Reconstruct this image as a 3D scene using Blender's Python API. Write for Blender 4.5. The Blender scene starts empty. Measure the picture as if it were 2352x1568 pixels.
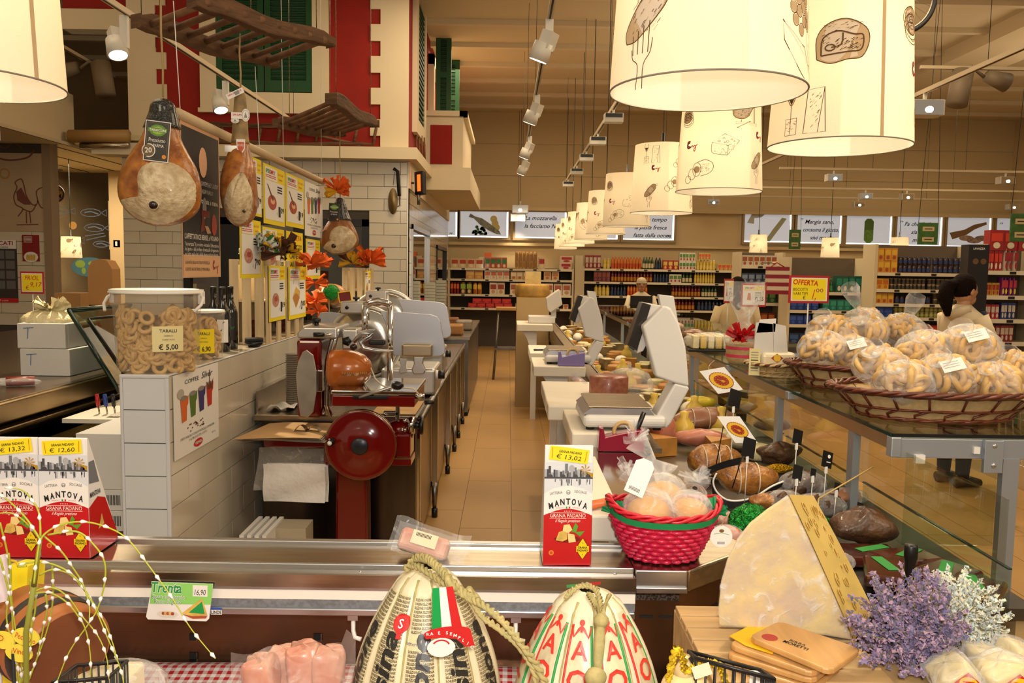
import bpy,math,random
from mathutils import Vector,Matrix
R=math.radians
SC=bpy.context.scene
COL=SC.collection
F,CZ=1907.0,1.65
def _basis(pitch,roll,yaw):
 r=Vector((math.cos(yaw),-math.sin(yaw),0))
 f=Vector((math.sin(yaw)*math.cos(pitch),math.cos(yaw)*math.cos(pitch),-math.sin(pitch)))
 u=r.cross(f)
 return math.cos(roll)*r+math.sin(roll)*u,-math.sin(roll)*r+math.cos(roll)*u,f
CR,CU,CF=_basis(R(4.9),R(.9),R(.3))
cd=bpy.data.cameras.new('camera');cd.sensor_width=36;cd.lens=F*36/2352;cd.clip_start=.05;cd.clip_end=100
cam=bpy.data.objects.new('camera',cd);COL.objects.link(cam)
cam.matrix_world=Matrix(((CR.x,CU.x,-CF.x,0),(CR.y,CU.y,-CF.y,0),(CR.z,CU.z,-CF.z,CZ),(0,0,0,1)))
SC.camera=cam
w=bpy.data.worlds.new('world');SC.world=w;w.use_nodes=True
w.node_tree.nodes['Background'].inputs[0].default_value=(1.0,.80,.56,1)
w.node_tree.nodes['Background'].inputs[1].default_value=.36
vs=SC.view_settings
vs.view_transform='Standard';vs.look='None';vs.gamma=1;vs.use_curve_mapping=False;vs.exposure=0.0
cy=SC.cycles
cy.use_denoising=True;cy.use_adaptive_sampling=True;cy.adaptive_threshold=.05;cy.max_bounces=4;cy.diffuse_bounces=2;cy.glossy_bounces=3;cy.transmission_bounces=2
cy.transparent_max_bounces=12;cy.caustics_reflective=False;cy.caustics_refractive=False
cy.sample_clamp_indirect=3.0;cy.sample_clamp_direct=12.0
def light(name,kind,loc,power,col=(1,.86,.66),size=.1,aim=None,spot=None,blend=.6,parent=None,size_y=None):
 l=bpy.data.lights.new(name,kind);l.energy=power;l.color=col
 if kind=='AREA':
  l.size=size
  if size_y:l.shape='RECTANGLE';l.size_y=size_y
 else:l.shadow_soft_size=size
 if spot:l.spot_size=R(spot);l.spot_blend=blend
 o=bpy.data.objects.new(name,l);COL.objects.link(o);o.location=loc
 if aim is not None:o.rotation_euler=(Vector(aim)-Vector(loc)).to_track_quat('-Z','Y').to_euler()
 if parent:o.parent=parent;o.matrix_parent_inverse=Matrix.Translation(parent.location).inverted()
 return o
light('camera_flash','AREA',(.03,-.02,1.76),22,(1,.94,.88),.07,aim=(.15,2.2,1.05))
for lx,ly,pw in((-3.4,5.2,30),(3.3,7.5,95),(2.6,3.6,60),(-.1,8.5,80),(-.1,13.5,85),(3.3,13,85),(7.5,9,95),(7.5,14.5,85),(-5.9,11.6,75)):
 light('hall_light','AREA',(lx,ly,4.85 if lx>-5 else 3.0),pw,(1,.79,.52),2.0 if lx>-5 else 1.2,aim=(lx,ly,0))
for lx,ly,pw in((1.9,7,16),(3.4,11.5,30),(8,11,30),(-2.6,8.4,5),(-6,7.6,22)):
 light('ceiling_fill','AREA',(lx,ly,3.35 if lx>-5 else 3.75),pw,(1,.82,.58),1.6,aim=(lx,ly+.01,5))  # added fill aimed upward to brighten the ceiling; no lamps stand here
for lx,ly in((-2.2,-.4),(.5,-1.2),(2.6,.6)):
 light('hall_light','AREA',(lx,ly,3.4),36,(1,.82,.58),1.2,aim=(lx*.6,2.2,.9))
def ray(px,py):return CR*((px-1176)/F)+CU*((784-py)/F)+CF
CAM=Vector((0,0,CZ))
def P(px,py,Y):d=ray(px,py);return CAM+d*(Y/d.y)
def Pz(px,py,z):d=ray(px,py);return CAM+d*((z-CZ)/d.z)
def Px(px,py,X):d=ray(px,py);return CAM+d*(X/d.x)
V=lambda*a:Vector(a)
def lin(h):
 if not isinstance(h,str):return tuple(h)[:3]
 c=[int(h[i:i+2],16)/255 for i in(0,2,4)]
 return tuple(x/12.92 if x<=.04045 else((x+.055)/1.055)**2.4 for x in c)
MATS={}
def mat(name,col,rough=.5,metal=0,var=0,col2=None,scale=12,bump=0,emit=0,coat=0,sss=0,spec=None,stretch=None,detail=4,ramp=(.35,.65),bscale=None):
 """principled material; var mixes towards col2 with object-space noise"""
 if name in MATS:return MATS[name]
 m=bpy.data.materials.new(name);m.use_nodes=True;n=m.node_tree.nodes;L=m.node_tree.links
 b=n['Principled BSDF'];c=lin(col)
 b.inputs['Base Color'].default_value=(*c,1);b.inputs['Roughness'].default_value=rough;b.inputs['Metallic'].default_value=metal
 if coat:b.inputs['Coat Weight'].default_value=coat;b.inputs['Coat Roughness'].default_value=.08
 if spec is not None:b.inputs['Specular IOR Level'].default_value=spec
 if sss:b.inputs['Subsurface Weight'].default_value=sss;b.inputs['Subsurface Radius'].default_value=(.02,.01,.006)
 if emit:b.inputs['Emission Color'].default_value=(*c,1);b.inputs['Emission Strength'].default_value=emit
 if var or bump:
  tc=n.new('ShaderNodeTexCoord');mp=n.new('ShaderNodeMapping');L.new(tc.outputs['Object'],mp.inputs[0])
  if stretch:mp.inputs['Scale'].default_value=stretch
 if var:
  t=n.new('ShaderNodeTexNoise');t.inputs['Scale'].default_value=scale;t.inputs['Detail'].default_value=detail;L.new(mp.outputs[0],t.inputs[0])
  r=n.new('ShaderNodeValToRGB');r.color_ramp.elements[0].position=ramp[0];r.color_ramp.elements[1].position=ramp[1]
  c2=lin(col2)if col2 else tuple(x*(1-var)for x in c)
  c2=tuple(c[i]*(1-var)+c2[i]*var for i in range(3))if col2 else c2
  r.color_ramp.elements[0].color=(*c2,1);r.color_ramp.elements[1].color=(*c,1)
  L.new(t.outputs['Fac'],r.inputs[0]);L.new(r.outputs[0],b.inputs['Base Color'])
  if emit:L.new(r.outputs[0],b.inputs['Emission Color'])
 if bump:
  t2=n.new('ShaderNodeTexNoise');t2.inputs['Scale'].default_value=bscale or scale*2;t2.inputs['Detail'].default_value=3;L.new(mp.outputs[0],t2.inputs[0])
  bp=n.new('ShaderNodeBump');bp.inputs['Strength'].default_value=bump;bp.inputs['Distance'].default_value=.02
  L.new(t2.outputs['Fac'],bp.inputs['Height']);L.new(bp.outputs[0],b.inputs['Normal'])
 MATS[name]=m;return m
def film(name,tint='ffffff',body=.10,streak=.25,rough=.18,scale=14,glo=.55,rim=.22):
 """thin clear plastic: transparent, with glossy creases and a facing-angle sheen"""
 if name in MATS:return MATS[name]
 m=bpy.data.materials.new(name);m.use_nodes=True;n=m.node_tree.nodes;L=m.node_tree.links
 b=n['Principled BSDF'];b.inputs['Base Color'].default_value=(*lin(tint),1);b.inputs['Roughness'].default_value=rough
 b.inputs['Coat Weight'].default_value=glo
 tr=n.new('ShaderNodeBsdfTransparent');mx=n.new('ShaderNodeMixShader');lw=n.new('ShaderNodeLayerWeight');lw.inputs[0].default_value=rim
 tc=n.new('ShaderNodeTexCoord');no=n.new('ShaderNodeTexNoise');no.inputs['Scale'].default_value=scale;no.inputs['Detail'].default_value=3;no.inputs['Distortion'].default_value=1.5
 L.new(tc.outputs['Object'],no.inputs[0])
 bp=n.new('ShaderNodeBump');bp.inputs['Strength'].default_value=.7;bp.inputs['Distance'].default_value=.02;L.new(no.outputs[0],bp.inputs['Height']);L.new(bp.outputs[0],b.inputs['Normal'])
 r=n.new('ShaderNodeValToRGB');r.color_ramp.elements[0].position=.55;r.color_ramp.elements[1].position=.72
 r.color_ramp.elements[0].color=(body,)*3+(1,);r.color_ramp.elements[1].color=(body+streak,)*3+(1,)
 L.new(no.outputs[0],r.inputs[0])
 a=n.new('ShaderNodeMath');a.operation='ADD';a.use_clamp=True
 h=n.new('ShaderNodeMath');h.operation='MULTIPLY';h.inputs[1].default_value=.6;L.new(lw.outputs['Facing'],h.inputs[0])
 L.new(r.outputs[0],a.inputs[0]);L.new(h.outputs[0],a.inputs[1])
 L.new(a.outputs[0],mx.inputs[0]);L.new(tr.outputs[0],mx.inputs[1]);L.new(b.outputs[0],mx.inputs[2])
 L.new(mx.outputs[0],n['Material Output'].inputs[0]);MATS[name]=m;return m
def glass(name,tint='eef6f0',base=.05,k=.9,rough=.02,blend=.35):
 if name in MATS:return MATS[name]
 m=bpy.data.materials.new(name);m.use_nodes=True;n=m.node_tree.nodes;L=m.node_tree.links
 n.remove(n['Principled BSDF'])
 tr=n.new('ShaderNodeBsdfTransparent');tr.inputs[0].default_value=(*lin(tint),1)
 gl=n.new('ShaderNodeBsdfGlossy');gl.inputs['Roughness'].default_value=rough
 lw=n.new('ShaderNodeLayerWeight');lw.inputs[0].default_value=.5;pw=n.new('ShaderNodeMath');pw.operation='POWER';pw.inputs[1].default_value=4;L.new(lw.outputs['Facing'],pw.inputs[0])
 ma=n.new('ShaderNodeMath');ma.operation='MULTIPLY_ADD';ma.use_clamp=True;ma.inputs[1].default_value=k;ma.inputs[2].default_value=base
 L.new(pw.outputs[0],ma.inputs[0]);mx=n.new('ShaderNodeMixShader');L.new(ma.outputs[0],mx.inputs[0])
 L.new(tr.outputs[0],mx.inputs[1]);L.new(gl.outputs[0],mx.inputs[2]);L.new(mx.outputs[0],n['Material Output'].inputs[0])
 MATS[name]=m;return m
def gingham(name,c1,c2,sz=.02):
 if name in MATS:return MATS[name]
 m=bpy.data.materials.new(name);m.use_nodes=True;n=m.node_tree.nodes;L=m.node_tree.links;b=n['Principled BSDF'];b.inputs['Roughness'].default_value=.8
 tc=n.new('ShaderNodeTexCoord');sp=n.new('ShaderNodeSeparateXYZ');L.new(tc.outputs['Object'],sp.inputs[0])
 fs=[]
 for ax in('X','Y'):
  d=n.new('ShaderNodeMath');d.operation='DIVIDE';d.inputs[1].default_value=sz*2;L.new(sp.outputs[ax],d.inputs[0])
  f=n.new('ShaderNodeMath');f.operation='FRACT';L.new(d.outputs[0],f.inputs[0])
  g=n.new('ShaderNodeMath');g.operation='GREATER_THAN';g.inputs[1].default_value=.5;L.new(f.outputs[0],g.inputs[0]);fs.append(g)
 a=n.new('ShaderNodeMath');a.operation='ADD';L.new(fs[0].outputs[0],a.inputs[0]);L.new(fs[1].outputs[0],a.inputs[1])
 h=n.new('ShaderNodeMath');h.operation='MULTIPLY';h.inputs[1].default_value=.5;L.new(a.outputs[0],h.inputs[0])
 r=n.new('ShaderNodeValToRGB');r.color_ramp.elements[0].color=(*lin(c1),1);r.color_ramp.elements[1].color=(*lin(c2),1)
 L.new(h.outputs[0],r.inputs[0]);L.new(r.outputs[0],b.inputs['Base Color']);MATS[name]=m;return m
_TXT={}
def text2d(s,bold=0,shear=0,res=2):
 k=(s,bold,shear,res)
 if k not in _TXT:
  cu=bpy.data.curves.new('t','FONT');cu.body=s;cu.resolution_u=res;cu.offset=bold;cu.shear=shear;cu.align_x='LEFT'
  ob=bpy.data.objects.new('t',cu);me=ob.to_mesh()
  vs_=[v.co.copy()for v in me.vertices];fs_=[tuple(p.vertices)for p in me.polygons]
  ob.to_mesh_clear();bpy.data.objects.remove(ob);bpy.data.curves.remove(cu)
  if vs_:
   x0=min(v.x for v in vs_);x1=max(v.x for v in vs_);y0=min(v.y for v in vs_);y1=max(v.y for v in vs_)
  else:x0=y0=0;x1=y1=1
  _TXT[k]=([(v.x-(x0+x1)/2,v.y)for v in vs_],fs_,x1-x0,y1-y0)
 return _TXT[k]
def frame(o,right,up):
 """matrix whose x is right, y is up, z is the outward normal"""
 r=Vector(right).normalized();n=r.cross(Vector(up)).normalized();u=n.cross(r)
 return Matrix(((r.x,u.x,n.x,o[0]),(r.y,u.y,n.y,o[1]),(r.z,u.z,n.z,o[2]),(0,0,0,1)))
FACE=lambda o:frame(o,(1,0,0),(0,0,1))
class MB:
 """collects geometry; build() links it as one mesh object"""
 def __init__(s):s.v=[];s.f=[];s.m=[];s.s=[];s.mats=[]
 def mi(s,m):
  if m not in s.mats:s.mats.append(m)
  return s.mats.index(m)
 def add(s,vs,fs,m,smooth=False,M=None,fn=None):
  k=len(s.v);i=s.mi(m)
  for v in vs:
   v=Vector(v)if len(v)==3 else Vector((v[0],v[1],0))
   if fn:v=Vector(fn(v))
   if M is not None:v=M@v
   s.v.append(v)
  for f in fs:s.f.append([k+a for a in f]);s.m.append(i);s.s.append(smooth)
  return s
 def box(s,c,d,m,M=None):
  x,y,z=c;a,b,e=d[0]/2,d[1]/2,d[2]/2
  return s.add([(x-a,y-b,z-e),(x+a,y-b,z-e),(x+a,y+b,z-e),(x-a,y+b,z-e),(x-a,y-b,z+e),(x+a,y-b,z+e),(x+a,y+b,z+e),(x-a,y+b,z+e)],[(0,3,2,1),(4,5,6,7),(0,1,5,4),(1,2,6,5),(2,3,7,6),(3,0,4,7)],m,False,M)
 def box2(s,lo,hi,m,M=None):
  return s.box([(lo[i]+hi[i])/2 for i in range(3)],[abs(hi[i]-lo[i])for i in range(3)],m,M)
 def prism(s,poly,z0,z1,m,M=None,smooth=False):
  n=len(poly)
  return s.add([(x,y,z0)for x,y in poly]+[(x,y,z1)for x,y in poly],[tuple(range(n-1,-1,-1)),tuple(range(n,2*n))]+[(i,(i+1)%n,n+(i+1)%n,n+i)for i in range(n)],m,smooth,M)
 def lathe(s,prof,m,n=24,M=None,fn=None,smooth=True,cap=True,a0=0,a1=2*math.pi):
  full=abs(a1-a0-2*math.pi)<1e-6;k=n if full else n+1;vs=[];fs=[]
  for r,z in prof:
   for i in range(k):
    a=a0+(a1-a0)*i/n;vs.append((r*math.cos(a),r*math.sin(a),z))
  for j in range(len(prof)-1):
   for i in range(n):
    i2=(i+1)%k;fs.append((j*k+i,j*k+i2,(j+1)*k+i2,(j+1)*k+i))
  if cap and full:
   if prof[0][0]>1e-5:fs.append(tuple(range(k-1,-1,-1)))
   if prof[-1][0]>1e-5:fs.append(tuple((len(prof)-1)*k+i for i in range(k)))
  return s.add(vs,fs,m,smooth,M,fn)
 def cyl(s,p0,p1,r,m,n=12,r1=None,smooth=True,cap=True):
  p0=Vector(p0);d=Vector(p1)-p0;q=d.to_track_quat('Z','Y').to_matrix().to_4x4()
  return s.lathe([(r,0),(r if r1 is None else r1,d.length)],m,n,Matrix.Translation(p0)@q,None,smooth,cap)
 def ball(s,c,r,m,n=14,k=8,M=None,fn=None):
  r=(r,r,r)if not hasattr(r,'__len__')else r
  T=Matrix.Translation(c)@Matrix.Diagonal((*r,1))
  pr=[(max(math.sin(math.pi*i/k),1e-6),-math.cos(math.pi*i/k))for i in range(k+1)]
  return s.lathe(pr,m,n,(M@T)if M is not None else T,fn,True,False)
 def tube(s,path,r,m,n=6,closed=False,cap=True,smooth=True):
  path=[Vector(p)for p in path];k=len(path);rr=r if hasattr(r,'__len__')else[r]*k;vs=[];fs=[];prev=None
  for i,p in enumerate(path):
   t=(path[(i+1)%k]-path[i-1])if closed else(path[min(i+1,k-1)]-path[max(i-1,0)])
   if t.length<1e-9:t=Vector((0,0,1))
   t.normalize()
   if prev is None:a=t.orthogonal().normalized()
   else:
    a=prev-t*prev.dot(t);a=a.normalized()if a.length>1e-6 else t.orthogonal().normalized()
   prev=a;b=t.cross(a)
   for j in range(n):
    q=2*math.pi*j/n;vs.append(p+a*(rr[i]*math.cos(q))+b*(rr[i]*math.sin(q)))
  for i in range(k if closed else k-1):
   i2=(i+1)%k
   for j in range(n):fs.append((i*n+j,i*n+(j+1)%n,i2*n+(j+1)%n,i2*n+j))
  if cap and not closed:fs+=[tuple(range(n-1,-1,-1)),tuple((k-1)*n+j for j in range(n))]
  return s.add(vs,fs,m,smooth)
 def torus(s,R_,r,m,M=None,n=16,k=6,sx=1,sy=1,fn=None):
  vs=[];fs=[]
  for i in range(n):
   a=2*math.pi*i/n
   for j in range(k):
    b=2*math.pi*j/k;q=R_+r*math.cos(b);vs.append((q*math.cos(a)*sx,q*math.sin(a)*sy,r*math.sin(b)))
  for i in range(n):
   for j in range(k):fs.append((i*k+j,((i+1)%n)*k+j,((i+1)%n)*k+(j+1)%k,i*k+(j+1)%k))
  return s.add(vs,fs,m,True,M,fn)
 def grid(s,fn,nu,nv,m,smooth=True,closed_u=False):
  """surface fn(u,v), u,v in 0..1"""
  ku=nu if closed_u else nu+1
  vs=[fn(i/nu,j/nv)for j in range(nv+1)for i in range(ku)]
  fs=[(j*ku+i,j*ku+(i+1)%ku,(j+1)*ku+(i+1)%ku,(j+1)*ku+i)for j in range(nv)for i in range(nu)]
  return s.add(vs,fs,m,smooth)
 def quad(s,a,b,c,d,m):return s.add([a,b,c,d],[(0,1,2,3)],m)
 def text(s,t,x,y,h,m,M=None,fn=None,wmax=None,bold=0,shear=0,align='C',z=0,wide=None,rot=0,res=2):
  """a line of lettering: capital height about h, at x,y of the plane"""
  vs,fs,w,_=text2d(t,bold,shear,res)
  k=h/.69;kx=k
  if wide:kx=wide/max(w,1e-6)
  elif wmax and w*k>wmax:kx=wmax/w
  dx=0 if align=='C' else(w*kx/2 if align=='L' else-w*kx/2);c,q=math.cos(rot),math.sin(rot)
  return s.add([(x+(a*kx+dx)*c-b*k*q,y+(a*kx+dx)*q+b*k*c,z)for a,b in vs],fs,m,False,M,fn)
 def line(s,pts,wd,m,M=None,fn=None,closed=False,z=0):
  """flat ribbon along a 2D polyline"""
  p=[Vector((a[0],a[1]))for a in pts];k=len(p);vs=[]
  for i in range(k):
   t=(p[(i+1)%k]-p[i-1])if closed else(p[min(i+1,k-1)]-p[max(i-1,0)])
   t=t.normalized()if t.length>1e-9 else Vector((1,0));nn=Vector((-t.y,t.x))*(wd/2)
   vs+=[(p[i].x+nn.x,p[i].y+nn.y,z),(p[i].x-nn.x,p[i].y-nn.y,z)]
  fs=[(2*i,2*i+1,2*((i+1)%k)+1,2*((i+1)%k))for i in range(k if closed else k-1)]
  return s.add(vs,fs,m,False,M,fn)
 def poly(s,pts,m,M=None,fn=None,z=0):return s.add([(a[0],a[1],z)for a in pts],[tuple(range(len(pts)))],m,False,M,fn)
 def rect(s,x0,y0,x1,y1,m,M=None,fn=None,z=0,nx=1):
  xs=[x0+(x1-x0)*i/nx for i in range(nx+1)]
  return s.add([(x,y0,z)for x in xs]+[(x,y1,z)for x in xs],[(i,i+1,nx+2+i,nx+1+i)for i in range(nx)],m,False,M,fn)
 def disc(s,x,y,rx,m,ry=None,M=None,fn=None,n=16,z=0):
  ry=rx if ry is None else ry
  return s.poly([(x+rx*math.cos(2*math.pi*i/n),y+ry*math.sin(2*math.pi*i/n))for i in range(n)],m,M,fn,z)
 def mesh(s,name):
  me=bpy.data.meshes.new(name);me.from_pydata([tuple(v)for v in s.v],[],s.f)
  for m in s.mats:me.materials.append(m)
  me.polygons.foreach_set('material_index',s.m);me.polygons.foreach_set('use_smooth',s.s);me.update();return me
 def build(s,name,parent=None,loc=None,bev=0,seg=2,kind=None,sub=0):
  """links the mesh; its origin is moved to loc (world) when given"""
  o=Vector((0,0,0))if loc is None else Vector(loc)
  if loc is not None:s.v=[v-o for v in s.v]
  ob=bpy.data.objects.new(name,s.mesh(name));COL.objects.link(ob);ob.location=o
  if parent is not None:put(ob,parent)
  if bev:
   b=ob.modifiers.new('bevel','BEVEL');b.width=bev;b.segments=seg;b.limit_method='ANGLE';b.angle_limit=R(40)
  if sub:q=ob.modifiers.new('sub','SUBSURF');q.levels=q.render_levels=sub
  if kind:ob['kind']=kind
  return ob
def put(ob,parent):
 """parent without moving (parents are never scaled; only translated and turned about z)"""
 ob.parent=parent;ob.matrix_parent_inverse=(Matrix.Translation(parent.location)@parent.rotation_euler.to_matrix().to_4x4()).inverted()
def tag(o,label,cat,group=None,kind=None):
 o['label']=label;o['category']=cat
 if group:o['group']=group
 if kind:o['kind']=kind
 return o
def thing(name,label,cat,loc,group=None):
 o=bpy.data.objects.new(name,None);COL.objects.link(o);o.location=Vector(loc);o.empty_display_size=.02
 return tag(o,label,cat,group)
def struct(o):o['kind']='structure';return o
def piece(name,me,loc,parent,rot=None):
 """an object sharing mesh data, at a world place, under parent"""
 o=bpy.data.objects.new(name,me);COL.objects.link(o);o.location=loc
 if rot is not None:o.rotation_euler=rot
 if parent is not None:put(o,parent)
 return o
def dup(root,loc,rz=0,label=None,group=None):
 """a copy of a thing with copies of its parts and sub-parts"""
 r=root.copy();COL.objects.link(r);r.location=loc;r.rotation_euler=(0,0,rz)
 if label:r['label']=label
 if group:r['group']=group
 for ch in list(root.children):
  if ch.type=='LIGHT':continue
  c=ch.copy();COL.objects.link(c);c.parent=r
  for g in ch.children:
   d=g.copy();COL.objects.link(d);d.parent=c
 return r
rnd=random.Random(7)
STEEL=mat('stainless steel','bdb09c',.26,1,var=.25,scale=5,stretch=(1,12,12))
STEELD=mat('dark stainless steel','8d8883',.35,1,var=.3,scale=4)
CHROME=mat('chrome','dcdcdc',.08,1)
ALU=mat('brushed aluminium','c4c6ca',.32,1)
WHITE=mat('white plastic','e8e5e0',.35)
BLACK=mat('black plastic','101011',.35)
BLACKM=mat('matt black','121213',.7)
PAPER=mat('white paper','efece6',.8)
CREAM=mat('cream plaster','e6d5b4',.85)
REDP=mat('red plaster','9c1d10',.85,var=.15,scale=3)
TILEW=mat('white glazed tile','ddd3bf',.16,var=.06,scale=2,coat=.3)
TILEF=mat('white tile with cool flash tint','dcdfe2',.25)  # front tiles: cool flash light is put into the base colour
GROUT=mat('dark grout','4a443c',.9)
WOOD=mat('light crate wood','e0c69a',.7,var=.25,scale=30,stretch=(1,1,.08))
INK=mat('black ink','1a1816',.7)
REDINK=mat('red ink','c81e1e',.6)
YEL=mat('yellow paper','f6dc10',.65)
GREENP=mat('green print','2f8a3c',.6)
GLASS=glass('clear glass')
BAG=film('clear plastic bag')
# floor, ceiling, walls
FLOORM=mat('warm beige floor tile','bd935a',.36,var=.12,scale=1.2)
b=MB();b.box2((-8,-2,-.1),(13,18.2,-.004),mat('floor grout','8d6f45',.8));floor=struct(b.build('floor'))
tb=MB();tb.box((0,0,-.003),(.328,1.195,.006),FLOORM);tme=tb.mesh('tile')
for i in range(-4,4):
 for j in range(-1,14):piece('tile',tme,(.16+i*.333+.05,2.2+j*1.2+(.0 if i%2 else.4),0),floor)
for i in range(4,12):
 for j in range(1,8):piece('tile',tme,(.16+i*.333+.05,2.2+j*1.2,0),floor)
CEIL=mat('painted ceiling','dcc8a2',.9,var=.05,scale=.6)
b=MB();b.box2((-7.1,3.5,5.0),(13,18.2,5.12),CEIL);ceiling=struct(b.build('ceiling'))
rb=MB();rb.box((0,0,0),(19.8,.10,.07),mat('ceiling rib paint','dfccaa',.9));rme=rb.mesh('ceiling_rib')
for j in range(-5,7):piece('ceiling_rib',rme,(2.9,11.52+j*1.145,4.965),ceiling)
WALLM=mat('warm wall paint','d2b98c',.88,var=.04,scale=.5)
b=MB();b.box2((-7.1,18.1,0),(13,18.3,5.05),WALLM);wall_back=struct(b.build('wall_back'))
pb=MB();pb.box((0,0,0),(20,.016,.66),WALLM);pme=pb.mesh('panel')
for k in range(3):piece('panel',pme,(2.9,18.09,3.33+k*.675),wall_back)
b=MB();b.box2((-7.25,3,0),(-7.1,18.2,5.05),WALLM);struct(b.build('wall_left'))
b=MB();b.box2((6.42,4,4.8),(7.4,18.1,5.0),CEIL);struct(b.build('beam'))
b=MB();b.box2((10.8,6,0),(11,18.1,5.0),WALLM);struct(b.build('wall_right'))
b=MB();b.box2((-1.3,18.0,2.18),(10.8,18.09,2.24),WALLM);struct(b.build('trim_1'))
b=MB();b.box2((-1.3,17.95,2.93),(10.8,18.09,3.0),WALLM);struct(b.build('trim_2'))
SKYW=mat('backlit poster film','c9ced8',.6,emit=.42)
SKYG=mat('bright daylight gap','ffffff',.5,emit=2.2)
WFR=mat('beige window frame','a08a64',.6)
def script_line(b,t,x,y,h,M,wmax=None):b.text(t,x,y,h,INK,M,bold=.012,shear=.35,wmax=wmax,z=.004)
def clerestory(n,x0,x1,yt,yb,kind,lines=None):
 a,c=P(x0,yt,18.05),P(x1,yb,18.05);cx=(a.x+c.x)/2;wd=abs(c.x-a.x);z0,z1=min(a.z,c.z),max(a.z,c.z);h=z1-z0
 z0=2.27 if z0<2.29 else z0
 b=MB();t=.05
 for lo,hi in(((cx-wd/2-t,18.0,z0-t),(cx+wd/2+t,18.08,z0)),((cx-wd/2-t,18.0,z1),(cx+wd/2+t,18.08,z1+t)),((cx-wd/2-t,18.0,z0),(cx-wd/2,18.08,z1)),((cx+wd/2,18.0,z0),(cx+wd/2+t,18.08,z1))):b.box2(lo,hi,WFR)
 win=struct(b.build('window_%d'%n))
 b=MB();b.box2((cx-wd/2,18.045,z0),(cx+wd/2,18.06,z1),SKYG);b.build('pane',win)
 b=MB();b.box2((cx-wd/2+.0,18.03,z0+.025),(cx+wd/2-.035,18.04,z1-.0),SKYW);po=b.build('poster',win)
 Mx=FACE((cx,18.029,(z0+z1)/2));b=MB()
 if kind=='text':
  for k,l in enumerate(lines):script_line(b,l,0.04*k,.11-k*.17,.085,Mx,wd*.8)
  b.text(',,',-wd*.4,.2,.12,INK,Mx,shear=.4,z=.004);b.text(',,',wd*.38,-.2,.12,INK,Mx,shear=.4,z=.004)
  b.build('lettering',po)
 elif kind=='fish':
  G1=mat('printed fish grey','6f7468',.6,var=.5,col2='a9a894',scale=14);G2=mat('printed parsley','3e6b2a',.6,var=.5,scale=30);LM=mat('printed lemon','cfc07a',.6)
  for q in range(3):b.disc(.2+.03*q,.12-.09*q,.075,LM,M=Mx,z=.003+.0006*q)
  rr=random.Random(3)
  for q in range(26):b.disc(-.25+rr.random()*.3,-.05-rr.random()*.16+.0,.02+.02*rr.random(),G2,M=Mx,z=.0055,n=7)
  b.poly([(-.3,.23),(-.2,.17),(-.05,.13),(.15,0),(.33,-.14),(.36,-.21),(.26,-.2),(.1,-.13),(-.1,0),(-.22,.12),(-.34,.16)][::-1],G1,Mx,z=.007)
  b.line([(.22,-.06),(.2,-.12),(.22,-.17)],.008,INK,Mx,z=.008);b.disc(.3,-.15,.009,INK,M=Mx,z=.0085)
  b.build('fish_print',po)
 elif kind=='rind':
  b.poly([(-.05,-.28),(.05,-.3),(.3,.05),(.4,.2),(.3,.22),(.12,-.02)],mat('printed asparagus','a9ac88',.6),Mx,z=.003)
  b.poly([(-.45,.1),(-.35,.3),(-.05,.3),(-.15,.22),(-.3,.2),(-.3,.08)],mat('printed pale grey','bdbdb2',.6),Mx,z=.003);b.build('asparagus_print',po)
 elif kind=='pill':
  GA,GB=mat('printed dark green','56762a',.6),mat('printed light green','74a548',.6,var=.4,scale=25)
  for(y0,y1,gm)in((.0,.24,GA),(-.28,.0,GB)):
   b.poly([(-.1,y0 if y1>.1 else y0+.06),(-.04,y0),(.04,y0),(.1,y0 if y1>.1 else y0+.06),(.1,y1-(.06 if y1>.1 else 0)),(.05,y1),(-.05,y1),(-.1,y1-(.06 if y1>.1 else 0))],gm,Mx,z=.003)
  b.build('capsule_print',po)
 elif kind=='salami':
  b.poly([(-.42,-.02),(-.1,.05),(.1,.16),(.36,.22),(.38,.17),(.12,.06),(-.05,-.06),(-.35,-.16)],mat('printed brown','8a6a48',.6),Mx,z=.003)
  for q in range(3):b.disc(-.05+.17*q,-.13-.05*(q%2),.16,mat('printed salami','b89a8c',.6,var=.5,scale=20),ry=.06,M=Mx,z=.004+.001*q)
  b.build('salami_print',po)
 return win
clerestory(1,930,1050,485,543,'text',['']);clerestory(2,1058,1167,485,546,'fish')
clerestory(3,1184,1300,486,548,'text',['La mozzarella','la facciamo Noi']);clerestory(4,1310,1418,488,550,'rind')
clerestory(5,1432,1547,488,552,'text',['C\'era un tempo','la pasta fresca','fatta dalla nonna'])
clerestory(6,1710,1815,489,557,'rind');clerestory(7,1831,1930,491,560,'text',['Mangia sano,','consuma il giusto,','vivi meglio'])
clerestory(8,1944,2045,494,562,'pill');clerestory(9,2060,2160,496,566,'text',['Fa che il cibo','sia la tua','medicina'])
clerestory(10,2176,2272,498,568,'salami');clerestory(11,2288,2400,501,570,'text',['Il vino','pane ed','olio'])
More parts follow.
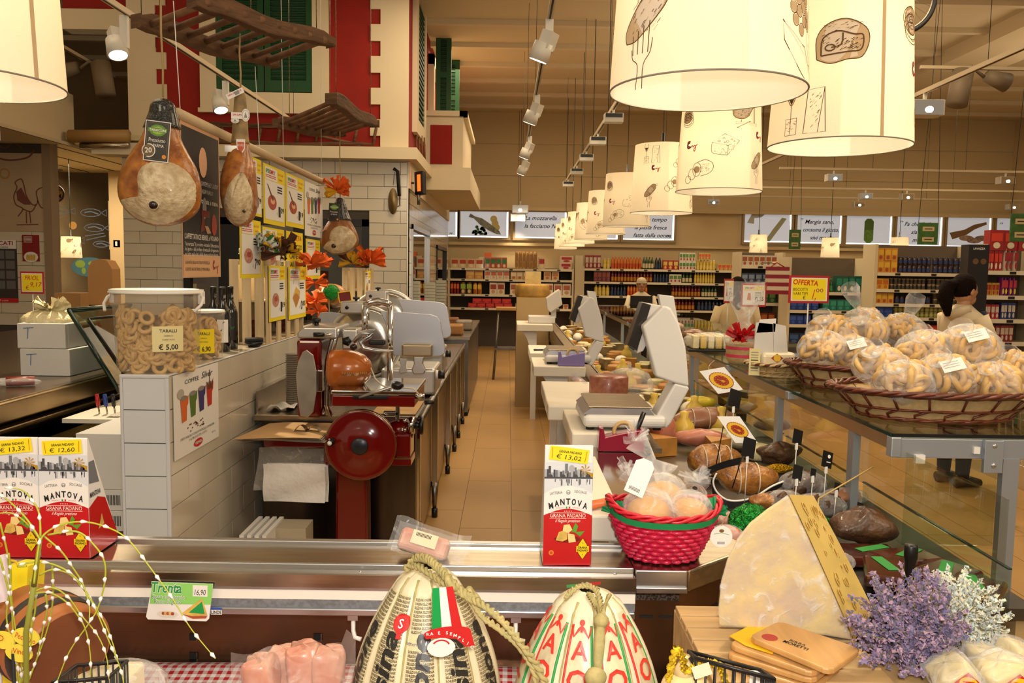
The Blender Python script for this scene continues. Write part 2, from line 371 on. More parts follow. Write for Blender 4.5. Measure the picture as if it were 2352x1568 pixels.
# the painted house front
HX,HXL,HY=-1.21,-4.5,10.0
b=MB();b.box2((HXL,HY,3.0),(HX,HY+.2,5.0),REDP);house=struct(b.build('wall_house'))
b=MB();b.box2((HX-.2,HY+.2,3.0),(HX,16.6,5.0),REDP);b.build('side_wall',house)
qa=MB();qa.box((0,0,0),(.33,.03,.19),CREAM);qb=MB();qb.box((0,0,0),(.45,.03,.19),CREAM);qa,qb=qa.mesh('quoin'),qb.mesh('quoin')
for k in range(11):
 z=3.12+.19*k*.955
 piece('quoin',qb if k%2 else qa,(HX-(.225 if k%2 else.165),HY-.01,z),house)
 piece('quoin',qb if k%2 else qa,(HXL+(.225 if k%2 else.165),HY-.01,z),house)
b=MB();b.box2((HXL-.35,HY-.22,2.915),(HX+.12,HY+.05,3.05),CREAM);b.build('ledge',house)
b=MB();b.box2((HX-.1,HY+.05,2.915),(HX+.12,16.6,3.05),CREAM);b.build('ledge',house)
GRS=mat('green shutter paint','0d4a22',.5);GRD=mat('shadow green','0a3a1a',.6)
def shutter(parent,x0,x1,z0,z1,y,slats=True):
 t=.07;b=MB()
 for lo,hi in(((x0,y-.03,z0),(x0+t,y,z1)),((x1-t,y-.03,z0),(x1,y,z1)),((x0+t,y-.03,z0),(x1-t,y,z0+.13)),((x0+t,y-.03,z1-.1),(x1-t,y,z1)),((x0+t,y-.03,(z0+z1)/2-.04),(x1-t,y,(z0+z1)/2+.04))):b.box2(lo,hi,GRS)
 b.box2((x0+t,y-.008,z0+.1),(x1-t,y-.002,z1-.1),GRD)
 s=b.build('shutter',parent)
 sm=MB();sm.box((0,0,0),(x1-x0-2*t,.034,.008),GRS,Matrix.Rotation(R(35),4,'X'));sm=sm.mesh('slat')
 z=z0+.16
 while z<z1-.12:
  if abs(z-(z0+z1)/2)>.055:piece('slat',sm,((x0+x1)/2,y-.018,z),s)
  z+=.058
 return s
a,c=P(500,212,HY),P(718,-40,HY)
b=MB();T=.19
for lo,hi in(((a.x-T,HY-.05,a.z-T),(c.x+T,HY,a.z)),((a.x-T,HY-.05,a.z),(a.x,HY,5.0)),((c.x,HY-.05,a.z),(c.x+T,HY,5.0))):b.box2(lo,hi,CREAM)
b.box2((a.x-T-.02,HY-.07,a.z-T-.05),(c.x+T+.02,HY,a.z-T),CREAM);b.build('window_surround',house)
mx=(a.x+c.x)/2
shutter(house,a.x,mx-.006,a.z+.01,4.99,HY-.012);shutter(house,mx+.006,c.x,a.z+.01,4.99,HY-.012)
b=MB();pa=P(150,27,HY);b.box2((-5.25,HY-.03,pa.z-.2),(HXL-.0,HY+.2,pa.z+.03),CREAM);b.build('gable_return',house)
b=MB();b.box2((HXL-.0,HY-.02,P(350,45,HY).z-.32),(HXL+.33,HY,P(350,30,HY).z),CREAM);b.build('plaster_band',house)
b=MB();b.box2((-5.25,HY,pa.z+.03),(HXL,HY+.2,5.0),REDP);b.build('gable_wall',house)
b=MB()
for lo,hi in(((HX,10.35,3.32),(HX+.06,11.5,3.5)),((HX,10.35,3.5),(HX+.06,10.55,5)),((HX,11.3,3.5),(HX+.06,11.5,5))):b.box2(lo,hi,CREAM)
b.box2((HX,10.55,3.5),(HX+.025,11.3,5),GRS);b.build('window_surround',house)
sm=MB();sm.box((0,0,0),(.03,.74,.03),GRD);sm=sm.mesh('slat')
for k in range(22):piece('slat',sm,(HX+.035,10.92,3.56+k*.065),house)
b=MB();b.box2((HX,12.3,3.75),(HX+.08,12.5,4.75),CREAM);b.box2((HX,13.6,3.75),(HX+.08,13.8,4.75),CREAM);b.box2((HX,12.3,4.6),(HX+.08,13.8,4.75),CREAM);b.build('door_surround',house)
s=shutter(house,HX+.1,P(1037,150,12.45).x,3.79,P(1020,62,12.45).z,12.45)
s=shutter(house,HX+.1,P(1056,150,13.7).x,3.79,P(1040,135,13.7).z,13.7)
BX=P(1064,270,11.9).x
b=MB();b.box2((HX,11.9,3.05),(BX,14.4,3.83),CREAM);b.build('balcony_front',house)
b=MB();b.box2((BX-.05,11.85,3.79),(BX+.06,14.5,3.86),CREAM);b.box2((HX,11.85,3.79),(BX+.06,11.97,3.86),CREAM);b.build('balcony_rail',house)
a,c=P(989,287,11.9),P(1038,377,11.9);b=MB();b.box2((a.x,11.885,max(c.z,3.12)),(c.x,11.91,a.z),REDP);b.build('balcony_panel',house)
b=MB();b.box2((HX,11.7,2.75),(BX+.12,15.6,3.06),CREAM);b.build('balcony_slab',house)
b=MB();b.box2((HX-.1,10.0,2.6),(HX+.02,16.6,2.95),CREAM);b.build('side_band',house)
st=mat('wood sticks','7a5630',.8)
for k in range(4):b=MB();b.cyl((HX+.03+.02*k,10.6+.15*k,3.06),(HX+.02+.02*k,10.6+.15*k,3.36),.012,st,6);b.build('stick',house)
def tiled(wall,x0,x1,z0,z1,y,tw=.388,th=.143,holes=(),flip=False,m=TILEW):
 """tiles in running bond on a wall that faces -Y"""
 cache={};k=0;z=z0
 while z<z1-.01:
  zz=min(z+th,z1);x=x0-(tw/2 if k%2 else 0)
  while x<x1-.01:
   a,c=max(x,x0),min(x+tw,x1)
   if c-a>.02 and not any(a>h[0]-.03 and c<h[1]+.03 and zz>h[2]+.02 and z<h[3]-.02 for h in holes):
    for h in holes:
     if zz>h[2]+.02 and z<h[3]-.02:
      if a<h[0]<c:c=h[0]
      if a<h[1]<c:a=h[1]
    if c-a>.015:
     key=(round(c-a,3),round(zz-z,3))
     if key not in cache:
      q=MB();q.box((0,0,0),(c-a-.005,.012,zz-z-.005),m);cache[key]=q.mesh('tile')
     piece('tile',cache[key],((a+c)/2,y-.006,(z+zz)/2),wall)
   x+=tw
  z+=th;k+=1
hl=P(420,497,HY);hr=P(848,497,HY);hs=(hl.x,hr.x,.9,hl.z)
b=MB();b.box2((-4.6,HY,0),(hs[0],HY+.12,2.92),GROUT);b.box2((hs[1],HY,0),(HX,HY+.12,2.92),GROUT);b.box2((hs[0],HY,hs[3]),(hs[1],HY+.12,2.92),GROUT);b.box2((hs[0],HY,0),(hs[1],HY+.12,.9),GROUT)
wt=struct(b.build('wall_tiled'));tiled(wt,-4.6,HX-.012,.9,2.915,HY,holes=[hs])
b=MB();b.cyl((HX-.006,HY-.008,0),(HX-.006,HY-.008,2.91),.008,WHITE,8);b.build('corner_bead',wt)
b=MB();t=.085;m0=P(560,600,HY).x;m1=P(682,600,HY).x
for lo,hi in(((hs[0],HY-.02,hs[2]),(hs[0]+t,HY+.06,hs[3])),((hs[1]-t,HY-.02,hs[2]),(hs[1],HY+.06,hs[3])),((hs[0],HY-.02,hs[3]-t),(hs[1],HY+.06,hs[3])),((m0-.3,HY-.02,hs[2]),(m0+.05,HY+.06,hs[3])),((hs[0],HY-.02,hs[2]),(hs[1],HY+.06,hs[2]+.1)),((m1-.04,HY-.02,hs[2]),(m1+.1,HY+.06,hs[3]))):b.box2(lo,hi,BLACK)
w12=struct(b.build('window_12'));b=MB();b.box2((hs[0]+t,HY+.02,hs[2]+.1),(hs[1]-t,HY+.03,hs[3]-t),glass('shop window glass','c8c8c0',.1,.9));b.build('pane',w12)
b=MB();b.box2((hs[0]-.3,HY+1.2,.5),(hs[1]+.3,HY+1.25,2.9),mat('back room wall','b9a178',.8));b.box2((hs[0]-.3,HY+.15,.5),(hs[1]+.3,HY+1.2,.55),WALLM);struct(b.build('wall_room'))
light('back_room_lamp','POINT',(hs[0]+.5,HY+.7,2.3),7,(1,.85,.6),.08)
b=MB();b.box2((hs[0]+.0,HY+.8,1.62),(m0-.2,HY+1.15,1.65),WHITE);b.box2((hs[0],HY+.8,1.28),(m0-.2,HY+1.15,1.31),WHITE);b.box2((hs[0],HY+1.12,.55),(m0-.2,HY+1.19,1.65),WHITE)
tag(b.build('wall_shelf'),'white wall shelf with wine bottles seen through the black framed shop window','shelf')
WB=mat('amber bottle glass','4a3512',.15)
bb=MB();bb.lathe([(.03,0),(.033,.02),(.033,.15),(.013,.19),(.012,.25),(.015,.255)],WB,10);bb.box((0,-.031,.08),(.035,.006,.07),mat('gold bottle label','b8934a',.5));bme=bb.mesh('wine_bottle')
for k in range(7):
 o=tag(piece('wine_bottle',bme,(hs[0]+.12+.085*k,HY+.95,1.65),None),'small amber bottle with gold label in the row on the back room shelf','bottle','bottles on the back room shelf')
b=MB();a=P(420,650,HY+.5);b.lathe([(.01,0),(.2,.0),(.21,.1),(.16,.16),(.03,.17)],mat('orange plastic','d4501e',.4),16,Matrix.Translation((a.x+.06,HY+.6,1.42)));b.cyl((a.x+.06,HY+.6,.55),(a.x+.06,HY+.6,1.43),.02,STEEL,8)
tag(b.build('scale_hood'),'orange rounded plastic hood on a stand behind the shop window','hood')
m=bpy.data.materials.new('far glazed tiles');m.use_nodes=True;n=m.node_tree.nodes;L=m.node_tree.links;bs=n['Principled BSDF'];bs.inputs['Roughness'].default_value=.12
br=n.new('ShaderNodeTexBrick');br.inputs['Color1'].default_value=br.inputs['Color2'].default_value=(*lin('ddd3bf'),1);br.inputs['Mortar'].default_value=(*lin('6e6658'),1)
br.inputs['Scale'].default_value=1;br.inputs['Mortar Size'].default_value=.006;br.inputs['Brick Width'].default_value=.39;br.inputs['Row Height'].default_value=.143
tc=n.new('ShaderNodeTexCoord');sp=n.new('ShaderNodeSeparateXYZ');cb=n.new('ShaderNodeCombineXYZ');L.new(tc.outputs['Object'],sp.inputs[0]);L.new(sp.outputs['Y'],cb.inputs['X']);L.new(sp.outputs['Z'],cb.inputs['Y']);L.new(cb.outputs[0],br.inputs['Vector']);L.new(br.outputs['Color'],bs.inputs['Base Color'])
FART=m
b=MB();b.box2((HX-.12,HY,0),(HX,10.35,2.95),FART);b.box2((HX-.12,10.35,0),(HX,12.6,.95),FART);b.box2((HX-.12,10.35,2.2),(HX,12.6,2.95),FART);b.box2((HX-.12,12.6,0),(HX,13.9,2.95),FART);b.box2((HX-.12,13.9,2.05),(HX,16,2.95),FART);b.box2((HX-.12,16,0),(HX,16.6,2.95),FART);b.box2((HX-.12,13.9,0),(HX,16,.3),FART)
struct(b.build('wall_shop_side'))
for n_,(y0,y1,z0,z1)in((13,(10.35,12.6,.95,2.2)),(14,(13.9,16,.3,2.05))):
 b=MB();t=.06
 for lo,hi in(((HX-.1,y0,z0),(HX+.02,y0+t,z1)),((HX-.1,y1-t,z0),(HX+.02,y1,z1)),((HX-.1,y0,z1-t),(HX+.02,y1,z1)),((HX-.1,y0,z0),(HX+.02,y1,z0+t))):b.box2(lo,hi,ALU if n_==13 else BLACK)
 wi=struct(b.build('window_%d'%n_));b=MB();b.box2((HX-.03,y0+t,z0+t),(HX-.02,y1-t,z1-t),glass('side window glass','6c6a60',.45,.6));b.build('pane',wi)
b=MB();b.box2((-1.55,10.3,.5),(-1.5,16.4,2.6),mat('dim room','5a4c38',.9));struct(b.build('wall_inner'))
# fish and meat shop at the far end of the meat counter
MUR=mat('mural print','c3ab8c',.8,var=.12,scale=1.5);MURF=mat('fish mural print','b5aa92',.8,var=.12,scale=1.5)
b=MB();e=P(97,350,HY);b.box2((-7.1,HY,0),(e.x+.06,HY+.15,3.4),GROUT);wm=struct(b.build('wall_meat'))
zt=P(60,532,HY).z;tiled(wm,-7.05,e.x+.06,.9,zt,HY)
b=MB();b.box2((-7.05,HY-.012,zt),(e.x,HY,P(60,352,HY).z),MUR);mu=b.build('mural',wm)
SEP=mat('sepia print','7a4638',.8);BLUP=mat('blue print','56627a',.8)
def curve_pts(pts,n=6):
 out=[]
 for i in range(len(pts)-1):
  p0,p1,p2,p3=[Vector(pts[max(0,min(len(pts)-1,i+k))])for k in(-1,0,1,2)]
  for q in range(n):
   t=q/n;out.append(.5*((2*p1)+(p2-p0)*t+(2*p0-5*p1+4*p2-p3)*t*t+(3*p1-p0-3*p2+p3)*t**3))
 return out+[Vector(pts[-1])]
Mx=FACE((P(57,460,HY).x,HY-.013,P(57,470,HY).z));b=MB()
ro=[(-.08,-.14),(-.02,-.05),(-.1,.0),(-.12,.1),(-.08,.2),(-.1,.26),(-.03,.3),(0,.24),(.03,.1),(.1,.0),(.16,.03),(.15,.16),(.24,.2),(.3,.1),(.27,-.02),(.2,-.03),(.16,.05)]
b.line(curve_pts(ro),.014,SEP,Mx,z=.001);b.line(curve_pts([(-.02,-.05),(.08,-.08),(.14,.0)]),.014,SEP,Mx,z=.001);b.poly([(-.08,.05),(0,.0),(.08,.0),(.02,.1),(-.03,.2),(-.09,.15)],SEP,Mx,z=.0012)
b.line([(.02,-.08),(.02,-.22)],.014,SEP,Mx,z=.001);b.line([(.06,-.08),(.07,-.22)],.014,SEP,Mx,z=.001);b.line([(-.1,-.24),(.16,-.23)],.01,SEP,Mx,z=.001)
ck=[(-.45,.62),(-.35,.78),(-.2,.86),(-.05,.84),(.05,.74),(.18,.8),(.2,.86),(.1,.9)]
b.line(curve_pts(ck),.016,SEP,Mx,z=.001);b.line(curve_pts([(-.45,.6),(-.2,.52),(.05,.55),(.14,.64)]),.02,SEP,Mx,z=.001);b.line(curve_pts([(-.3,.7),(-.2,.66),(-.1,.72),(0,.66)]),.012,SEP,Mx,z=.001)
b.disc(-.22,.36,.065,mat('stamp print','b58a4a',.8),M=Mx,z=.001);b.disc(-.22,.36,.045,MUR,M=Mx,z=.0015);b.build('mural_print',mu)
b=MB();b.box2((e.x+.0,HY-.02,0),(e.x+.1,HY+.15,3.1),mat('taupe paint','9b8468',.85));struct(b.build('column'))
FY=13.0
b=MB();b.box2((e.x-.2,FY,0),(HXL+.6,FY+.15,3.6),GROUT);wf=struct(b.build('wall_fish'))
zt2=P(180,572,FY).z;tiled(wf,e.x+.1,HXL+.3,.8,zt2,FY)
b=MB();b.box2((e.x+.1,FY-.012,zt2),(P(250,500,FY).x,FY,P(180,460,FY).z),MURF);mu=b.build('mural',wf);b=MB();Mx=FACE((P(180,500,FY).x,FY-.013,P(180,515,FY).z))
for(ox,oy,sc)in((.2,.18,1),(.25,-.05,1),(-.35,.2,1.3),(-.2,-.25,1.2),(.35,-.3,.8)):
 b.line([(ox+sc*.16*math.cos(t/10*6.28),oy+sc*.06*math.sin(t/10*6.28))for t in range(10)],.012,BLUP,Mx,closed=True,z=.001)
 b.line([(ox-sc*.1,oy),(ox,oy+sc*.02),(ox+sc*.12,oy-.02)],.02,BLUP,Mx,z=.001);b.line([(ox+sc*.16,oy),(ox+sc*.24,oy+.05),(ox+sc*.24,oy-.05),(ox+sc*.16,oy)],.012,BLUP,Mx,z=.001)
b.line([(.1,-.18),(.4,-.13)],.014,BLUP,Mx,z=.001);b.line([(.12,-.24),(.42,-.17)],.014,BLUP,Mx,z=.001);b.disc(-.08,-.02,.06,mat('stamp print','b58a4a',.8),M=Mx,z=.0012);b.build('mural_print',mu)
b=MB();b.box2((P(250,400,FY).x,FY-.02,0),(HXL+.6,FY,3.4),WALLM);b.build('plaster_strip',wf)
b=MB();b.box2((-7.1,HY-.2,3.08),(HXL+.2,FY+.3,3.14),mat('suspended ceiling','d8c69c',.9));dc=struct(b.build('ceiling_low'))
q=MB();q.box((0,0,0),(.02,3.2,.008),GROUT);q=q.mesh('joint')
for k in range(5):piece('joint',q,(-6.6+.5*k,HY+1.6,3.078),dc)
b=MB();b.box2((-7.1,6.2,3.05),(-5.15,HY-.01,3.62),CEIL);struct(b.build('beam_soffit'))
a,c=P(160,313,9.75),P(307,313,9.75);b=MB();b.cyl(a,(HXL+.1,9.75,c.z),.075,mat('ochre duct','a8814a',.5),16);b.cyl(P(185,335,9.75),(HXL+.1,9.75,P(307,333,9.75).z),.035,STEEL,12);tag(b.build('ventilation_duct'),'ochre and silver ventilation pipe running into the house gable','duct')
# front display case (its lid, price rail and open deck)
DK=mat('dark brown case panel','6a5040',.28,.8,var=.5,col2='8a5a34',scale=5)
STRIP=mat('white price strip','f1ede2',.45);GREY=mat('grey channel','8f949b',.5,.4,var=.3,scale=120)
case=thing('display_case','stainless steel refrigerated display case with white price strip across the near side','display case',(-.6,1.75,.0))
X0,X1=-1.9,.285
b=MB();b.box2((X0,1.78,.985),(X1,1.915,1.0),STEEL);b.build('worktop',case,bev=.002)
b=MB();b.box2((X0,1.905,.96),(X1,1.925,1.009),ALU);b.build('rear_lip',case,bev=.002)
b=MB();b.box2((X0,1.772,.975),(X1,1.782,1.003),ALU);b.build('front_bead',case,bev=.002)
b=MB();b.box2((X0,1.742,.96),(X1,1.772,.991),STEEL);b.build('front_step',case,bev=.002)
b=MB();b.box2((X0,1.738,.963),(X1,1.742,.991),STEEL);b.build('fascia',case)
b=MB();b.box2((X0,1.742,.956),(X1,1.752,.963),ALU);b.build('strip_holder',case)
b=MB();b.box2((X0,1.744,.934),(X1,1.75,.957),STRIP);b.build('price_strip',case)
b=MB();b.box2((X0,1.745,.916),(X1,1.765,.934),GREY);b.build('channel',case)
b=MB();b.box2((X0,1.738,.90),(X1,1.775,.916),ALU);b.build('rail',case,bev=.003)
b=MB();b.box2((X0,1.9,.66),(X1,1.92,.984),DK);bp=b.build('back_panel',case)
for x in(445,730,1090):
 for y in(1462,1505):
  a=P(x,y,1.899);q=MB();q.box((a.x,1.899,a.z),(.02,.004,.016),BLACKM);q.box((a.x+.009,1.897,a.z),(.002,.004,.018),STEEL);q.build('shelf_slot',bp)
b=MB();b.box2((X0,1.0,.66),(.95,1.76,.72),STEELD);b.box2((X0,1.76,.66),(.285,1.9,.72),STEELD);b.box2((X0,1.0,.0),(.95,1.06,.66),STEELD);b.box2((X0,1.84,.0),(.285,1.9,.66),STEELD);b.build('deck',case)
for x in(812,1185):
 a=P(x,1415,1.76);q=MB();q.box2((a.x-.011,1.75,.885),(a.x+.011,1.765,.902),ALU);q.tube([(a.x,1.757,.89),(a.x,1.757,.86),(a.x+.006,1.745,.85),(a.x+.02,1.74,.848)],.005,WHITE,8);q.build('hook',case)
for x,y in((258,1297),(826,1313),(1413,1318)):
 a=Pz(x,y,.991);q=MB();q.ball((a.x,a.y,.991),(.004,.004,.002),CHROME,10,6);q.build('screw',case)
a=P(497,1405,1.737);q=MB();q.rect(-.012,-.008,.012,.008,WHITE,FACE((a.x,1.7375,.908)),z=.0003);q.rect(-.012,.003,.012,.008,mat('blue sticker','2a56a8',.5),FACE((a.x,1.7375,.908)),z=.0006);q.text('LINDE',0,-.006,.007,INK,FACE((a.x,1.7375,.908)),wmax=.022,z=.0007,bold=.02);q.build('maker_sticker',case)
GING=gingham('red gingham','f4eeea','c4202a',.011)
b=MB()
def gf(u,v):
 y=1.02+(.86 if u<.76 else.72)*v;z=.722+(.010*math.sin((y-1.80)/.08*math.pi)if y>1.80 else 0)+.001*math.sin(u*60)
 return(X0+.02+2.8*u,y,z)
b.grid(gf,60,24,GING);tag(b.build('tablecloth'),'red and white gingham cloth spread on the case deck under the cheeses','cloth')
cor=thing('corner_counter','stainless steel corner counter with angled edge under the pink basket','counter',(.5,2.0,0))
pl=[(.287,1.772),(.40,1.772),(.60,1.94),(.52,2.05),(.30,2.05),(.30,1.93),(.287,1.925)]
b=MB();b.prism(pl,.985,1.0,STEEL);b.build('worktop',cor,bev=.002)
b=MB()
b.box2((.2875,1.766,.955),(.402,1.774,1.001),ALU);b.box2((.2875,1.76,.95),(.402,1.768,.965),ALU);b.build('edge_cover',cor,bev=.003)
b=MB();d=(Vector((.6,1.94,0))-Vector((.402,1.772,0)));ln=d.length;an=math.atan2(d.y,d.x)
b.box2((0,-.006,.952),(ln,.006,1.001),STEEL,Matrix.Translation((.402,1.772,0))@Matrix.Rotation(an,4,'Z'));b.build('angled_edge',cor,bev=.004,seg=3)
BRZ=mat('bronzed steel','8a6647',.3,.9,var=.35,scale=4,stretch=(1,1,.2));
pb=[(.292,1.83),(.40,1.83),(.575,1.978),(.51,2.04),(.308,2.04),(.308,1.93),(.292,1.93)]
b=MB();b.prism(pb,.0,.952,BRZ);bd=b.build('body',cor)
VENT=mat('perforated grille','6e6258',.5,.6,var=.7,scale=260,detail=0,ramp=(.45,.5))
b=MB();b.box2((.292,1.824,.91),(.398,1.83,.95),VENT);b.build('vent_grille',cor)
for k in range(4):
 q=MB();t=.03+.055*k;o=Vector((.40,1.83,0))+d.normalized()*t;q.box((0,0,0),(.026,.006,.005),BLACKM,Matrix.Translation((o.x+.0,o.y-.002,.862-.012*(k%2)))@Matrix.Rotation(an,4,'Z'));q.build('slot',bd)
for k,(t,z)in enumerate(((.1,.79),(.18,.8),(.17,.74),(.1,.72))):
 q=MB();o=Vector((.40,1.83,0))+d.normalized()*t;q.box((0,0,0),(.02,.006,.024),BLACKM,Matrix.Translation((o.x,o.y-.001,z))@Matrix.Rotation(an,4,'Z'));q.box((.012,-.003,0),(.004,.004,.022),BRZ,Matrix.Translation((o.x,o.y-.002,z))@Matrix.Rotation(an,4,'Z'));q.build('slot',bd)
for k in range(2):q=MB();q.box2((.31+.045*k,1.826,.868),(.34+.045*k,1.831,.873),BLACKM);q.build('slot',bd)
# long glass fronted service counter
PE=mat('white cutting board plastic','ece2cf',.45,var=.06,scale=4);CPAN=mat('cream counter panel','b89a6a',.5)
sv=thing('service_counter','long glass fronted service counter with steel deck and glass top shelf','counter',(.9,5,0))
b=MB();b.box2((.5,2.6,.82),(1.30,11.8,.85),STEELD);b.box2((.64,1.95,.82),(1.30,2.6,.85),STEELD);b.box2((.54,2.06,.82),(.64,2.6,.85),STEELD);b.build('deck',sv)
b=MB();b.box2((.52,2.62,0),(.56,11.8,.82),CPAN);b.build('back_panel',sv)
b=MB();b.box2((1.26,1.97,0),(1.30,11.8,.82),CPAN);b.build('front_panel',sv)
b=MB();b.box2((.30,2.06,.985),(.5,3.04,1.0),mat('polished worktop','a8988c',.12,1));b.box2((.30,2.06,.94),(.31,3.04,.985),STEEL);b.box2((.49,2.06,.82),(.5,2.6,.985),STEEL);b.box2((.5,3.04,.98),(.58,11.6,.998),STEEL);b.box2((.5,2.6,.85),(.52,11.6,.985),STEEL);b.build('worktop',sv)
RAILM=mat('satin champagne rail','b9a585',.35,.9);POSTM=mat('satin steel post','aeb4bd',.4,.7)
GZ=1.18
b=MB();b.box2((1.145,2.42,GZ-.045),(1.18,11.5,GZ-.004),RAILM);b.build('rail',sv,bev=.003)
b=MB();b.box2((1.15,2.40,GZ-.062),(1.95,2.425,GZ-.004),POSTM);er=b.build('end_rail',sv,bev=.002)
b=MB();b.box2((1.40,2.385,GZ-.1),(1.455,2.40,GZ-.004),POSTM);b.ball((1.428,2.385,GZ-.02),(.007,.004,.007),CHROME,10,6);b.ball((1.428,2.385,GZ-.078),(.008,.004,.008),CHROME,10,6);b.build('bracket_plate',sv,bev=.002)
b=MB();b.box2((1.2,2.388,GZ-.075),(1.228,2.402,GZ-.05),WHITE);b.build('rail_clip',sv)
b=MB();b.box2((1.372,2.392,GZ-.045),(1.39,2.402,GZ-.025),WHITE);b.build('rail_clip',sv)
b=MB();b.box2((1.13,2.395,GZ-.06),(1.16,2.43,GZ),POSTM);b.build('corner_cap',sv,bev=.003)
ys=[2.4,4.2,6.0,7.8,9.6,11.5]
GEDGE=mat('green glass edge','17302a',.15)
for k in range(5):
 b=MB();b.box2((1.135,ys[k]+.004,GZ),(1.95,ys[k+1]-.004,GZ+.01),glass('shelf glass','e6f0ea',.05,.7,.02,.3));gs=b.build('glass_shelf',sv)
 b=MB();b.box2((1.131,ys[k]+.004,GZ),(1.135,ys[k+1]-.004,GZ+.01),GEDGE)
 if k==0:b.box2((1.135,ys[k],GZ),(1.95,ys[k]+.004,GZ+.01),BLACK)
 b.build('glass_edge',gs)
 q=MB();q.box((1.148,ys[k]+(.02 if k else.9),GZ-.012),(.05,.04,.03),POSTM);q.build('clamp',sv,bev=.002)
for y in(2.73,3.5,5.2,6.8,8.4,10):b=MB();b.box2((1.15,y-.022,.85),(1.175,y+.022,GZ-.04),POSTM);b.build('post',sv)
b=MB();b.box2((1.462,2.395,0),(1.51,2.42,GZ-.06),POSTM);b.build('post',sv)
for y0,y1 in((1.9,2.71),(2.76,3.48),(3.53,5.17),(5.23,6.77)):
 b=MB();b.box2((1.19,y0,.85),(1.196,y1,.965),glass('guard glass','eef5ef',.03,.6));g=b.build('guard_glass',sv);b=MB();b.box2((1.188,y0,.965),(1.198,y1,.968),GEDGE);b.build('glass_edge',g)
 b=MB();b.box2((1.176,y0,.97),(1.180,y1,GZ-.045),glass('front glass','f2f2ea',.03,.7));b.build('front_glass',sv)
b=MB();b.box2((1.19,2.42,.85),(1.46,2.426,1.11),glass('guard glass','eef5ef',.03,.6));b.build('end_glass',sv)
def board(lo,hi,label,legs=True):
 t=thing('cutting_board',label,'cutting board',(lo[0],lo[1],lo[2]))
 b=MB();b.box2(lo,hi,PE);b.build('slab',t,bev=.006)
 if legs:
  b=MB();x,y=lo[0]+.06,lo[1]+.05
  b.prism([(x,lo[2]),(x+.16,lo[2]),(x+.16,lo[2]-.2),(x+.1,lo[2]-.22),(x+.05,lo[2]-.08)],0,.05,WHITE,Matrix(((1,0,0,0),(0,0,-1,y+.05),(0,1,0,0),(0,0,0,1))));b.build('bracket',t)
  b=MB();b.box2((x+.1,y,0),(x+.16,y+.05,lo[2]-.2),WHITE);b.build('leg',t)
board((.245,3.05,.985),(.495,3.58,1.05),'white plastic board under the big white scale')
board((.185,3.66,.985),(.46,4.5,1.05),'white plastic board behind the big white scale')
board((.165,5.2,.985),(.495,5.75,1.05),'white plastic board under the purple tape dispenser')
board((.165,6.05,.985),(.495,6.7,1.05),'white plastic board with a black pen on it')
board((.19,1.955,1.0),(.285,2.6,1.066),'white plastic board beside the pink basket with a carrot coloured strip',False)
board((.10,9.1,.985),(.495,9.8,1.06),'white plastic board at the far end of the aisle')
# tiled half wall with white corner trim
wx0,wx1,wy,wz,th=-1.585,-1.385,3.375,1.2,.1385
b=MB();b.box2((wx0+.006,wy+.006,0),(wx1-.006,8.6,wz-.006),GROUT);hw=struct(b.build('wall_partition'))
for k in range(9):
 z1=wz-.006-th*k;z0=max(z1-th,0)
 if z1<.05:break
 q=MB();q.box2((wx0+.014,wy,z0+.002),(wx1-.016,wy+.008,z1-.002),TILEF);q.build('tile',hw)
tw=.372;cache={}
for k in range(9):
 z1=wz-.006-th*k;z0=max(z1-th,0);y=wy+.012-(tw/2 if k%2 else 0)
 if z1<.05:break
 while y<8.6:
  a,c=max(y,wy+.012),min(y+tw,8.6);key=(round(c-a,3),round(z1-z0,3))
  if c-a>.03:
   if key not in cache:q=MB();q.box((0,0,0),(.008,c-a-.004,z1-z0-.004),TILEW);cache[key]=q.mesh('tile')
   piece('tile',cache[key],(wx1-.004,(a+c)/2,(z0+z1)/2),hw)
  y+=tw
q=MB();q.box((0,0,0),(wx1-wx0-.01,tw-.004,.008),TILEW);q=q.mesh('tile')
for k in range(14):piece('tile',q,((wx0+wx1)/2,wy+.012+tw*(k+.5),wz-.004),hw)
TRIM=mat('white corner trim','d9dade',.35)
b=MB();b.box2((wx1-.016,wy-.004,0),(wx1+.001,wy+.012,wz),TRIM);b.build('corner_trim',hw,bev=.005,seg=3)
b=MB();b.box2((wx0,wy-.004,0),(wx0+.013,wy+.012,wz),TRIM);b.build('corner_trim',hw,bev=.005,seg=3)
b=MB();b.box2((wx0,wy-.006,wz-.014),(wx1+.002,wy+.012,wz+.002),TRIM);b.build('top_trim',hw,bev=.005,seg=3)
b=MB();b.box2((wx1-.01,wy,wz-.006),(wx1+.002,8.6,wz+.001),TRIM);b.build('top_trim',hw,bev=.003)
# steel prep table under the slicers
pt=thing('prep_table','long stainless steel prep table along the tiled half wall','table',(-.9,6.5,0))
b=MB();b.box2((-1.37,4.45,.815),(-.47,8.9,.85),STEEL);b.build('table_top',pt,bev=.004)
b=MB();b.cyl((-.465,4.43,.842),(-.465,8.9,.842),.019,STEELD,12);b.build('edge_tube',pt)
b=MB();b.box2((-1.34,4.5,.12),(-.5,4.52,.81),mat('dark mirror steel','6d6866',.22,1,var=.4,scale=2.5,stretch=(3,1,.4)));b.build('end_panel',pt)
b=MB();b.box2((-.51,4.52,.1),(-.495,8.85,.81),mat('warm steel panel','a89478',.3,1));b.build('side_panel',pt)
b=MB();b.box2((-1.37,4.5,.85),(-1.36,8.9,.97),STEEL);b.build('back_upstand',pt)
b=MB();b.box2((-1.34,4.5,.10),(-.5,8.85,.12),STEELD);b.build('lower_shelf',pt)
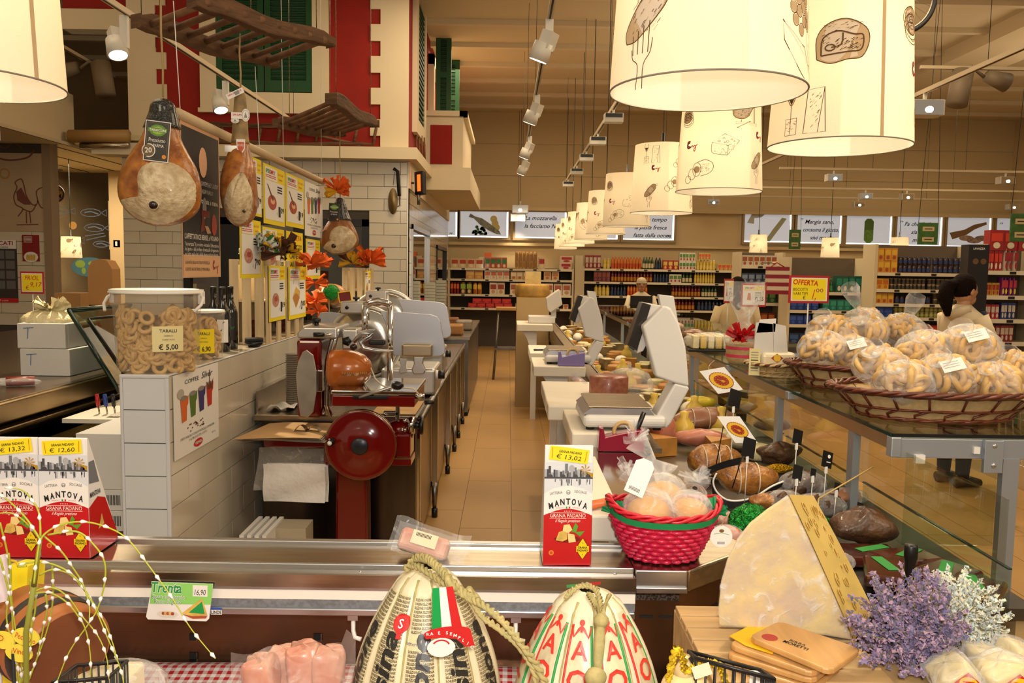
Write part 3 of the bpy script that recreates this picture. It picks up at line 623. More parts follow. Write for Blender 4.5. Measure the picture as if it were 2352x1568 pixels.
for y in(5.43,6.62,7.45,8.06,8.8,4.56):
 b=MB();b.box2((-.515 if y<5 else-.49,y-.02,.22),(-.475 if y<5 else-.452,y+.02,.82),CHROME);l=b.build('leg',pt,bev=.004)
 b=MB();xx=-.471 if y>5 else-.495;b.cyl((xx,y,.05),(xx,y,.24),.012,STEELD,8,.026);b.cyl((xx,y,0),(xx,y,.06),.02,BLACK,10);b.build('foot',l)
 b=MB();b.box2((-1.34,y-.02,0),(-1.3,y+.02,.82),CHROME);b.build('leg',pt)
 # butcher counter beyond the half wall
bc=thing('butcher_counter','stainless steel butcher counter behind the tiled half wall','counter',(-2.8,5.5,0))
STB=mat('brushed bronze steel','a6906e',.3,1,var=.2,scale=4)
b=MB();b.box2((-4.4,2.6,1.02),(-2.19,9.4,1.05),mat('smoky steel top','8e7c62',.25,1));b.build('worktop',bc,bev=.004)
b=MB();b.box2((-2.2,2.6,.955),(-2.17,9.4,1.045),STB);b.build('edge_band',bc,bev=.008,seg=3)
b=MB();b.box2((-2.21,2.6,.91),(-2.16,9.4,.935),STB);b.build('tube_rail',bc,bev=.008,seg=3)
b=MB();b.box2((-3.6,2.65,.0),(-2.26,9.4,1.02),STEELD);b.build('body',bc)
b=MB();b.box2((-2.235,3.0,.965),(-2.155,3.32,1.03),PE);b.build('board_end',bc,bev=.004)
sk=thing('steel_trough','open stainless trough with a yellow cloth below the butcher counter edge','trough',(-1.95,4.2,0))
b=MB();t=.012
for lo,hi in(((-2.15,3.5,.84),(-2.15+t,5.4,.9)),((-1.88,3.5,.84),(-1.88+t,5.4,.9)),((-2.15,3.5,.66),(-2.15+t,5.4,.9)),((-1.88,3.5,.66),(-1.88+t,5.4,.9)),((-2.15,3.5,.66),(-1.87,3.5+t,.9)),((-2.15,5.4-t,.66),(-1.87,5.4,.9)),((-2.15,3.5,.65),(-1.87,5.4,.66))):b.box2(lo,hi,STEELD)
b.build('basin',sk)
for x in(-2.12,-1.9):
 for y in(3.55,5.35):b=MB();b.box2((x-.02,y-.02,0),(x+.02,y+.02,.65),STEELD);b.build('leg',sk)
b=MB();b.grid(lambda u,v:(-2.1+.2*u,4.0+.9*v,.668+.006*math.sin(9*u+7*v)),10,12,mat('yellow grid cloth','c9a21c',.8,var=.4,scale=60));tag(b.build('cleaning_cloth'),'yellow cleaning cloth lying in the stainless trough','cloth')
q=thing('carton_stack_base','brown wooden base box under the white cartons behind the half wall','box',(-1.78,3.75,0))
b=MB();b.box2((-1.85,3.56,0),(-1.6,4.0,.519),mat('brown board','7b5a38',.7));b.build('box_body',q)
b=MB();b.box2((-1.86,3.55,.40),(-1.6,3.556,.519),mat('brown board edge','8d6a44',.7));b.build('box_flap',q)
for k,(z0,z1,lb)in enumerate(((.52,.61,'white carton with barcode, lowest of the pair behind the half wall'),(.61,.70,'white carton with barcode, upper of the pair behind the half wall'),(.70,.94,'tall plain white carton standing on the barcode cartons'))):
 c=thing('carton',lb,'carton',(-1.72,3.75,z0));b=MB();b.box2((-1.83+.02*(k==2),3.45,z0),(-1.6,3.85,z1-.002),mat('white carton','d8d5cf',.7));b.build('box_body',c,bev=.002)
 if k<2:
  b=MB();Mx=FACE((-1.66,3.449,(z0+z1)/2))
  for j in range(14):b.rect(-.03+.0045*j,-.022,-.03+.0045*j+(.0028 if j%3 else.0014),.022,INK,Mx,z=.0005)
  b.build('barcode_print',c)
  # printed drum pendants
def shade_mat(nm,dc,tcol,f):
 m=bpy.data.materials.new(nm);m.use_nodes=True;n=m.node_tree.nodes;L=m.node_tree.links;n.remove(n['Principled BSDF'])
 d=n.new('ShaderNodeBsdfDiffuse');d.inputs[0].default_value=(*dc,1);t=n.new('ShaderNodeBsdfTranslucent');t.inputs[0].default_value=(*tcol,1)
 x=n.new('ShaderNodeMixShader');x.inputs[0].default_value=f;L.new(d.outputs[0],x.inputs[1]);L.new(t.outputs[0],x.inputs[2]);L.new(x.outputs[0],n['Material Output'].inputs[0]);return m
SHADE=shade_mat('lamp shade cloth',(.86,.80,.68),(.98,.80,.53),.36);SEPIA=mat('sepia line print','5a3d1c',.8);SEPL=shade_mat('light sepia print',(.60,.48,.32),(.72,.52,.28),.36)
HEM=mat('shade hem','8a7f70',.7);BULB=mat('lit bulb','fff0d0',.5,emit=14)
LB,LH,LT=.225,.485,.20
def smap(ang,zc):
 """plane motif -> shade surface; x along the circumference, y up; ang measured from the face towards -Y"""
 def fn(v):
  z=zc+v.y;r=LB+(LT-LB)*z/LH+.0015;a=-math.pi/2+ang+v.x/r
  return(r*math.cos(a),r*math.sin(a),z)
 return fn
def ell(x,y,a,b_,n=18,t0=0,t1=2*math.pi,rot=0):
 return[(x+a*math.cos(t0+(t1-t0)*i/n)*math.cos(rot)-b_*math.sin(t0+(t1-t0)*i/n)*math.sin(rot),y+a*math.cos(t0+(t1-t0)*i/n)*math.sin(rot)+b_*math.sin(t0+(t1-t0)*i/n)*math.cos(rot))for i in range(n+1)]
def hatch(b,fn,s,cx,cy,w,h,n,rot,wd,seed):
 rr=random.Random(seed)
 for i in range(n):
  x=cx+(rr.random()-.5)*w;y=cy+(rr.random()-.5)*h;l=.02+.05*rr.random();dx,dy=math.cos(rot)*l/2,math.sin(rot)*l/2
  b.line([((x-dx)*s,(y-dy)*s),((x+dx)*s,(y+dy)*s)],wd*.7,SEPIA if i%3 else SEPL,fn=fn)
def mo_sausage(b,fn,s,wd):
 L_=lambda p,k=1,c=False:b.line([(x*s,y*s)for x,y in p],wd*k,SEPIA,fn=fn,closed=c)
 b.poly([(x*s,y*s)for x,y in curve_pts([(-.28,-.12),(-.3,.0),(-.16,.2),(.06,.42),(.2,.46),(.28,.36),(.22,.18),(.02,-.02),(-.14,-.12),(-.28,-.12)],4)[:-1]],SEPL,fn=fn)
 L_(curve_pts([(-.28,-.12),(-.3,.0),(-.16,.2),(.06,.42),(.2,.46),(.28,.36),(.22,.18),(.02,-.02),(-.14,-.12),(-.28,-.12)],5),1.2)
 L_([(.24,.44),(.34,.5),(.31,.42),(.36,.4),(.27,.38)],1);hatch(b,fn,s,0,.16,.36,.4,46,.85,wd,5)
 for k in range(4):L_([(-.17+.075*k,-.06+.04*k),(-.16+.07*k,-.26)],1.1)
 L_(curve_pts([(-.18,-.2),(-.16,-.3),(-.08,-.38),(-.09,-.62)],4),1);L_(curve_pts([(.1,-.12),(.08,-.26),(.0,-.38),(.0,-.62)],4),1)
def mo_cheese(b,fn,s,wd):
 L_=lambda p,k=1,c=False:b.line([(x*s,y*s)for x,y in p],wd*k,SEPIA,fn=fn,closed=c)
 L_([(-.5,.06),(-.05,.36),(.5,.12),(.08,-.06)],1.1,True);L_(curve_pts([(-.5,.06),(-.5,-.28),(-.25,-.38),(.06,-.4)],4));L_([(.06,-.4),(.5,.12)]);L_([(.08,-.06),(.06,-.4)])
 for x,y,r in((-.25,.1,.05),(-.08,.2,.04),(.05,.08,.05),(.2,.16,.035),(-.05,.05,.03),(.3,.1,.03)):L_(ell(x,y,r,r*.6,8),.9)
 hatch(b,fn,s,-.2,-.2,.5,.28,30,.3,wd,9);hatch(b,fn,s,.2,-.12,.2,.2,12,.9,wd,4)
def mo_ham(b,fn,s,wd):
 L_=lambda p,k=1,c=False:b.line([(x*s,y*s)for x,y in p],wd*k,SEPIA,fn=fn,closed=c)
 p=curve_pts([(-.5,.14),(-.46,-.1),(-.2,-.18),(.05,-.08),(.22,.14),(.36,.3),(.3,.36),(.1,.28),(-.2,.32),(-.42,.26),(-.5,.14)],4)
 b.poly([(x*s,y*s)for x,y in p[:-1]],SEPL,fn=fn);L_(p,1.2);hatch(b,fn,s,-.14,.08,.5,.3,44,.4,wd,2)
 L_([(-.4,-.28),(.45,-.28),(.45,-.34),(-.4,-.34)],1,True);L_([(.3,-.28),(.3,.4)],1.6);L_([(.35,-.28),(.35,.4)],1.2);L_([(-.36,-.46),(.15,-.22)],1.8);L_([(-.2,-.2),(-.22,-.28)],1.4)
def mo_steak(b,fn,s,wd):
 L_=lambda p,k=1,c=False:b.line([(x*s,y*s)for x,y in p],wd*k,SEPIA,fn=fn,closed=c)
 p=curve_pts([(-.46,-.3),(-.48,.1),(-.3,.34),(.05,.42),(.4,.25),(.48,0),(.36,-.3),(.1,-.34),(-.2,-.4),(-.46,-.3)],4)
 b.poly([(x*s,y*s)for x,y in p[:-1]],SEPL,fn=fn);L_(p,1.4)
 L_(curve_pts([(-.38,-.24),(-.36,.08),(-.1,.2),(.2,.12),(.36,.1),(.34,-.16),(.1,-.2),(-.38,-.24)],4),2);L_(curve_pts([(0,.16),(-.02,-.05),(-.2,-.1)],4),2);L_(ell(-.22,-.1,.09,.06,10),2)
 hatch(b,fn,s,0,.28,.7,.16,30,.3,wd,3);hatch(b,fn,s,.1,-.05,.5,.2,60,.5,wd*1.4,6);hatch(b,fn,s,-.3,.05,.16,.2,20,.4,wd,1)
def mo_grapes(b,fn,s,wd):
 L_=lambda p,k=1,c=False:b.line([(x*s,y*s)for x,y in p],wd*k,SEPIA,fn=fn,closed=c)
 for x,y in((-.2,.1),(-.12,.2),(-.02,.26),(.08,.2),(-.24,.22),(-.14,.32),(-.04,.38),(.06,.34),(.0,.12),(-.08,.02),(.1,.1)):
  b.disc(x*s,y*s,.055*s,SEPL,fn=fn,n=9);L_(ell(x,y,.062,.066,9),1)
 L_([(-.42,.06),(-.4,-.14),(-.1,-.42),(.18,-.5),(.24,-.38),(.0,-.14)],1.2,True);L_([(-.42,.06),(.2,-.3)],1);L_([(.06,.1),(.1,-.14),(.28,-.4),(.26,.02)],1,True);hatch(b,fn,s,.18,-.14,.1,.4,14,1.2,wd,8)
 L_(curve_pts([(.24,.56),(.2,.3),(.3,.12),(.42,.3),(.4,.56)],4),1.2);L_([(.3,.12),(.33,-.46)],1.2);b.poly([(x*s,y*s)for x,y in((.21,.3),(.3,.13),(.41,.3))],SEPIA,fn=fn)
def mo_onion(b,fn,s,wd):
 L_=lambda p,k=1,c=False:b.line([(x*s,y*s)for x,y in p],wd*k,SEPIA,fn=fn,closed=c)
 b.disc(0,.12*s,.3*s,SEPL,fn=fn)
 for k in range(3):L_(ell(.0+.03*k,-.12*k+.12,.34,.28-.03*k,20),1.2);L_(ell(.02+.03*k,-.12*k+.12,.22,.16,16),.9)
 L_(ell(0,.14,.1,.07,12),1.4);hatch(b,fn,s,-.2,.0,.16,.5,30,1.2,wd,3)
def mo_bottle(b,fn,s,wd):
 L_=lambda p,k=1,c=False:b.line([(x*s,y*s)for x,y in p],wd*k,SEPIA,fn=fn,closed=c)
 L_([(-.05,-.4),(.0,.38),(.3,.4),(.36,-.4)],1.2,True);L_([(.22,-.4),(.3,.4)],.9);hatch(b,fn,s,.15,0,.2,.6,26,.8,wd,3)
 L_(curve_pts([(-.42,.5),(-.44,.3),(-.34,.14),(-.25,.3),(-.27,.5)],4),1.2);L_([(-.34,.14),(-.34,-.38)],1);b.poly([(x*s,y*s)for x,y in((-.44,.32),(-.34,.15),(-.25,.32))],SEPIA,fn=fn)
 L_([(-.46,-.4),(-.46,-.1),(-.2,-.1),(-.2,-.4)],1,True);hatch(b,fn,s,-.33,-.25,.2,.2,16,.2,wd,2)
def mo_veg(b,fn,s,wd):
 L_=lambda p,k=1,c=False:b.line([(x*s,y*s)for x,y in p],wd*k,SEPIA,fn=fn,closed=c)
 for k in range(3):L_(ell(-.12+.1*k,-.2+.06*k,.17,.22,16),1.1)
 for k in range(3):L_(curve_pts([(-.1+.1*k,.1),(-.14+.1*k,.3),(-.05+.1*k,.5)],4),1.2)
 hatch(b,fn,s,0,-.1,.4,.4,40,.9,wd,7)
def mo_salami(b,fn,s,wd):
 L_=lambda p,k=1,c=False:b.line([(x*s,y*s)for x,y in p],wd*k,SEPIA,fn=fn,closed=c)
 L_(curve_pts([(-.1,.3),(.2,.38),(.46,.26),(.5,.05),(.35,-.12),(.05,-.2)],4),1.2);L_(ell(-.12,.04,.17,.25,18),1.2);L_(ell(-.32,-.12,.16,.2,18),1.2);L_(ell(-.5,-.3,.14,.14,14),1.2)
 b.disc(-.12*s,.04*s,.13*s,SEPL,fn=fn);hatch(b,fn,s,.2,.1,.4,.3,40,.3,wd,7)
RB,BB=mat('red script print','b8362a',.7),mat('blue script print','39496e',.7)
def mo_logo(b,fn,s,wd):
 b.line([(x*s,y*s)for x,y in curve_pts([(-.2,.3),(-.45,.3),(-.5,.0),(-.4,-.15),(-.2,-.12)],4)],wd*4,RB,fn=fn);b.line([(x*s,y*s)for x,y in curve_pts([(-.25,.22),(-.4,.2),(-.42,.0),(-.1,-.1)],4)],wd*3,BB,fn=fn)
 b.line([(x*s,y*s)for x,y in curve_pts([(-.1,-.1),(0,.02),(.1,-.1),(.2,.02),(.3,-.1),(.25,-.4),(.15,-.3),(.45,.1)],4)],wd*2,RB,fn=fn)
MO=dict(s=mo_sausage,c=mo_cheese,h=mo_ham,t=mo_steak,g=mo_grapes,o=mo_onion,b=mo_bottle,v=mo_veg,a=mo_salami,l=mo_logo)
STD=[('h',24,.375,.16),('c',-6,.22,.14),('l',-54,.22,.07),('l',52,.27,.06),('s',44,.12,.15),('a',-40,.09,.14),('o',-68,.36,.12),('v',86,.12,.12),('g',-110,.2,.16),('t',110,.3,.16),('b',150,.15,.16),('h',-150,.3,.16)]
def pendant(loc,pattern,label,scale=1,seam=None,power=34,grp='drum pendant lamps',mesh=None,rot=0,cord_top=4.99):
 t=thing('pendant_lamp',label,'lamp',loc,grp);x,y,z=loc;T=Matrix.Translation(loc)@Matrix.Rotation(rot,4,'Z')@Matrix.Scale(scale,4)
 if mesh is None:
  b=MB();b.lathe([(LB,0),(LT,LH)],SHADE,56,cap=False);b.lathe([(LT,LH-.001),(.02,LH-.002)],SHADE,56,cap=False);m1=b.mesh('lamp_shade')
  b=MB();b.torus(LB,.0022,HEM,n=56,k=6)
  if seam is not None:b.rect(-.006,.002,.006,LH-.003,SEPL,fn=smap(R(seam),0));
  mesh=[m1,('hem',b.mesh('hem'))]
  for k,a,h,s in pattern:b=MB();MO[k](b,smap(R(a),h),s,.0022);mesh.append(('motif_print',b.mesh('motif_print')))
 o=piece('lamp_shade',mesh[0],loc,t,(0,0,rot));o.scale=(scale,)*3
 for nm,me in mesh[1:]:
  p=bpy.data.objects.new(nm,me);COL.objects.link(p);p.parent=o
 b=MB();h=LH*scale;b.lathe([(.028,0),(.028,.012),(.012,.02),(.012,.09),(.004,.095)],BLACK,14,Matrix.Translation((x,y,z+h)));b.build('cap',t)
 b=MB();b.cyl((x,y,z+h+.09),(x,y,cord_top),.003 if y<8 else.005,BLACKM,5);b.build('cord',t)
 b=MB();b.ball((x,y,z+h*.55),.03*scale,BULB,12,8);b.build('bulb',t)
 light('lamp_bulb','POINT',(x,y,z+h*.55),power,(1,.84,.60),.045,parent=t)
 return mesh
pendant((.455,1.977,2.07),[('s',-50,.105,.21),('g',53,.10,.21),('o',120,.3,.14),('h',-120,.2,.18),('c',0,.40,.14),('t',180,.2,.16)],'big drum pendant lamp with sausage on fork print, above the display case',power=40,grp='lamps over the display case')
pendant((1.077,2.768,2.07),[('t',-22,.285,.16),('o',46,.345,.15),('l',60,.215,.08),('b',-47,.085,.17),('v',63,.1,.13),('c',120,.2,.15),('h',-120,.3,.16),('s',170,.15,.16)],'drum pendant lamp with steak print and vertical seam, above the baked rings baskets',seam=11,power=40)
m3=pendant((1.11,4.47,2.083),STD,'third drum pendant lamp over the service counter, with cheese wedge print',power=34)
m4=pendant((1.108,6.13,2.083),[('b',-30,.40,.15),('s',-32,.12,.15),('a',18,.2,.14),('a',32,.36,.12),('l',-22,.3,.06),('v',60,.08,.12),('c',100,.2,.14),('h',-110,.3,.14),('g',170,.2,.16)],'fourth drum pendant lamp, with wine bottle and sausage print',power=34)
far=['fifth drum pendant lamp along the service counter row','sixth drum pendant lamp along the service counter row','seventh drum pendant lamp along the service counter row','eighth drum pendant lamp along the service counter row','ninth drum pendant lamp along the service counter row','last drum pendant lamp at the far end of the service counter row']
for k,l in enumerate(far):pendant((1.108,7.95+1.7*k,2.083),None,l,power=30,mesh=m3,rot=R((8,20,75,4,10,20)[k]))
pendant((-1.285,1.977,2.062),[('h',-70,.3,.16),('o',-20,.2,.14),('c',150,.2,.14)],'drum pendant lamp at the frame edge above the willow twigs',seam=74,power=40,grp='lamps over the display case')
for px,py,Y,l in((1741,584,15.6,'small white pendant lamp beside the green aisle sign with two tags'),(1906,591,15.6,'small white pendant lamp before the green capsule poster'),(2064,590,15.6,'small white pendant lamp half hidden behind yellow packs')):
 a=P(px,py,Y);pendant(a,None,l,scale=.75,mesh=m4,power=7,grp='small lamps over the grocery aisles',rot=R(px))
a=P(164,592,11.5);pendant(a,None,'small white pendant lamp over the fish counter',scale=.6,mesh=m3,power=6,grp='small lamps over the grocery aisles',cord_top=3.07)
# lighting tracks and spots
TRK=mat('cream track','cdb998',.5);LED=mat('lit spot lens','fff1d2',.4,emit=9);SPW=mat('white spot housing','d6d0c4',.45)
def track(p0,p1,label,wires=(.1,.9),top=4.99):
 p0,p1=Vector(p0),Vector(p1);t=thing('light_track',label,'light track',p0);b=MB();d=(p1-p0);L_=d.length;M_=Matrix.Translation(p0)@d.to_track_quat('X','Z').to_matrix().to_4x4()
 b.box2((0,-.017,0),(L_,.017,.034),TRK,M_);b.build('rail',t);b=MB();b.box2((0,-.006,-.001),(L_,.006,.001),BLACKM,M_);b.build('slot',t)
 for f in wires:q=p0+d*f;b=MB();b.cyl((q.x,q.y,q.z+.03),(q.x,q.y,top),.0025,BLACKM,5);b.build('wire',t)
 return t
def spot_round(loc,aim,label,s=1.0,power=25,angle=60):
 """cylindrical track spot with upright arm"""
 loc=Vector(loc);t=thing('track_spotlight',label,'spotlight',loc,'round spotlights');d=(Vector(aim)-loc).normalized()
 h=loc+Vector((0,0,-.2*s));b=MB();b.box2((-.025*s,-.018*s,-.2*s),(.025*s,.018*s,0),SPW,Matrix.Translation(loc));b.build('arm',t,bev=.003)
 b=MB();b.cyl(h-d*.06*s+Vector((-.05*s,0,0)),h+d*.05*s+Vector((-.05*s,0,0)),.058*s,SPW,20,.066*s);b.box((0,0,0),(.1*s,.07*s,.1*s),SPW,Matrix.Translation(h-d*.08*s+Vector((-.03*s,0,0)))@d.to_track_quat('-Z','Y').to_matrix().to_4x4());b.build('housing',t)
 b=MB();q=h+d*.0505*s+Vector((-.05*s,0,0));b.cyl(q,q+d*.002,.054*s,LED,20);b.build('lens',t)
 light('spot_beam','SPOT',q+d*.02,power,(1,.82,.56),.04,aim=q+d,spot=angle,parent=t)
zt=3.2
track(Pz(1276,-30,zt),Pz(1200,395,zt),'cream light track along the aisle with four round spotlights',(.05,.35,.7,.97))
for k,(x,y)in enumerate(((1262,45),(1234,218),(1217,313),(1208,358))):
 a=Pz(x,y,zt);spot_round(a,a+V(-.35,.2,-1.0),['nearest round','second round','third round','farthest round'][k].replace('nearest round','largest round')+' spotlight on the aisle light track',1.0,(60,60,50,40)[k],75)
track(Pz(225,-8,zt),Pz(700,300,zt),'cream light track in front of the red house front',(.12,.5,.9))
for x,y,l in((285,36,'round spotlight beside the near end of the hanging ladder'),(518,186,'round spotlight before the green shutters')):a=Pz(x,y,zt);spot_round(a,a+V(.3,-.3,-1),l,1.0,240,100)
track(Pz(112,92,4.0),Pz(262,178,4.0),'short light track high under the left ceiling',(.05,.95))
a=Pz(205,140,4.0)
GSP=mat('grey spot housing','7d6c56',.6)
def spot_dark(loc,label,s=1,flip=1):
 t=thing('track_spotlight',label,'spotlight',loc,'switched-off spotlights');x,y,z=loc;b=MB();b.cyl((x+.1*flip*s,y,z-.02),(x+.16*flip*s,y-.05,z-.3*s),.085*s,GSP,16);b.build('housing',t)
 b=MB();b.cyl((x-.28*flip*s,y+.02,z-.1*s),(x-.1*flip*s,y,z-.05*s),.08*s,GSP,14,.05*s);b.build('housing',t);b=MB();b.tube([(x-.08*flip*s,y,z-.06*s),(x,y,z+.0),(x+.1*flip*s,y,z-.04*s)],.02,GSP,8);b.build('bracket',t)
spot_dark((a.x,a.y,3.995),'pair of unlit grey spotlights high under the ceiling by the meat wall',1.3)
track((-5.1,6.6,3.0),(-5.1,10.6,3.0),'red brown light track below the soffit by the meat counter',(.2,.8),3.05)
def spot_box(loc,label,s=1,dark=False,power=0,aim=None,grp='box spotlights'):
 x,y,z=loc;t=thing('track_spotlight',label,'spotlight',loc,grp);b=MB();b.cyl((x,y,z),(x,y,z-.05*s),.012*s,SPW,8);b.build('stem',t)
 b=MB();b.box2((x-.09*s,y-.055*s,z-.13*s),(x+.09*s,y+.055*s,z-.045*s),SPW);b.build('housing',t,bev=.004)
 b=MB();b.box2((x-.08*s,y-.058*s,z-(.085 if dark else.128)*s),(x+.08*s,y-.054*s,z-.048*s),BLACK if dark else CHROME);b.build('reflector',t)
 if not dark:b=MB();b.cyl((x,y-.058*s,z-.1*s),(x,y-.066*s,z-.105*s),.02*s,LED,10);b.build('lamp_tube',t)
 if power:light('spot_beam','SPOT',(x,y,z-.15*s),power,(1,.8,.52),.05,aim=aim or(x,y,0),spot=100,parent=t)
a=P(178,340,8.2);spot_box((-5.1,8.2,3.0),'box spotlight on the red brown track by the meat counter',1.3)
track((.98,5.5,zt),(.98,15.2,zt),'cream light track above the pendant row with black box spotlights',(.05,.3,.6,.95))
for k,Y in enumerate((8.1,9.5,10.9,12.4,14.2)):spot_box((.98,Y,zt),['first','second','third','fourth','fifth'][k]+' black fronted box spotlight above the pendant row, counted from the near end',1,True,30,(.8,Y,0))
track(Pz(2400,92,zt),Pz(1740,384,zt),'cream light track slanting over the grocery side',(.1,.45,.8))
a=Pz(2125,214,zt);spot_box(a,'bright box spotlight on the slanting track beside the seamed pendant',1.5,False,60)
a=Pz(2240,160,3.9);spot_dark((a.x,a.y,3.9),'pair of unlit grey spotlights under the ceiling over the grocery side',1.3,-1)
track((a.x-.6,a.y,3.9),(a.x+.8,a.y,3.9),'short light track carrying the unlit grey spotlights over the grocery side',(.1,.9))
for k,(Y,x0,x1,nm)in enumerate(((12.6,1790,2400,'upper'),(15.4,1700,2400,'middle'),(17.2,1500,2400,'lowest'))):
 a,c=P(x0,400,Y),P(x1,400,Y);track((a.x,Y,3.22),(c.x,Y,3.22),nm+' cross light track over the grocery aisles',(.03,.35,.7))
 for j,px in enumerate(((1915,2310),(1990,2085),(1640,1975,2330))[k]):
  spot_box((P(px,400,Y).x,Y,3.215),('first','second','third')[j]+' box spotlight on the '+nm+' cross track over the grocery aisles',1.25,False,30)
for px,py,l in((1195,462,'slim bright box spotlight above the mozzarella poster'),(1190,482,'slim box spotlight just under the brighter one by the mozzarella poster')):
 a=P(px,py,17.5 if py<470 else 17.8);spot_box(a,l,1.9,False,25);b=MB();b.cyl(a,(a.x,a.y,4.99),.004,BLACKM,5);b.build('wire',[o for o in COL.objects if o.get('label')==l][0])
 # wooden ladders
OLDW=mat('old dark ladder wood','6b4a2e',.8,var=.5,col2='2c1c10',scale=7,stretch=(1,1,6),bump=.4);OLDR=mat('old ladder rung wood','80593a',.8,var=.4,scale=9,bump=.3)
def ladder(A,B,C,D_,n,label,hh=.08,tt=.03,wires=None,taper=1.0):
 """rails A-B and C-D, n rungs"""
 A,B,C,D_=map(Vector,(A,B,C,D_));t=thing('wooden_ladder',label,'ladder',(A+D_)/2)
 for p,q in((A,B),(C,D_)):
  b=MB();d=q-p;N=12;pr=[]
  for i in range(N+1):
   f=i/N;c=p+d*f+V(0,0,.012*math.sin(f*9));h=hh*(1-.25*f)*(.55 if i in(0,N)else 1);s_=d.cross(V(0,0,1)).normalized()*tt
   pr+=[c+s_+V(0,0,h/2),c-s_+V(0,0,h/2),c-s_-V(0,0,h/2),c+s_-V(0,0,h/2)]
  fs=[(4*i+j,4*i+(j+1)%4,4*i+4+(j+1)%4,4*i+4+j)for i in range(N)for j in range(4)]+[(0,1,2,3),(4*N+3,4*N+2,4*N+1,4*N)]
  b.add(pr,fs,OLDW);b.build('rail',t,bev=.008)
 for k in range(n):
  f=.08+.84*k/(n-1);p,q=A+(B-A)*f,C+(D_-C)*f;e=(q-p).normalized()*.03;b=MB();b.cyl(p-e,q+e,.016+.003*math.sin(k*3),OLDR,8);b.build('rung',t)
 for p in wires or():b=MB();b.cyl(p,(p[0],p[1],4.99),.0025,STEEL,5);b.build('wire',t)
 return t
LZ=2.75;A,B,C,D_=Pz(312,48,LZ),Pz(632,148,LZ),Pz(440,0,LZ),Pz(760,100,LZ)
ladder(A,B,C,D_,8,'dark old wooden ladder hung level above the nearest hams',.085,.028,[A*.85+B*.15,D_*.88+C*.12,A*.2+B*.8,C*.85+D_*.15])
LZ=2.68;A2,B2,C2,D2=Pz(632,282,LZ),Pz(788,308,LZ),Pz(760,226,LZ),Pz(860,286,LZ)
ladder(A2,B2,C2,D2,8,'small dark wooden ladder hung before the red wall, behind the larger one',.09,.03,[A2*.8+B2*.2,D2*.9+C2*.1,A2*.2+B2*.8,C2*.9+D2*.1])
zb,zu=P(600,338,HY-.3).z,P(600,282,HY-.3).z;xa,xb=P(470,320,HY).x,P(858,320,HY).x
ladder((xa,HY-.12,3.085),(xb,HY-.12,3.085),(xa,HY-.09,zu),(P(650,300,HY).x,HY-.09,zu),2,'dark ladder lying on its side on the house ledge',.05,.02)
t=[o for o in COL.objects if o.get('label')=='dark ladder lying on its side on the house ledge'][0]
for k in range(9):
 x=P(508+44*k,310,HY-.1).x;b=MB();b.cyl((x-.02,HY-.1,3.08),(x+.02,HY-.09,zu),.018,OLDW,8);b.build('rung',t)
b=MB();b.box2((xa,HY-.11,zu-.025),(xb-.5,HY-.07,zu+.025),OLDW);b.build('rail',t)
# hanging banner rail, posters
PX=-1.40
A=Px(408,252,PX);B=Px(742,422,PX);rz=(A.z+B.z)/2
t=thing('banner_pole','long pale wooden banner pole hung above the half wall','pole',A);b=MB();b.cyl((PX,A.y,rz),(PX,B.y,rz),.022,mat('pale pole wood','cdb28a',.5),14);b.build('pole',t)
for f in(.01,.42,.6):y=A.y+(B.y-A.y)*f;b=MB();b.cyl((PX,y,rz+.02),(PX-.02,y,2.75 if f<.5 else 4.99),.002,PAPER,5);b.build('cord',t)
for f in(.98,):y=A.y+(B.y-A.y)*f;b=MB();b.cyl((PX,y,rz+.02),(PX,y,4.99),.002,PAPER,5);b.build('cord',t)
def sheet(name,label,cat,y0,y1,z0,z1,m,draw=None,X=PX,curl=.0,grp=None,back=PAPER):
 """thin printed sheet in the plane X, facing the aisle"""
 t=thing(name,label,cat,(X,y0,z0),grp);b=MB();N=6
 f=lambda y,z:X
 for dx,mm in((0,m),(-.0015,back)):b.grid(lambda u,v:(f(y0+(y1-y0)*u,z0+(z1-z0)*v)+dx,y0+(y1-y0)*u,z0+(z1-z0)*v),3,N,mm)
 b.build('sheet',t)
 if draw:
  b=MB();fr=frame((X+.001,(y0+y1)/2,(z0+z1)/2),(0,1,0),(0,0,1))
  def fn(v):q=fr@v;return(q.x+f(q.y,q.z)-X,q.y,q.z)
  draw(b,fn,y1-y0,z1-z0);b.build('print',t)
 return t
BLP=mat('black poster print','1c1a1e',.55);WINK=mat('white ink','efe9e0',.6);PINKM=mat('printed mortadella','eab48c',.6);TAN=mat('tan print','d6a77c',.7)
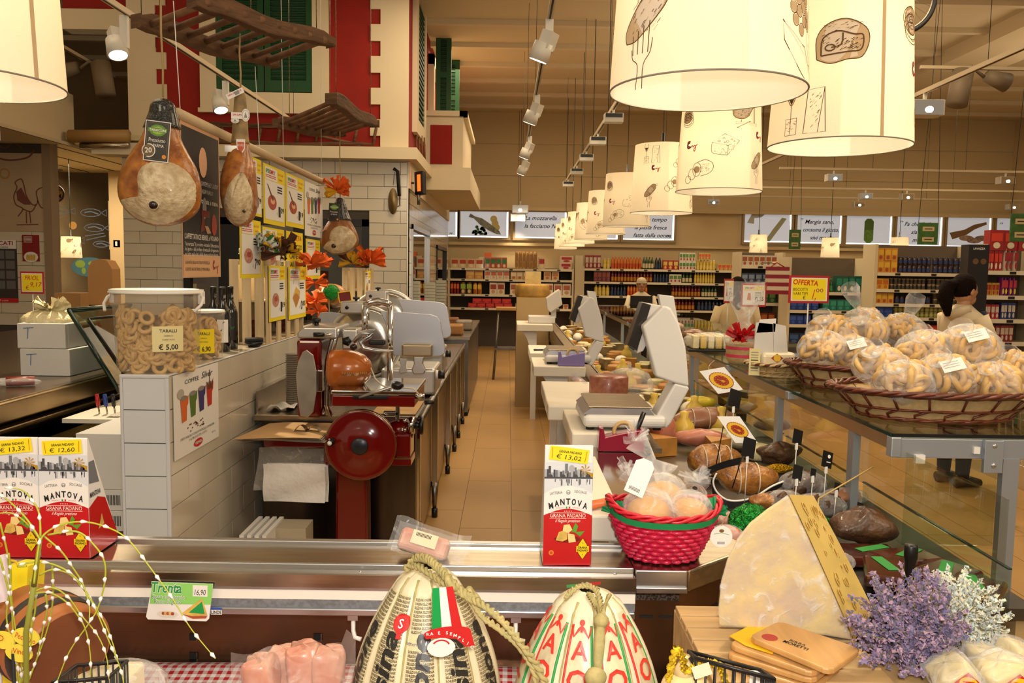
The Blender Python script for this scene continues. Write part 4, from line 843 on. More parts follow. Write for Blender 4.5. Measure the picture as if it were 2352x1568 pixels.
def dr_banner(b,fn,w,h):
 b.rect(-w/2+.012,-h/2+.1,w/2-.012,h/2-.02,BLP,fn=fn,nx=3);b.disc(.02,h/2-.15,.05,PINKM,ry=.068,fn=fn,z=.001)
 b.rect(-w/2+.012,-h/2+.004,w/2-.012,-h/2+.1,TAN,fn=fn,z=.0002,nx=3)
 for k,(t_,y,hh,bo)in enumerate((("PERCHÉ SOFFERMARTI A CONTEMPLARE \"IL GUSTO\"",.08,.02,.0),('QUANDO PUOI ASSAPORARLO?',.045,.02,0),('La mortadella tagliata a mano.',-.0,.024,.02),("L'AFFETTATRICE BERKEL a VOLANO",-.165,.022,.015),('"taccarezza" il prodotto evitando l\'alterazione',-.195,.017,0),('del gusto e del profumo dovuta allo sfregamento',-.217,.017,0),('ad alta velocità della lama sul prodotto.',-.239,.017,0))):
  b.text(t_,0,y,hh,WINK,fn=fn,wide=w*(.88 if k!=1 else.6),z=.001,bold=bo,res=1)
 b.text('LA BONTÀ DELLA NOSTRA MORTADELLA',-.06,-h/2+.06,.014,INK,fn=fn,wide=w*.62,z=.001,res=1);b.text('SI SENTE ANCHE PRIMA DI MANGIARLA',-.06,-h/2+.03,.014,INK,fn=fn,wide=w*.62,z=.001,res=1)
 RD=mat('printed slicer red','7c1c14',.5);b.poly([(-.02,-.13),(.03,-.12),(.03,-.06),(.05,.0),(.03,.0),(.0,-.05)],RD,fn=fn,z=.001);b.disc(.15,-.09,.035,mat('printed wheel red','b8382c',.5),ry=.05,fn=fn,z=.0014);b.rect(-.01,-.06,.09,-.03,RD,fn=fn,z=.0012);b.disc(.03,-.02,.025,mat('printed steel','9a958c',.5),ry=.05,fn=fn,z=.0011);b.poly([(.03,-.1),(.07,-.1),(.11,-.13),(.06,-.135)],TAN,fn=fn,z=.0015)
 MO['l'](b,lambda v:fn(V(v.x+.17,v.y-h/2+.05,.001)),.08,.002)
y0,y1=A.y+.02,Px(503,350,PX).y
sheet('advert_banner','long black advertising banner about a hand slicer, hung beside the largest ham','banner',y0,y1,rz-.69,rz-.02,TAN,dr_banner,curl=.008)
FOODR,FOODP,FOODY=mat('printed meat red','c0553f',.6,var=.4,scale=60),mat('printed ham pink','d99a86',.6,var=.4,scale=60),mat('printed cheese yellow','e6bf5c',.6,var=.3,scale=60)
def dr_offer(kind,price):
 def d(b,fn,w,h):
  m=w*.06;b.rect(-w/2+m,-h/2+m,w/2-m,h/2-h*.26,PAPER,fn=fn,z=.0004,nx=3)
  b.rect(-w/2+m*1.3,h/2-h*.25,w*.12,h/2-h*.04,PAPER,fn=fn,z=.0004);b.text('IPER',-w*.3,h/2-h*.14,h*.065,GREENP,fn=fn,wide=w*.17,z=.001,bold=.03);b.text('SIMPLY',-w*.1,h/2-h*.14,h*.065,REDINK,fn=fn,wide=w*.24,z=.001,bold=.03)
  for k in range(2):b.rect(-w*.4,h/2-h*(.18+.03*k),w*.06,h/2-h*(.168+.03*k),REDINK,fn=fn,z=.001)
  b.text('Dal 17 al 28',w*.28,h/2-h*.12,h*.04,REDINK,fn=fn,wide=w*.24,z=.001);b.text('Gennaio',w*.28,h/2-h*.2,h*.04,REDINK,fn=fn,wide=w*.18,z=.001)
  for k in range(3):b.rect(w*.12,h*.16-h*.045*k,w*.36,h*.185-h*.045*k,INK,fn=fn,z=.0009)
  c={'meat':FOODR,'ham':FOODP,'cheese':FOODY}[kind]
  if kind=='cheese':b.poly([(-w*.3,-h*.1),(-w*.1,h*.12),(w*.12,h*.02),(w*.1,-h*.12),(-w*.1,-h*.3)],c,fn=fn,z=.001);b.poly([(-w*.28,-h*.08),(-w*.1,-.0),(w*.1,-h*.1),(-w*.1,-h*.28)],mat('printed board','b9803f',.6),fn=fn,z=.0012)
  else:
   b.disc(-w*.12,-h*.12,w*.2,c,ry=h*.13,fn=fn,z=.001);b.disc(-w*.1,-h*.1,w*.1,PINKM if kind=='meat' else FOODR,ry=h*.05,fn=fn,z=.0013)
   if kind=='meat':b.poly([(-w*.36,h*.18),(-w*.3,h*.16),(-w*.06,-h*.06),(-w*.1,-h*.1)],mat('printed fork brown','5a3420',.6),fn=fn,z=.0014)
  b.text('€',w*.1,-h*.32,h*.05,INK,fn=fn,z=.001);b.text(price[0],w*.22,-h*.34,h*.17,INK,fn=fn,wide=w*.1,z=.001,bold=.03);b.text(price[1],w*.36,-h*.27,h*.09,INK,fn=fn,wide=w*.16,z=.001,bold=.03)
 return d
def yx(px):return Px(px,420,PX).y
offers=[(570,600,.045,.36,'ham',('7','99'),'yellow bordered offer poster half hidden behind the narrow ham, upper'),(604,653,.05,.39,'meat',('1','09'),'yellow bordered offer poster with tartare and brown fork'),(655,697,.05,.38,'meat',('1','19'),'yellow bordered offer poster with red mince'),(548,597,.385,.70,'ham',('7','90'),'yellow bordered offer poster half hidden behind the narrow ham, lower'),(601,651,.41,.70,'ham',('2','20'),'yellow bordered offer poster with roast, below the tartare one'),(701,734,.44,.72,'ham',('1','50'),'yellow bordered offer poster with jars, below the coffee cup sheet')]
for a,c,d0,d1,k,pr,lb in offers:sheet('offer_poster',lb,'poster',yx(a),yx(c),rz-d1,rz-d0,YEL,dr_offer(k,pr),curl=.006,grp='offer posters on the pole',X=PX+.002)
def dr_hand(b,fn,w,h):
 b.text('OFFERTA',0,h*.3,h*.12,mat('orange marker','e06a1e',.6),fn=fn,wide=w*.8,z=.001,shear=.1,bold=.01);b.text('CARPACCIO',0,h*.08,h*.12,INK,fn=fn,wide=w*.86,z=.001,shear=.1);b.text('CARNE',-w*.08,-h*.14,h*.12,INK,fn=fn,wide=w*.5,z=.001);b.text('SALADA',-w*.05,-h*.34,h*.12,INK,fn=fn,wide=w*.6,z=.001);b.text('1,95',w*.22,-h*.2,h*.16,REDINK,fn=fn,wide=w*.34,z=.0015,shear=.2)
sheet('offer_poster','handwritten yellow offer sheet below the red mince poster','poster',yx(656),yx(694),rz-.68,rz-.41,YEL,dr_hand,curl=.006,grp='offer posters on the pole',X=PX+.002)
CUPS=[mat('printed orange','dd6b2a',.6),mat('printed dark green','243528',.6),mat('printed violet','3c356e',.6),mat('printed red','c43322',.6)]
def dr_coffee(b,fn,w,h):
 b.text('COFFEE',-w*.12,h*.36,h*.05,INK,fn=fn,wide=w*.3,z=.001);b.text('Silver',w*.22,h*.36,h*.08,INK,fn=fn,wide=w*.26,z=.001,shear=.4)
 b.disc(-w*.36,h*.26,w*.07,mat('printed grey disc','b8b0a4',.6),ry=h*.06,fn=fn,z=.001)
 for k,c in enumerate(CUPS):
  x=-w*.3+w*.19*k;y=h*.06+h*.02*k
  b.poly([(x-w*.07,y+h*.14),(x+w*.07,y+h*.14),(x+w*.055,y-h*.14),(x-w*.04,y-h*.15)],c,fn=fn,z=.001);b.disc(x,y+h*.14,w*.07,mat('printed cup rim','8d857c',.6),ry=h*.03,fn=fn,z=.0012);b.poly([(x+w*.06,y+h*.14),(x+w*.1,y+h*.16),(x+w*.09,y+h*.06),(x+w*.06,y+h*.02)],c,fn=fn,z=.0011)
 BR_=mat('printed coffee brown','6a3a1c',.6);b.line([(w*.28,h*.44),(w*.28,h*.26)],w*.014,BR_,fn=fn,z=.0015);b.poly([(w*.2,h*.3),(w*.26,h*.25),(w*.28,h*.33),(w*.31,h*.25),(w*.37,h*.32),(w*.33,h*.19),(w*.23,h*.19)],BR_,fn=fn,z=.0014)
 rr=random.Random(4)
 for k in range(22):b.disc(-w*.25+rr.random()*w*.4,-h*.14-rr.random()*h*.1,w*.014,BR_,ry=h*.01,fn=fn,n=6,z=.001)
 b.text('SUBITO IN REGALO CON LA MORTADELLA VISMARISSIMA',0,-h*.3,h*.03,INK,fn=fn,wide=w*.76,z=.001,res=1);b.text('O IL PROSCIUTTO COTTO',0,-h*.35,h*.03,INK,fn=fn,wide=w*.4,z=.001,res=1)
 b.disc(0,-h*.42,w*.1,REDINK,ry=h*.05,fn=fn,z=.001);b.text('VISMARA',0,-h*.435,h*.035,WINK,fn=fn,wide=w*.16,z=.002,bold=.02);b.text('n t z',w*.36,-h*.4,h*.03,INK,fn=fn,wide=w*.08,z=.001)
sheet('advert_sheet','white coffee cup advert hung at the far end of the banner pole','poster',yx(699),yx(740),rz-.42,rz-.05,PAPER,dr_coffee,curl=.006,X=PX+.002)
# hanging hams
HAMB=mat('cured ham skin','c07a30',.3,var=.9,col2='7a3c14',scale=17,bump=.25,coat=.25,detail=6);HAMF=mat('ham fat face','e2d0ac',.42,var=.8,col2='b0946a',scale=26,bump=.5,coat=.2)
HAMS_=mat('ham shank skin','a98a58',.5,var=.5,scale=16);BONE=mat('dark bone eye','241014',.15,coat=.5);TWINE=mat('hemp twine','a3895c',.9)
FOIL=mat('black foil wrap','141212',.18,bump=.8,scale=30,coat=.6)
def sect_surf(secs):
 """secs: (z, xc, yc, hw, hd) from top down -> interpolated section at z"""
 def at(z):
  if z>=secs[0][0]:return secs[0][1:]
  for a,b in zip(secs,secs[1:]):
   if b[0]<=z<=a[0]:
    t=(a[0]-z)/max(a[0]-b[0],1e-9);return tuple(a[i]+(b[i]-a[i])*t for i in range(1,5))
  return secs[-1][1:]
 return at
def blob(b,secs,m,n=20,sub=3):
 """smooth body through elliptical sections"""
 cs=curve_sections(secs,sub);vs=[];fs=[];k=len(cs)
 for z,xc,yc,hw,hd in cs:
  for i in range(n):a=2*math.pi*i/n;vs.append((xc+hw*math.cos(a),yc+hd*math.sin(a),z))
 for j in range(k-1):
  for i in range(n):fs.append((j*n+i,(j+1)*n+i,(j+1)*n+(i+1)%n,j*n+(i+1)%n))
 fs+=[tuple(range(n)),tuple((k-1)*n+i for i in range(n-1,-1,-1))]
 b.add(vs,fs,m,True);return cs
def curve_sections(secs,sub):
 out=[]
 for i in range(len(secs)-1):
  p=[secs[max(0,min(len(secs)-1,i+k))]for k in(-1,0,1,2)]
  for q in range(sub):
   t=q/sub;out.append(tuple(.5*(2*p[1][c]+(p[2][c]-p[0][c])*t+(2*p[0][c]-5*p[1][c]+4*p[2][c]-p[3][c])*t*t+(3*p[1][c]-p[0][c]-3*p[2][c]+p[3][c])*t**3)for c in range(5)))
 out=[tuple(list(s[:3])+[max(s[3],.002),max(s[4],.002)])for s in out]
 return out+[secs[-1]]
def patch(b,at,poly,m,off=.004,rings=7,bulge=.0):
 poly=[tuple(q)for q in curve_pts([(*p,0)for p in poly[-1:]+poly+poly[:2]],3)[3:-3]]
 """patch conforming to the -Y side of a sectioned body; poly in (x,z)"""
 cx=sum(p[0]for p in poly)/len(poly);cz=sum(p[1]for p in poly)/len(poly);n=len(poly);vs=[];fs=[]
 for r in range(rings+1):
  f=1-r/rings*.98
  for p in poly:
   x,z=cx+(p[0]-cx)*f,cz+(p[1]-cz)*f;xc,yc,hw,hd=at(z);q=max(0,1-((x-xc)/max(hw,1e-6))**2)
   vs.append((x,yc-hd*math.sqrt(q)-off*(0 if r==0 else 1)-bulge*(1-f*f),z))
 for r in range(rings):
  for i in range(n):fs.append((r*n+i,r*n+(i+1)%n,(r+1)*n+(i+1)%n,(r+1)*n+i))
 fs.append(tuple(rings*n+i for i in range(n)));b.add(vs,fs,m,True)
def knot_rope(b,pts,r=.004,m=TWINE):b.tube(pts,r,m,6)
def ham(Y,px,secs_px,patch_px,eye_px,label,hook_z,black=False,dk=1.0,bodym=None,tagpx=None,hook_at=None):
 k=Y/F;o=P(px,620,Y);to=lambda x,y:P(x,y,Y)
 secs=[]
 for y,xc,hw,f in secs_px:p=to(xc,y);secs.append((p.z,p.x,Y,hw*k,hw*k*f))
 at=sect_surf(curve_sections(secs,3)[::1]);top=secs[0]
 t=thing('cured_ham',label,'ham',(top[1],Y,secs[-1][0]),'hanging hams');b=MB();blob(b,secs,bodym or HAMB);b.build('body',t)
 b=MB();patch(b,at,[(to(x,y).x,to(x,y).z)for x,y in patch_px],HAMF,.006,bulge=.012);b.build('cut_face',t)
 if eye_px:
  x,y,r=eye_px;p=to(x,y);xc,yc,hw,hd=at(p.z);yy=yc-hd*math.sqrt(max(0,1-((p.x-xc)/hw)**2))-.018;b=MB();b.ball((p.x,yy+.008,p.z),(r*k,.016,r*k),BONE,16,8);b.torus(r*k*1.0,r*k*.18,HAMF,Matrix.Translation((p.x,yy+.006,p.z))@Matrix.Rotation(math.pi/2,4,'X'),16,6);b.build('bone',t)
 if black:
  b=MB();w=[(z,x,y,hw*1.12+.002,hd*1.12+.002)for z,x,y,hw,hd in secs[:black]];blob(b,w,FOIL,18,4);b.build('shank_wrap',t)
 b=MB();hx=hook_at or(top[1],Y,hook_z);knot_rope(b,[(top[1],Y,top[0]-.01),(top[1]+.003,Y,(top[0]*2+hx[2])/3),(top[1]-.002,Y+.0,(top[0]+hx[2]*2)/3),hx],.0045);b.ball((top[1],Y-.01,top[0]-.005),.012,TWINE,8,6);b.build('rope',t)
 return t,to,at,k
b_=lambda:MB()
t,to,at,k=ham(3.45,367,[(228,374,10,1),(240,374,22,.9),(262,374,27,.8),(295,372,36,.8),(325,370,47,.75),(350,368,62,.7),(385,367,82,.62),(420,367,92,.58),(455,368,92,.55),(485,372,80,.5),(508,372,52,.42),(519,370,16,.3)],[(340,440),(338,410),(350,388),(380,376),(415,380),(443,400),(457,430),(456,462),(442,488),(415,506),(380,516),(345,512),(315,498),(292,475),(287,462),(305,476),(325,480),(336,465)],(375,474,11),'largest hanging ham with a black and green label and dark round bone',2.72,4)
LABK=mat('black label card','191714',.45)
def dr_tag(b,M_,w,h,top='TARASCONI',txt=('Prosciutto','di PARMA')):
 b.disc(0,h*.28,w*.36,mat('label green','5a8a2c',.5),ry=h*.15,M=M_,z=.001);b.disc(0,h*.28,w*.26,mat('label lime','93b83c',.5),ry=h*.1,M=M_,z=.0014);b.rect(-w*.4,h*.24,w*.4,h*.34,mat('label green','5a8a2c',.5),M=M_,z=.0018);b.text(top,0,h*.255,h*.06,WINK,M_,wide=w*.7,z=.0024,bold=.02)
 b.text(txt[0],0,-h*.02,h*.1,WINK,M_,wide=w*.7,z=.001);b.text(txt[1],0,-h*.15,h*.08,WINK,M_,wide=w*.6,z=.001);b.disc(w*.34,-h*.38,w*.09,mat('orange seal','e08a1e',.5),M=M_,z=.001)
 b.line([(-w*.44,-h*.46),(w*.44,-h*.46),(w*.44,h*.46),(-w*.44,h*.46)],w*.012,mat('gold line','8a7a4c',.5),M_,closed=True,z=.0008)
a=to(384,333);yy=at(a.z)[1]-at(a.z)[3]-.03;M_=frame((a.x,yy,a.z),(1,.1,-.10),(.1,0,1));b=MB();w_,h_=50*k,84*k;b.rect(-w_/2-.003,-h_/2-.003,w_/2+.003,h_/2+.003,PAPER,M_);b.rect(-w_/2,-h_/2,w_/2,h_/2,LABK,M_,z=.0005);b.rect(-w_/2-.003,-h_/2-.003,w_/2+.003,h_/2+.003,PAPER,M_,z=-.0015);b.build('label_card',t)
b=MB();dr_tag(b,M_,w_,h_);b.build('print',t)
a=to(366,353);M2=frame((a.x,yy-.004,a.z),(1,0,0),(0,0,1));b=MB();b.disc(0,0,15*k,PAPER,M=M2,n=20);b.disc(0,0,13*k,mat('bronze seal','6d5636',.4),M=M2,z=.001,n=20);b.text('20',0,-5*k,11*k,WINK,M2,z=.002,bold=.02);b.build('seal',t)
t,to,at,k=ham(3.95,552,[(212,552,7,1),(222,552,12,.9),(260,551,14,1),(310,551,17,1),(335,551,20,1),(360,550,27,1.2),(395,549,35,1.5),(430,549,37,1.8),(465,551,37,1.8),(495,552,31,1.5),(512,552,20,1.2),(520,551,6,.8)],[(570,400),(582,425),(587,455),(585,485),(575,505),(558,517),(538,515),(528,500),(530,480),(538,455),(550,428)],(575,488,4),'narrow side-on hanging ham with oval paper tags on its long shank',2.70,hook_at=(P(552,100,3.95).x,3.95,2.72))
SHW=HAMS_
b=MB();blob(b,[(z,x,y,hw*1.05+.001,hd*1.05+.001)for z,x,y,hw,hd in[(to(552,q).z,to(552,q).x,3.95,h*k,h*k)for q,h in((214,9),(225,12),(262,14),(312,17),(330,19))]],SHW,14,2);b.build('shank_skin',t)
for x,y,w_,h_,ty in((557,270,34,14,'band'),(572,269,9,14,'oval'),(548,281,9,6,'oval'),(543,345,36,14,'band'),(561,340,12,20,'shield'),(548,220,40,12,'ticket')):
 a=to(x,y);b=MB();M_=frame((a.x,3.95-.05,a.z),(1,.1,0 if ty!='ticket' else.5),(0,0,1))
 if ty=='oval':b.disc(0,0,w_*k,PAPER,ry=h_*k,M=M_,n=18);b.line(ell(0,0,w_*k*.8,h_*k*.8,16),.001,INK,M_,z=.001);b.poly([(-w_*k*.4,-h_*k*.4),(w_*k*.4,-h_*k*.4),(0,h_*k*.5)],mat('label grey','8d8a86',.6),M_,z=.001)
 elif ty=='shield':b.poly([(-w_*k/1.2,h_*k*.8),(w_*k/1.2,h_*k*.8),(w_*k/1.4,-h_*k*.3),(0,-h_*k),(-w_*k/1.4,-h_*k*.3)],PAPER,M_);b.poly([(-w_*k/1.6,h_*k*.5),(w_*k/1.6,h_*k*.5),(w_*k/1.8,-h_*k*.2),(0,-h_*k*.7),(-w_*k/1.8,-h_*k*.2)],mat('shield orange red','c8502a',.5),M_,z=.001);b.text('SAN DANIELE',0,0,h_*k*.3,WINK,M_,wide=w_*k*1.1,z=.002)
 else:
  b.rect(-w_*k/2,-h_*k/2,w_*k/2,h_*k/2,PAPER if y<340 else ALU,M_)
  if y<340:b.text('SAN DANIELE',0,0,h_*k*.3,REDINK,M_,wide=w_*k*.8,z=.001,bold=.02)
  if ty=='ticket':b.rect(-.002,-.008,.02,.008,mat('label grey','8d8a86',.6),M_,z=.002)
 b.build('paper_tag',t)
t,to,at,k=ham(6.3,780,[(455,781,7,1),(470,781,12,.9),(490,780,18,.85),(505,780,24,.75),(525,780,36,.65),(545,780,43,.6),(562,780,42,.55),(575,778,32,.5),(584,776,12,.4)],[(760,552),(765,532),(782,520),(803,524),(818,540),(820,556),(808,572),(785,581),(762,580),(745,570),(752,560)],(772,565,6),'small hanging ham topped with an orange paper bow',2.66,4,bodym=mat('dark cured ham skin','a0642a',.35,var=.7,col2='6e3c16',scale=9,bump=.25,coat=.25))
a=to(775,490);M_=frame((a.x,6.3-.12,a.z),(1,0,-.05),(0,0,1));b=MB();b.rect(-24*k*.5,-20*k,24*k*.5,20*k,LABK,M_);b.rect(-24*k*.5,-20*k,24*k*.5,20*k,PAPER,M_,z=-.001);b.build('label_card',t);b=MB();dr_tag(b,M_,24*k,40*k);b.build('print',t)
OR,BRN,YLC,DOT=mat('orange crepe paper','e5641a',.75),mat('brown crepe paper','55301c',.75),mat('golden crepe paper','d9a51c',.75),mat('dotted ribbon','e4e2da',.6,var=1,col2='2f7a3a',scale=40,detail=0,ramp=(.42,.45))
def ruffle(b,c,r,n,mats,seed,flat=.8,up=.2):
 """crumpled paper bow: crimped petals around a centre"""
 rr=random.Random(seed)
 for i in range(n):
  a=rr.random()*6.28;e=rr.uniform(-.5,1.0);d=V(math.cos(a)*math.cos(e),math.sin(a)*math.cos(e)*flat,math.sin(e)*.8+up).normalized();s_=d.cross(V(rr.random(),rr.random(),rr.random())).normalized();q=d.cross(s_);L_=r*rr.uniform(.65,1.1);w=r*rr.uniform(.3,.5);ph=rr.random()*6
  b.grid(lambda u,v:V(*c)+d*(L_*v)+s_*((u-.5)*w*(.25+1.2*v)*(1 if v<.9 else.85))+q*(w*.28*math.sin(u*9+ph)*(v+.1)+.15*w*math.sin(v*5+ph)),6,5,mats[i%len(mats)],True)
b=MB();c=to(775,440);ruffle(b,(c.x,6.28,c.z),38*k,16,[OR,OR,OR,YLC],5,up=.1);b.build('paper_bow',t)
# things on the half wall
WT=1.2
BUCK=film('frosted bucket plastic','efe2cc',.14,.05,.4,6,.2,.06);LIDM=mat('white bucket lid','efeae0',.4);TAR=mat('baked ring crust','dfb878',.55,var=.5,col2='b5833f',scale=25)
tb=MB();tb.torus(.024,.0095,TAR,n=14,k=7);tar_me=tb.mesh('taralli_ring')
tb=MB();tb.torus(.021,.010,TAR,n=14,k=7,sx=1.15);tar_me2=tb.mesh('taralli_ring')
def bucket(c,rb,rt,h,label,n_rings,seed,ptxt,price,pm,pa,pz,ps,big=True):
 t=thing('snack_bucket',label,'bucket',c,'snack buckets');x,y,z=c;T=Matrix.Translation(c)
 b=MB();b.lathe([(rb*.96,0),(rb,.006),(rb+(rt-rb)*.8,h*.78),(rt*1.02,h*.8),(rt*1.03,h*.955)],BUCK,40,T);b.build('tub',t)
 b=MB();b.lathe([(rt*1.03,h*.95),(rt*1.08,h*.955),(rt*1.08,h*.975),(rt*1.05,h*.98),(rt*1.06,h),(rt*.98,h*1.005),(rt*.95,h*.99)],LIDM,40,T);b.build('lid',t)
 if big:
  b=MB()
  for s in(-1,1):b.tube([(x+s*rt*1.04,y,z+h*.93),(x+s*rt*1.14,y-.02,z+h*.9),(x+s*rt*1.15,y-.05,z+h*.82),(x+s*rt*1.05,y-.08,z+h*.74)],.007,LIDM,8);b.box((x+s*rt*1.06,y,z+h*.9),(.02,.03,.05),LIDM)
  b.build('handle',t)
 rr=random.Random(seed)
 for i in range(n_rings):
  zz=z+.02+rr.random()*h*.68;R0=rb+(rt-rb)*(zz-z)/h-.030;a=rr.uniform(math.pi*.98,math.pi*2.02)if rr.random()<.85 else rr.random()*6.28;q=R0*(1 if rr.random()<.8 else rr.random()**.5)
  o=piece('taralli_ring',tar_me,(x+q*math.cos(a),y+q*math.sin(a),zz),t,(rr.uniform(.7,1.9),rr.uniform(-.7,.7),a+math.pi/2+rr.uniform(-.5,.5)))
 b=MB();b.lathe([(rb*.70,.012),(rb*.74,h*.3),(rb*.76,h*.66),(.01,h*.68)],mat('ring filling','a07c48',.8,var=.8,col2='5a4020',scale=45,detail=2),24,T);b.build('filling',t)
 zc=z+pz;R1=rb+(rt-rb)*pz/h+.003
 def fn(v):a=-math.pi/2+pa+v.x/R1;return(x+(R1+v.z)*math.cos(a),y+(R1+v.z)*math.sin(a),zc+v.y)
 b=MB();w,hh=ps;b.rect(-w/2,-hh/2,w/2,hh/2,pm,fn=fn,nx=8);b.build('price_label',t);b=MB()
 b.text('TARALLI',.0,hh*.26,hh*.12,INK,fn=fn,wide=w*.55,z=.001,bold=.01);b.text(ptxt[0],0,hh*.1,hh*.05,INK,fn=fn,wide=w*.3,z=.001);b.text(ptxt[1],0,-hh*.05,hh*.05,INK,fn=fn,wide=w*.4,z=.001);b.text('€ '+price,0,-hh*.42,hh*.2,INK,fn=fn,wide=w*.62,z=.001,bold=.015);b.build('print',t)
c=P(365,860,3.565);bucket((c.x,3.565,WT),.163,.178,.345,'large plastic bucket of baked rings with cream price label 5,00',190,3,('CASERECCI','CLASSICI AL KG'),'5,00',mat('cream label','efe2a8',.7),R(36),.145,(.125,.105))
c=P(478,835,4.02);bucket((-1.475,4.03,WT),.085,.092,.235,'small plastic bucket of baked rings with yellow price label 6,90',50,8,('CASERECCI','MULTICEREALI'),'6,90',YEL,R(18),.09,(.10,.115),False)
WG=mat('dark wine glass','0b0a0a',.08,coat=.5);CAPK=mat('black capsule','141214',.35)
for k,(px,Y,lb,lm,tx)in enumerate(((492,4.42,'dark wine bottle with dark label, next to the small bucket',mat('wine label black','1d1512',.5),'Rosso'),(513,4.36,'dark wine bottle with white label, middle of the three by the crate',PAPER,'1'),(531,4.5,'dark wine bottle with green lettering, next to the crate',mat('wine label black','1d1512',.5),'Mar'))):
 c=P(px,800,Y);T=Matrix.Translation((c.x,Y,WT));t=thing('wine_bottle',lb,'bottle',(c.x,Y,WT),'wine bottles by the crate');r=.037
 b=MB();b.lathe([(r*.9,0),(r,.008),(r,.195),(r*.8,.225),(.016,.26),(.0145,.33)],WG,22,T);b.build('glass_body',t)
 b=MB();b.lathe([(.0152,.262),(.0152,.325),(.0165,.326),(.0165,.338),(.012,.34)],CAPK,18,T);b.build('capsule',t)
 def fn(v,c=c,Y=Y):a=-math.pi/2+.25+v.x/r;return(c.x+(r+.0006+v.z)*math.cos(a),Y+(r+.0006+v.z)*math.sin(a),WT+.11+v.y)
 b=MB();b.rect(-.03,-.06,.03,.06,lm,fn=fn,nx=8);b.build('label',t);b=MB();b.text(tx,0,.0,.05 if k==1 else.022,INK if k==1 else(REDINK if k==0 else GREENP),fn=fn,wmax=.05,z=.0006,shear=.3);b.build('lettering',t)
t=thing('black_dish','small stack of black dishes beside the wine bottles on the half wall','dish',(-1.42,4.62,WT));b=MB();b.lathe([(.03,0),(.055,.03),(.05,.03),(.028,.006)],BLACK,20,Matrix.Translation((-1.42,4.64,WT)));b.lathe([(.02,.03),(.05,.032),(.05,.05),(.02,.052)],BLACKM,20,Matrix.Translation((-1.42,4.64,WT)));b.build('bowl',t)
def crate(x0,x1,y0,y1,z0,h,label,fill):
 t=thing('wooden_crate',label,'crate',((x0+x1)/2,y0,z0),'upright crates');n=3;wd=(x1-x0)
 def slat(lo,hi):b=MB();b.box2(lo,hi,WOOD);b.build('slat',t,bev=.002)
 for k in range(n):a=x0+wd*k/n;slat((a+.004,y0-.012,z0),(a+wd/n*.78,y0,z0+h))
 for k in range(4):a=y0+(y1-y0)*k/4;slat((x1-.012,a+.01,z0),(x1,a+(y1-y0)/4*.42,z0+h))
 slat((x0,y0,z0),(x1-.012,y1,z0+.012));slat((x0,y0,z0+h-.03),(x1,y0+.012,z0+h-.002));slat((x0,y1-.012,z0),(x1,y1,z0+h));slat((x0,y0,z0),(x0+.01,y1,z0+h));slat((x0+.01,y0,z0+h*.5),(x1-.014,y1,z0+h*.5+.012))
 rr=random.Random(int(x0*-100+y0*10))
 for k in range(2):
  c=(x0+.1,y0+.12+(y1-y0-.24)*k,z0+.075);b=MB();b.ball(c,(.045,.05,.06),fill,14,10);tag(b.build('salami_bundle'),'dark peppery salami ball inside the '+label.split(' crate')[0]+' crate','salami','salami in the '+label.split(' ')[0]+' crate')
 return t
PEP=mat('dark peppery salami','4a1a12',.6,var=.6,col2='8a3a22',scale=50,bump=.6)
cz=P(560,600,4.77);crate(-1.60,-1.385,4.77,5.62,WT+.001,cz.z-WT+.01,'nearer tall wooden crate on the half wall with paper bow',PEP)
crate(-1.60,-1.385,8.0,8.55,WT+.001,.45,'farther wooden crate on the half wall beside the orange streamers',PEP)
for a,c,y0_,y1_,k_,pr,lb in((617,655,610,740,'ham',('1','19'),'yellow offer poster with a round platter pinned to the nearer crate'),(662,702,612,735,'cheese',('0','85'),'yellow offer poster with cheese board pinned to the nearer crate')):
 q0,q1=Px(a,700,-1.38),Px(c,700,-1.38);sheet('offer_poster',lb,'poster',q0.y,q1.y,Px(a,y1_,-1.38).z,Px(a,y0_,-1.38).z,YEL,dr_offer(k_,pr),X=-1.378,curl=.004,grp='offers pinned to crates')
q0,q1=Px(838,700,-1.38),Px(852,700,-1.38);sheet('offer_poster','narrow yellow offer poster pinned to the farther crate','poster',q0.y,q1.y,Px(838,690,-1.38).z,Px(838,622,-1.38).z,YEL,dr_offer('cheese',('1','20')),X=-1.384,grp='offers pinned to crates')
t=thing('paper_bow','yellow and brown crepe bow with dotted ribbon on top of the nearer crate','bow',(-1.49,4.8,cz.z));k=4.8/F
b=MB();c=P(640,590,4.62);ruffle(b,(c.x,4.68,cz.z+.05),.12,34,[YLC,BRN,BRN],3,up=.25);b.build('crepe',t)
b=MB();c=P(588,562,4.6);ruffle(b,(c.x,4.66,cz.z+.06),.115,26,[DOT,DOT,mat('white ribbon','dfe0da',.6)],6,up=.25);b.build('dotted_ribbon',t)
t=thing('paper_streamer','long orange crepe streamer falling down the nearer crate end','streamer',(-1.40,5.75,WT));b=MB()
for(x,y,r,Yq)in((715,605,.12,5.4),(735,610,.10,5.6),(722,650,.10,5.75),(727,690,.10,5.8),(728,715,.09,5.8)):c=P(x,y,Yq);ruffle(b,(c.x,Yq,c.z),r,12,[OR],int(x),up=-.1 if y>620 else.2)
b.build('crepe',t)
t=thing('paper_bow','yellow brown and orange crepe bow on the farther crate','bow',(-1.5,8.05,1.65));b=MB();c=P(810,600,7.95);ruffle(b,(c.x,8.0,1.69),.15,22,[YLC,BRN,YLC],11);c=P(846,600,7.95);ruffle(b,(c.x,8.0,1.7),.18,20,[OR],12);b.build('crepe',t)
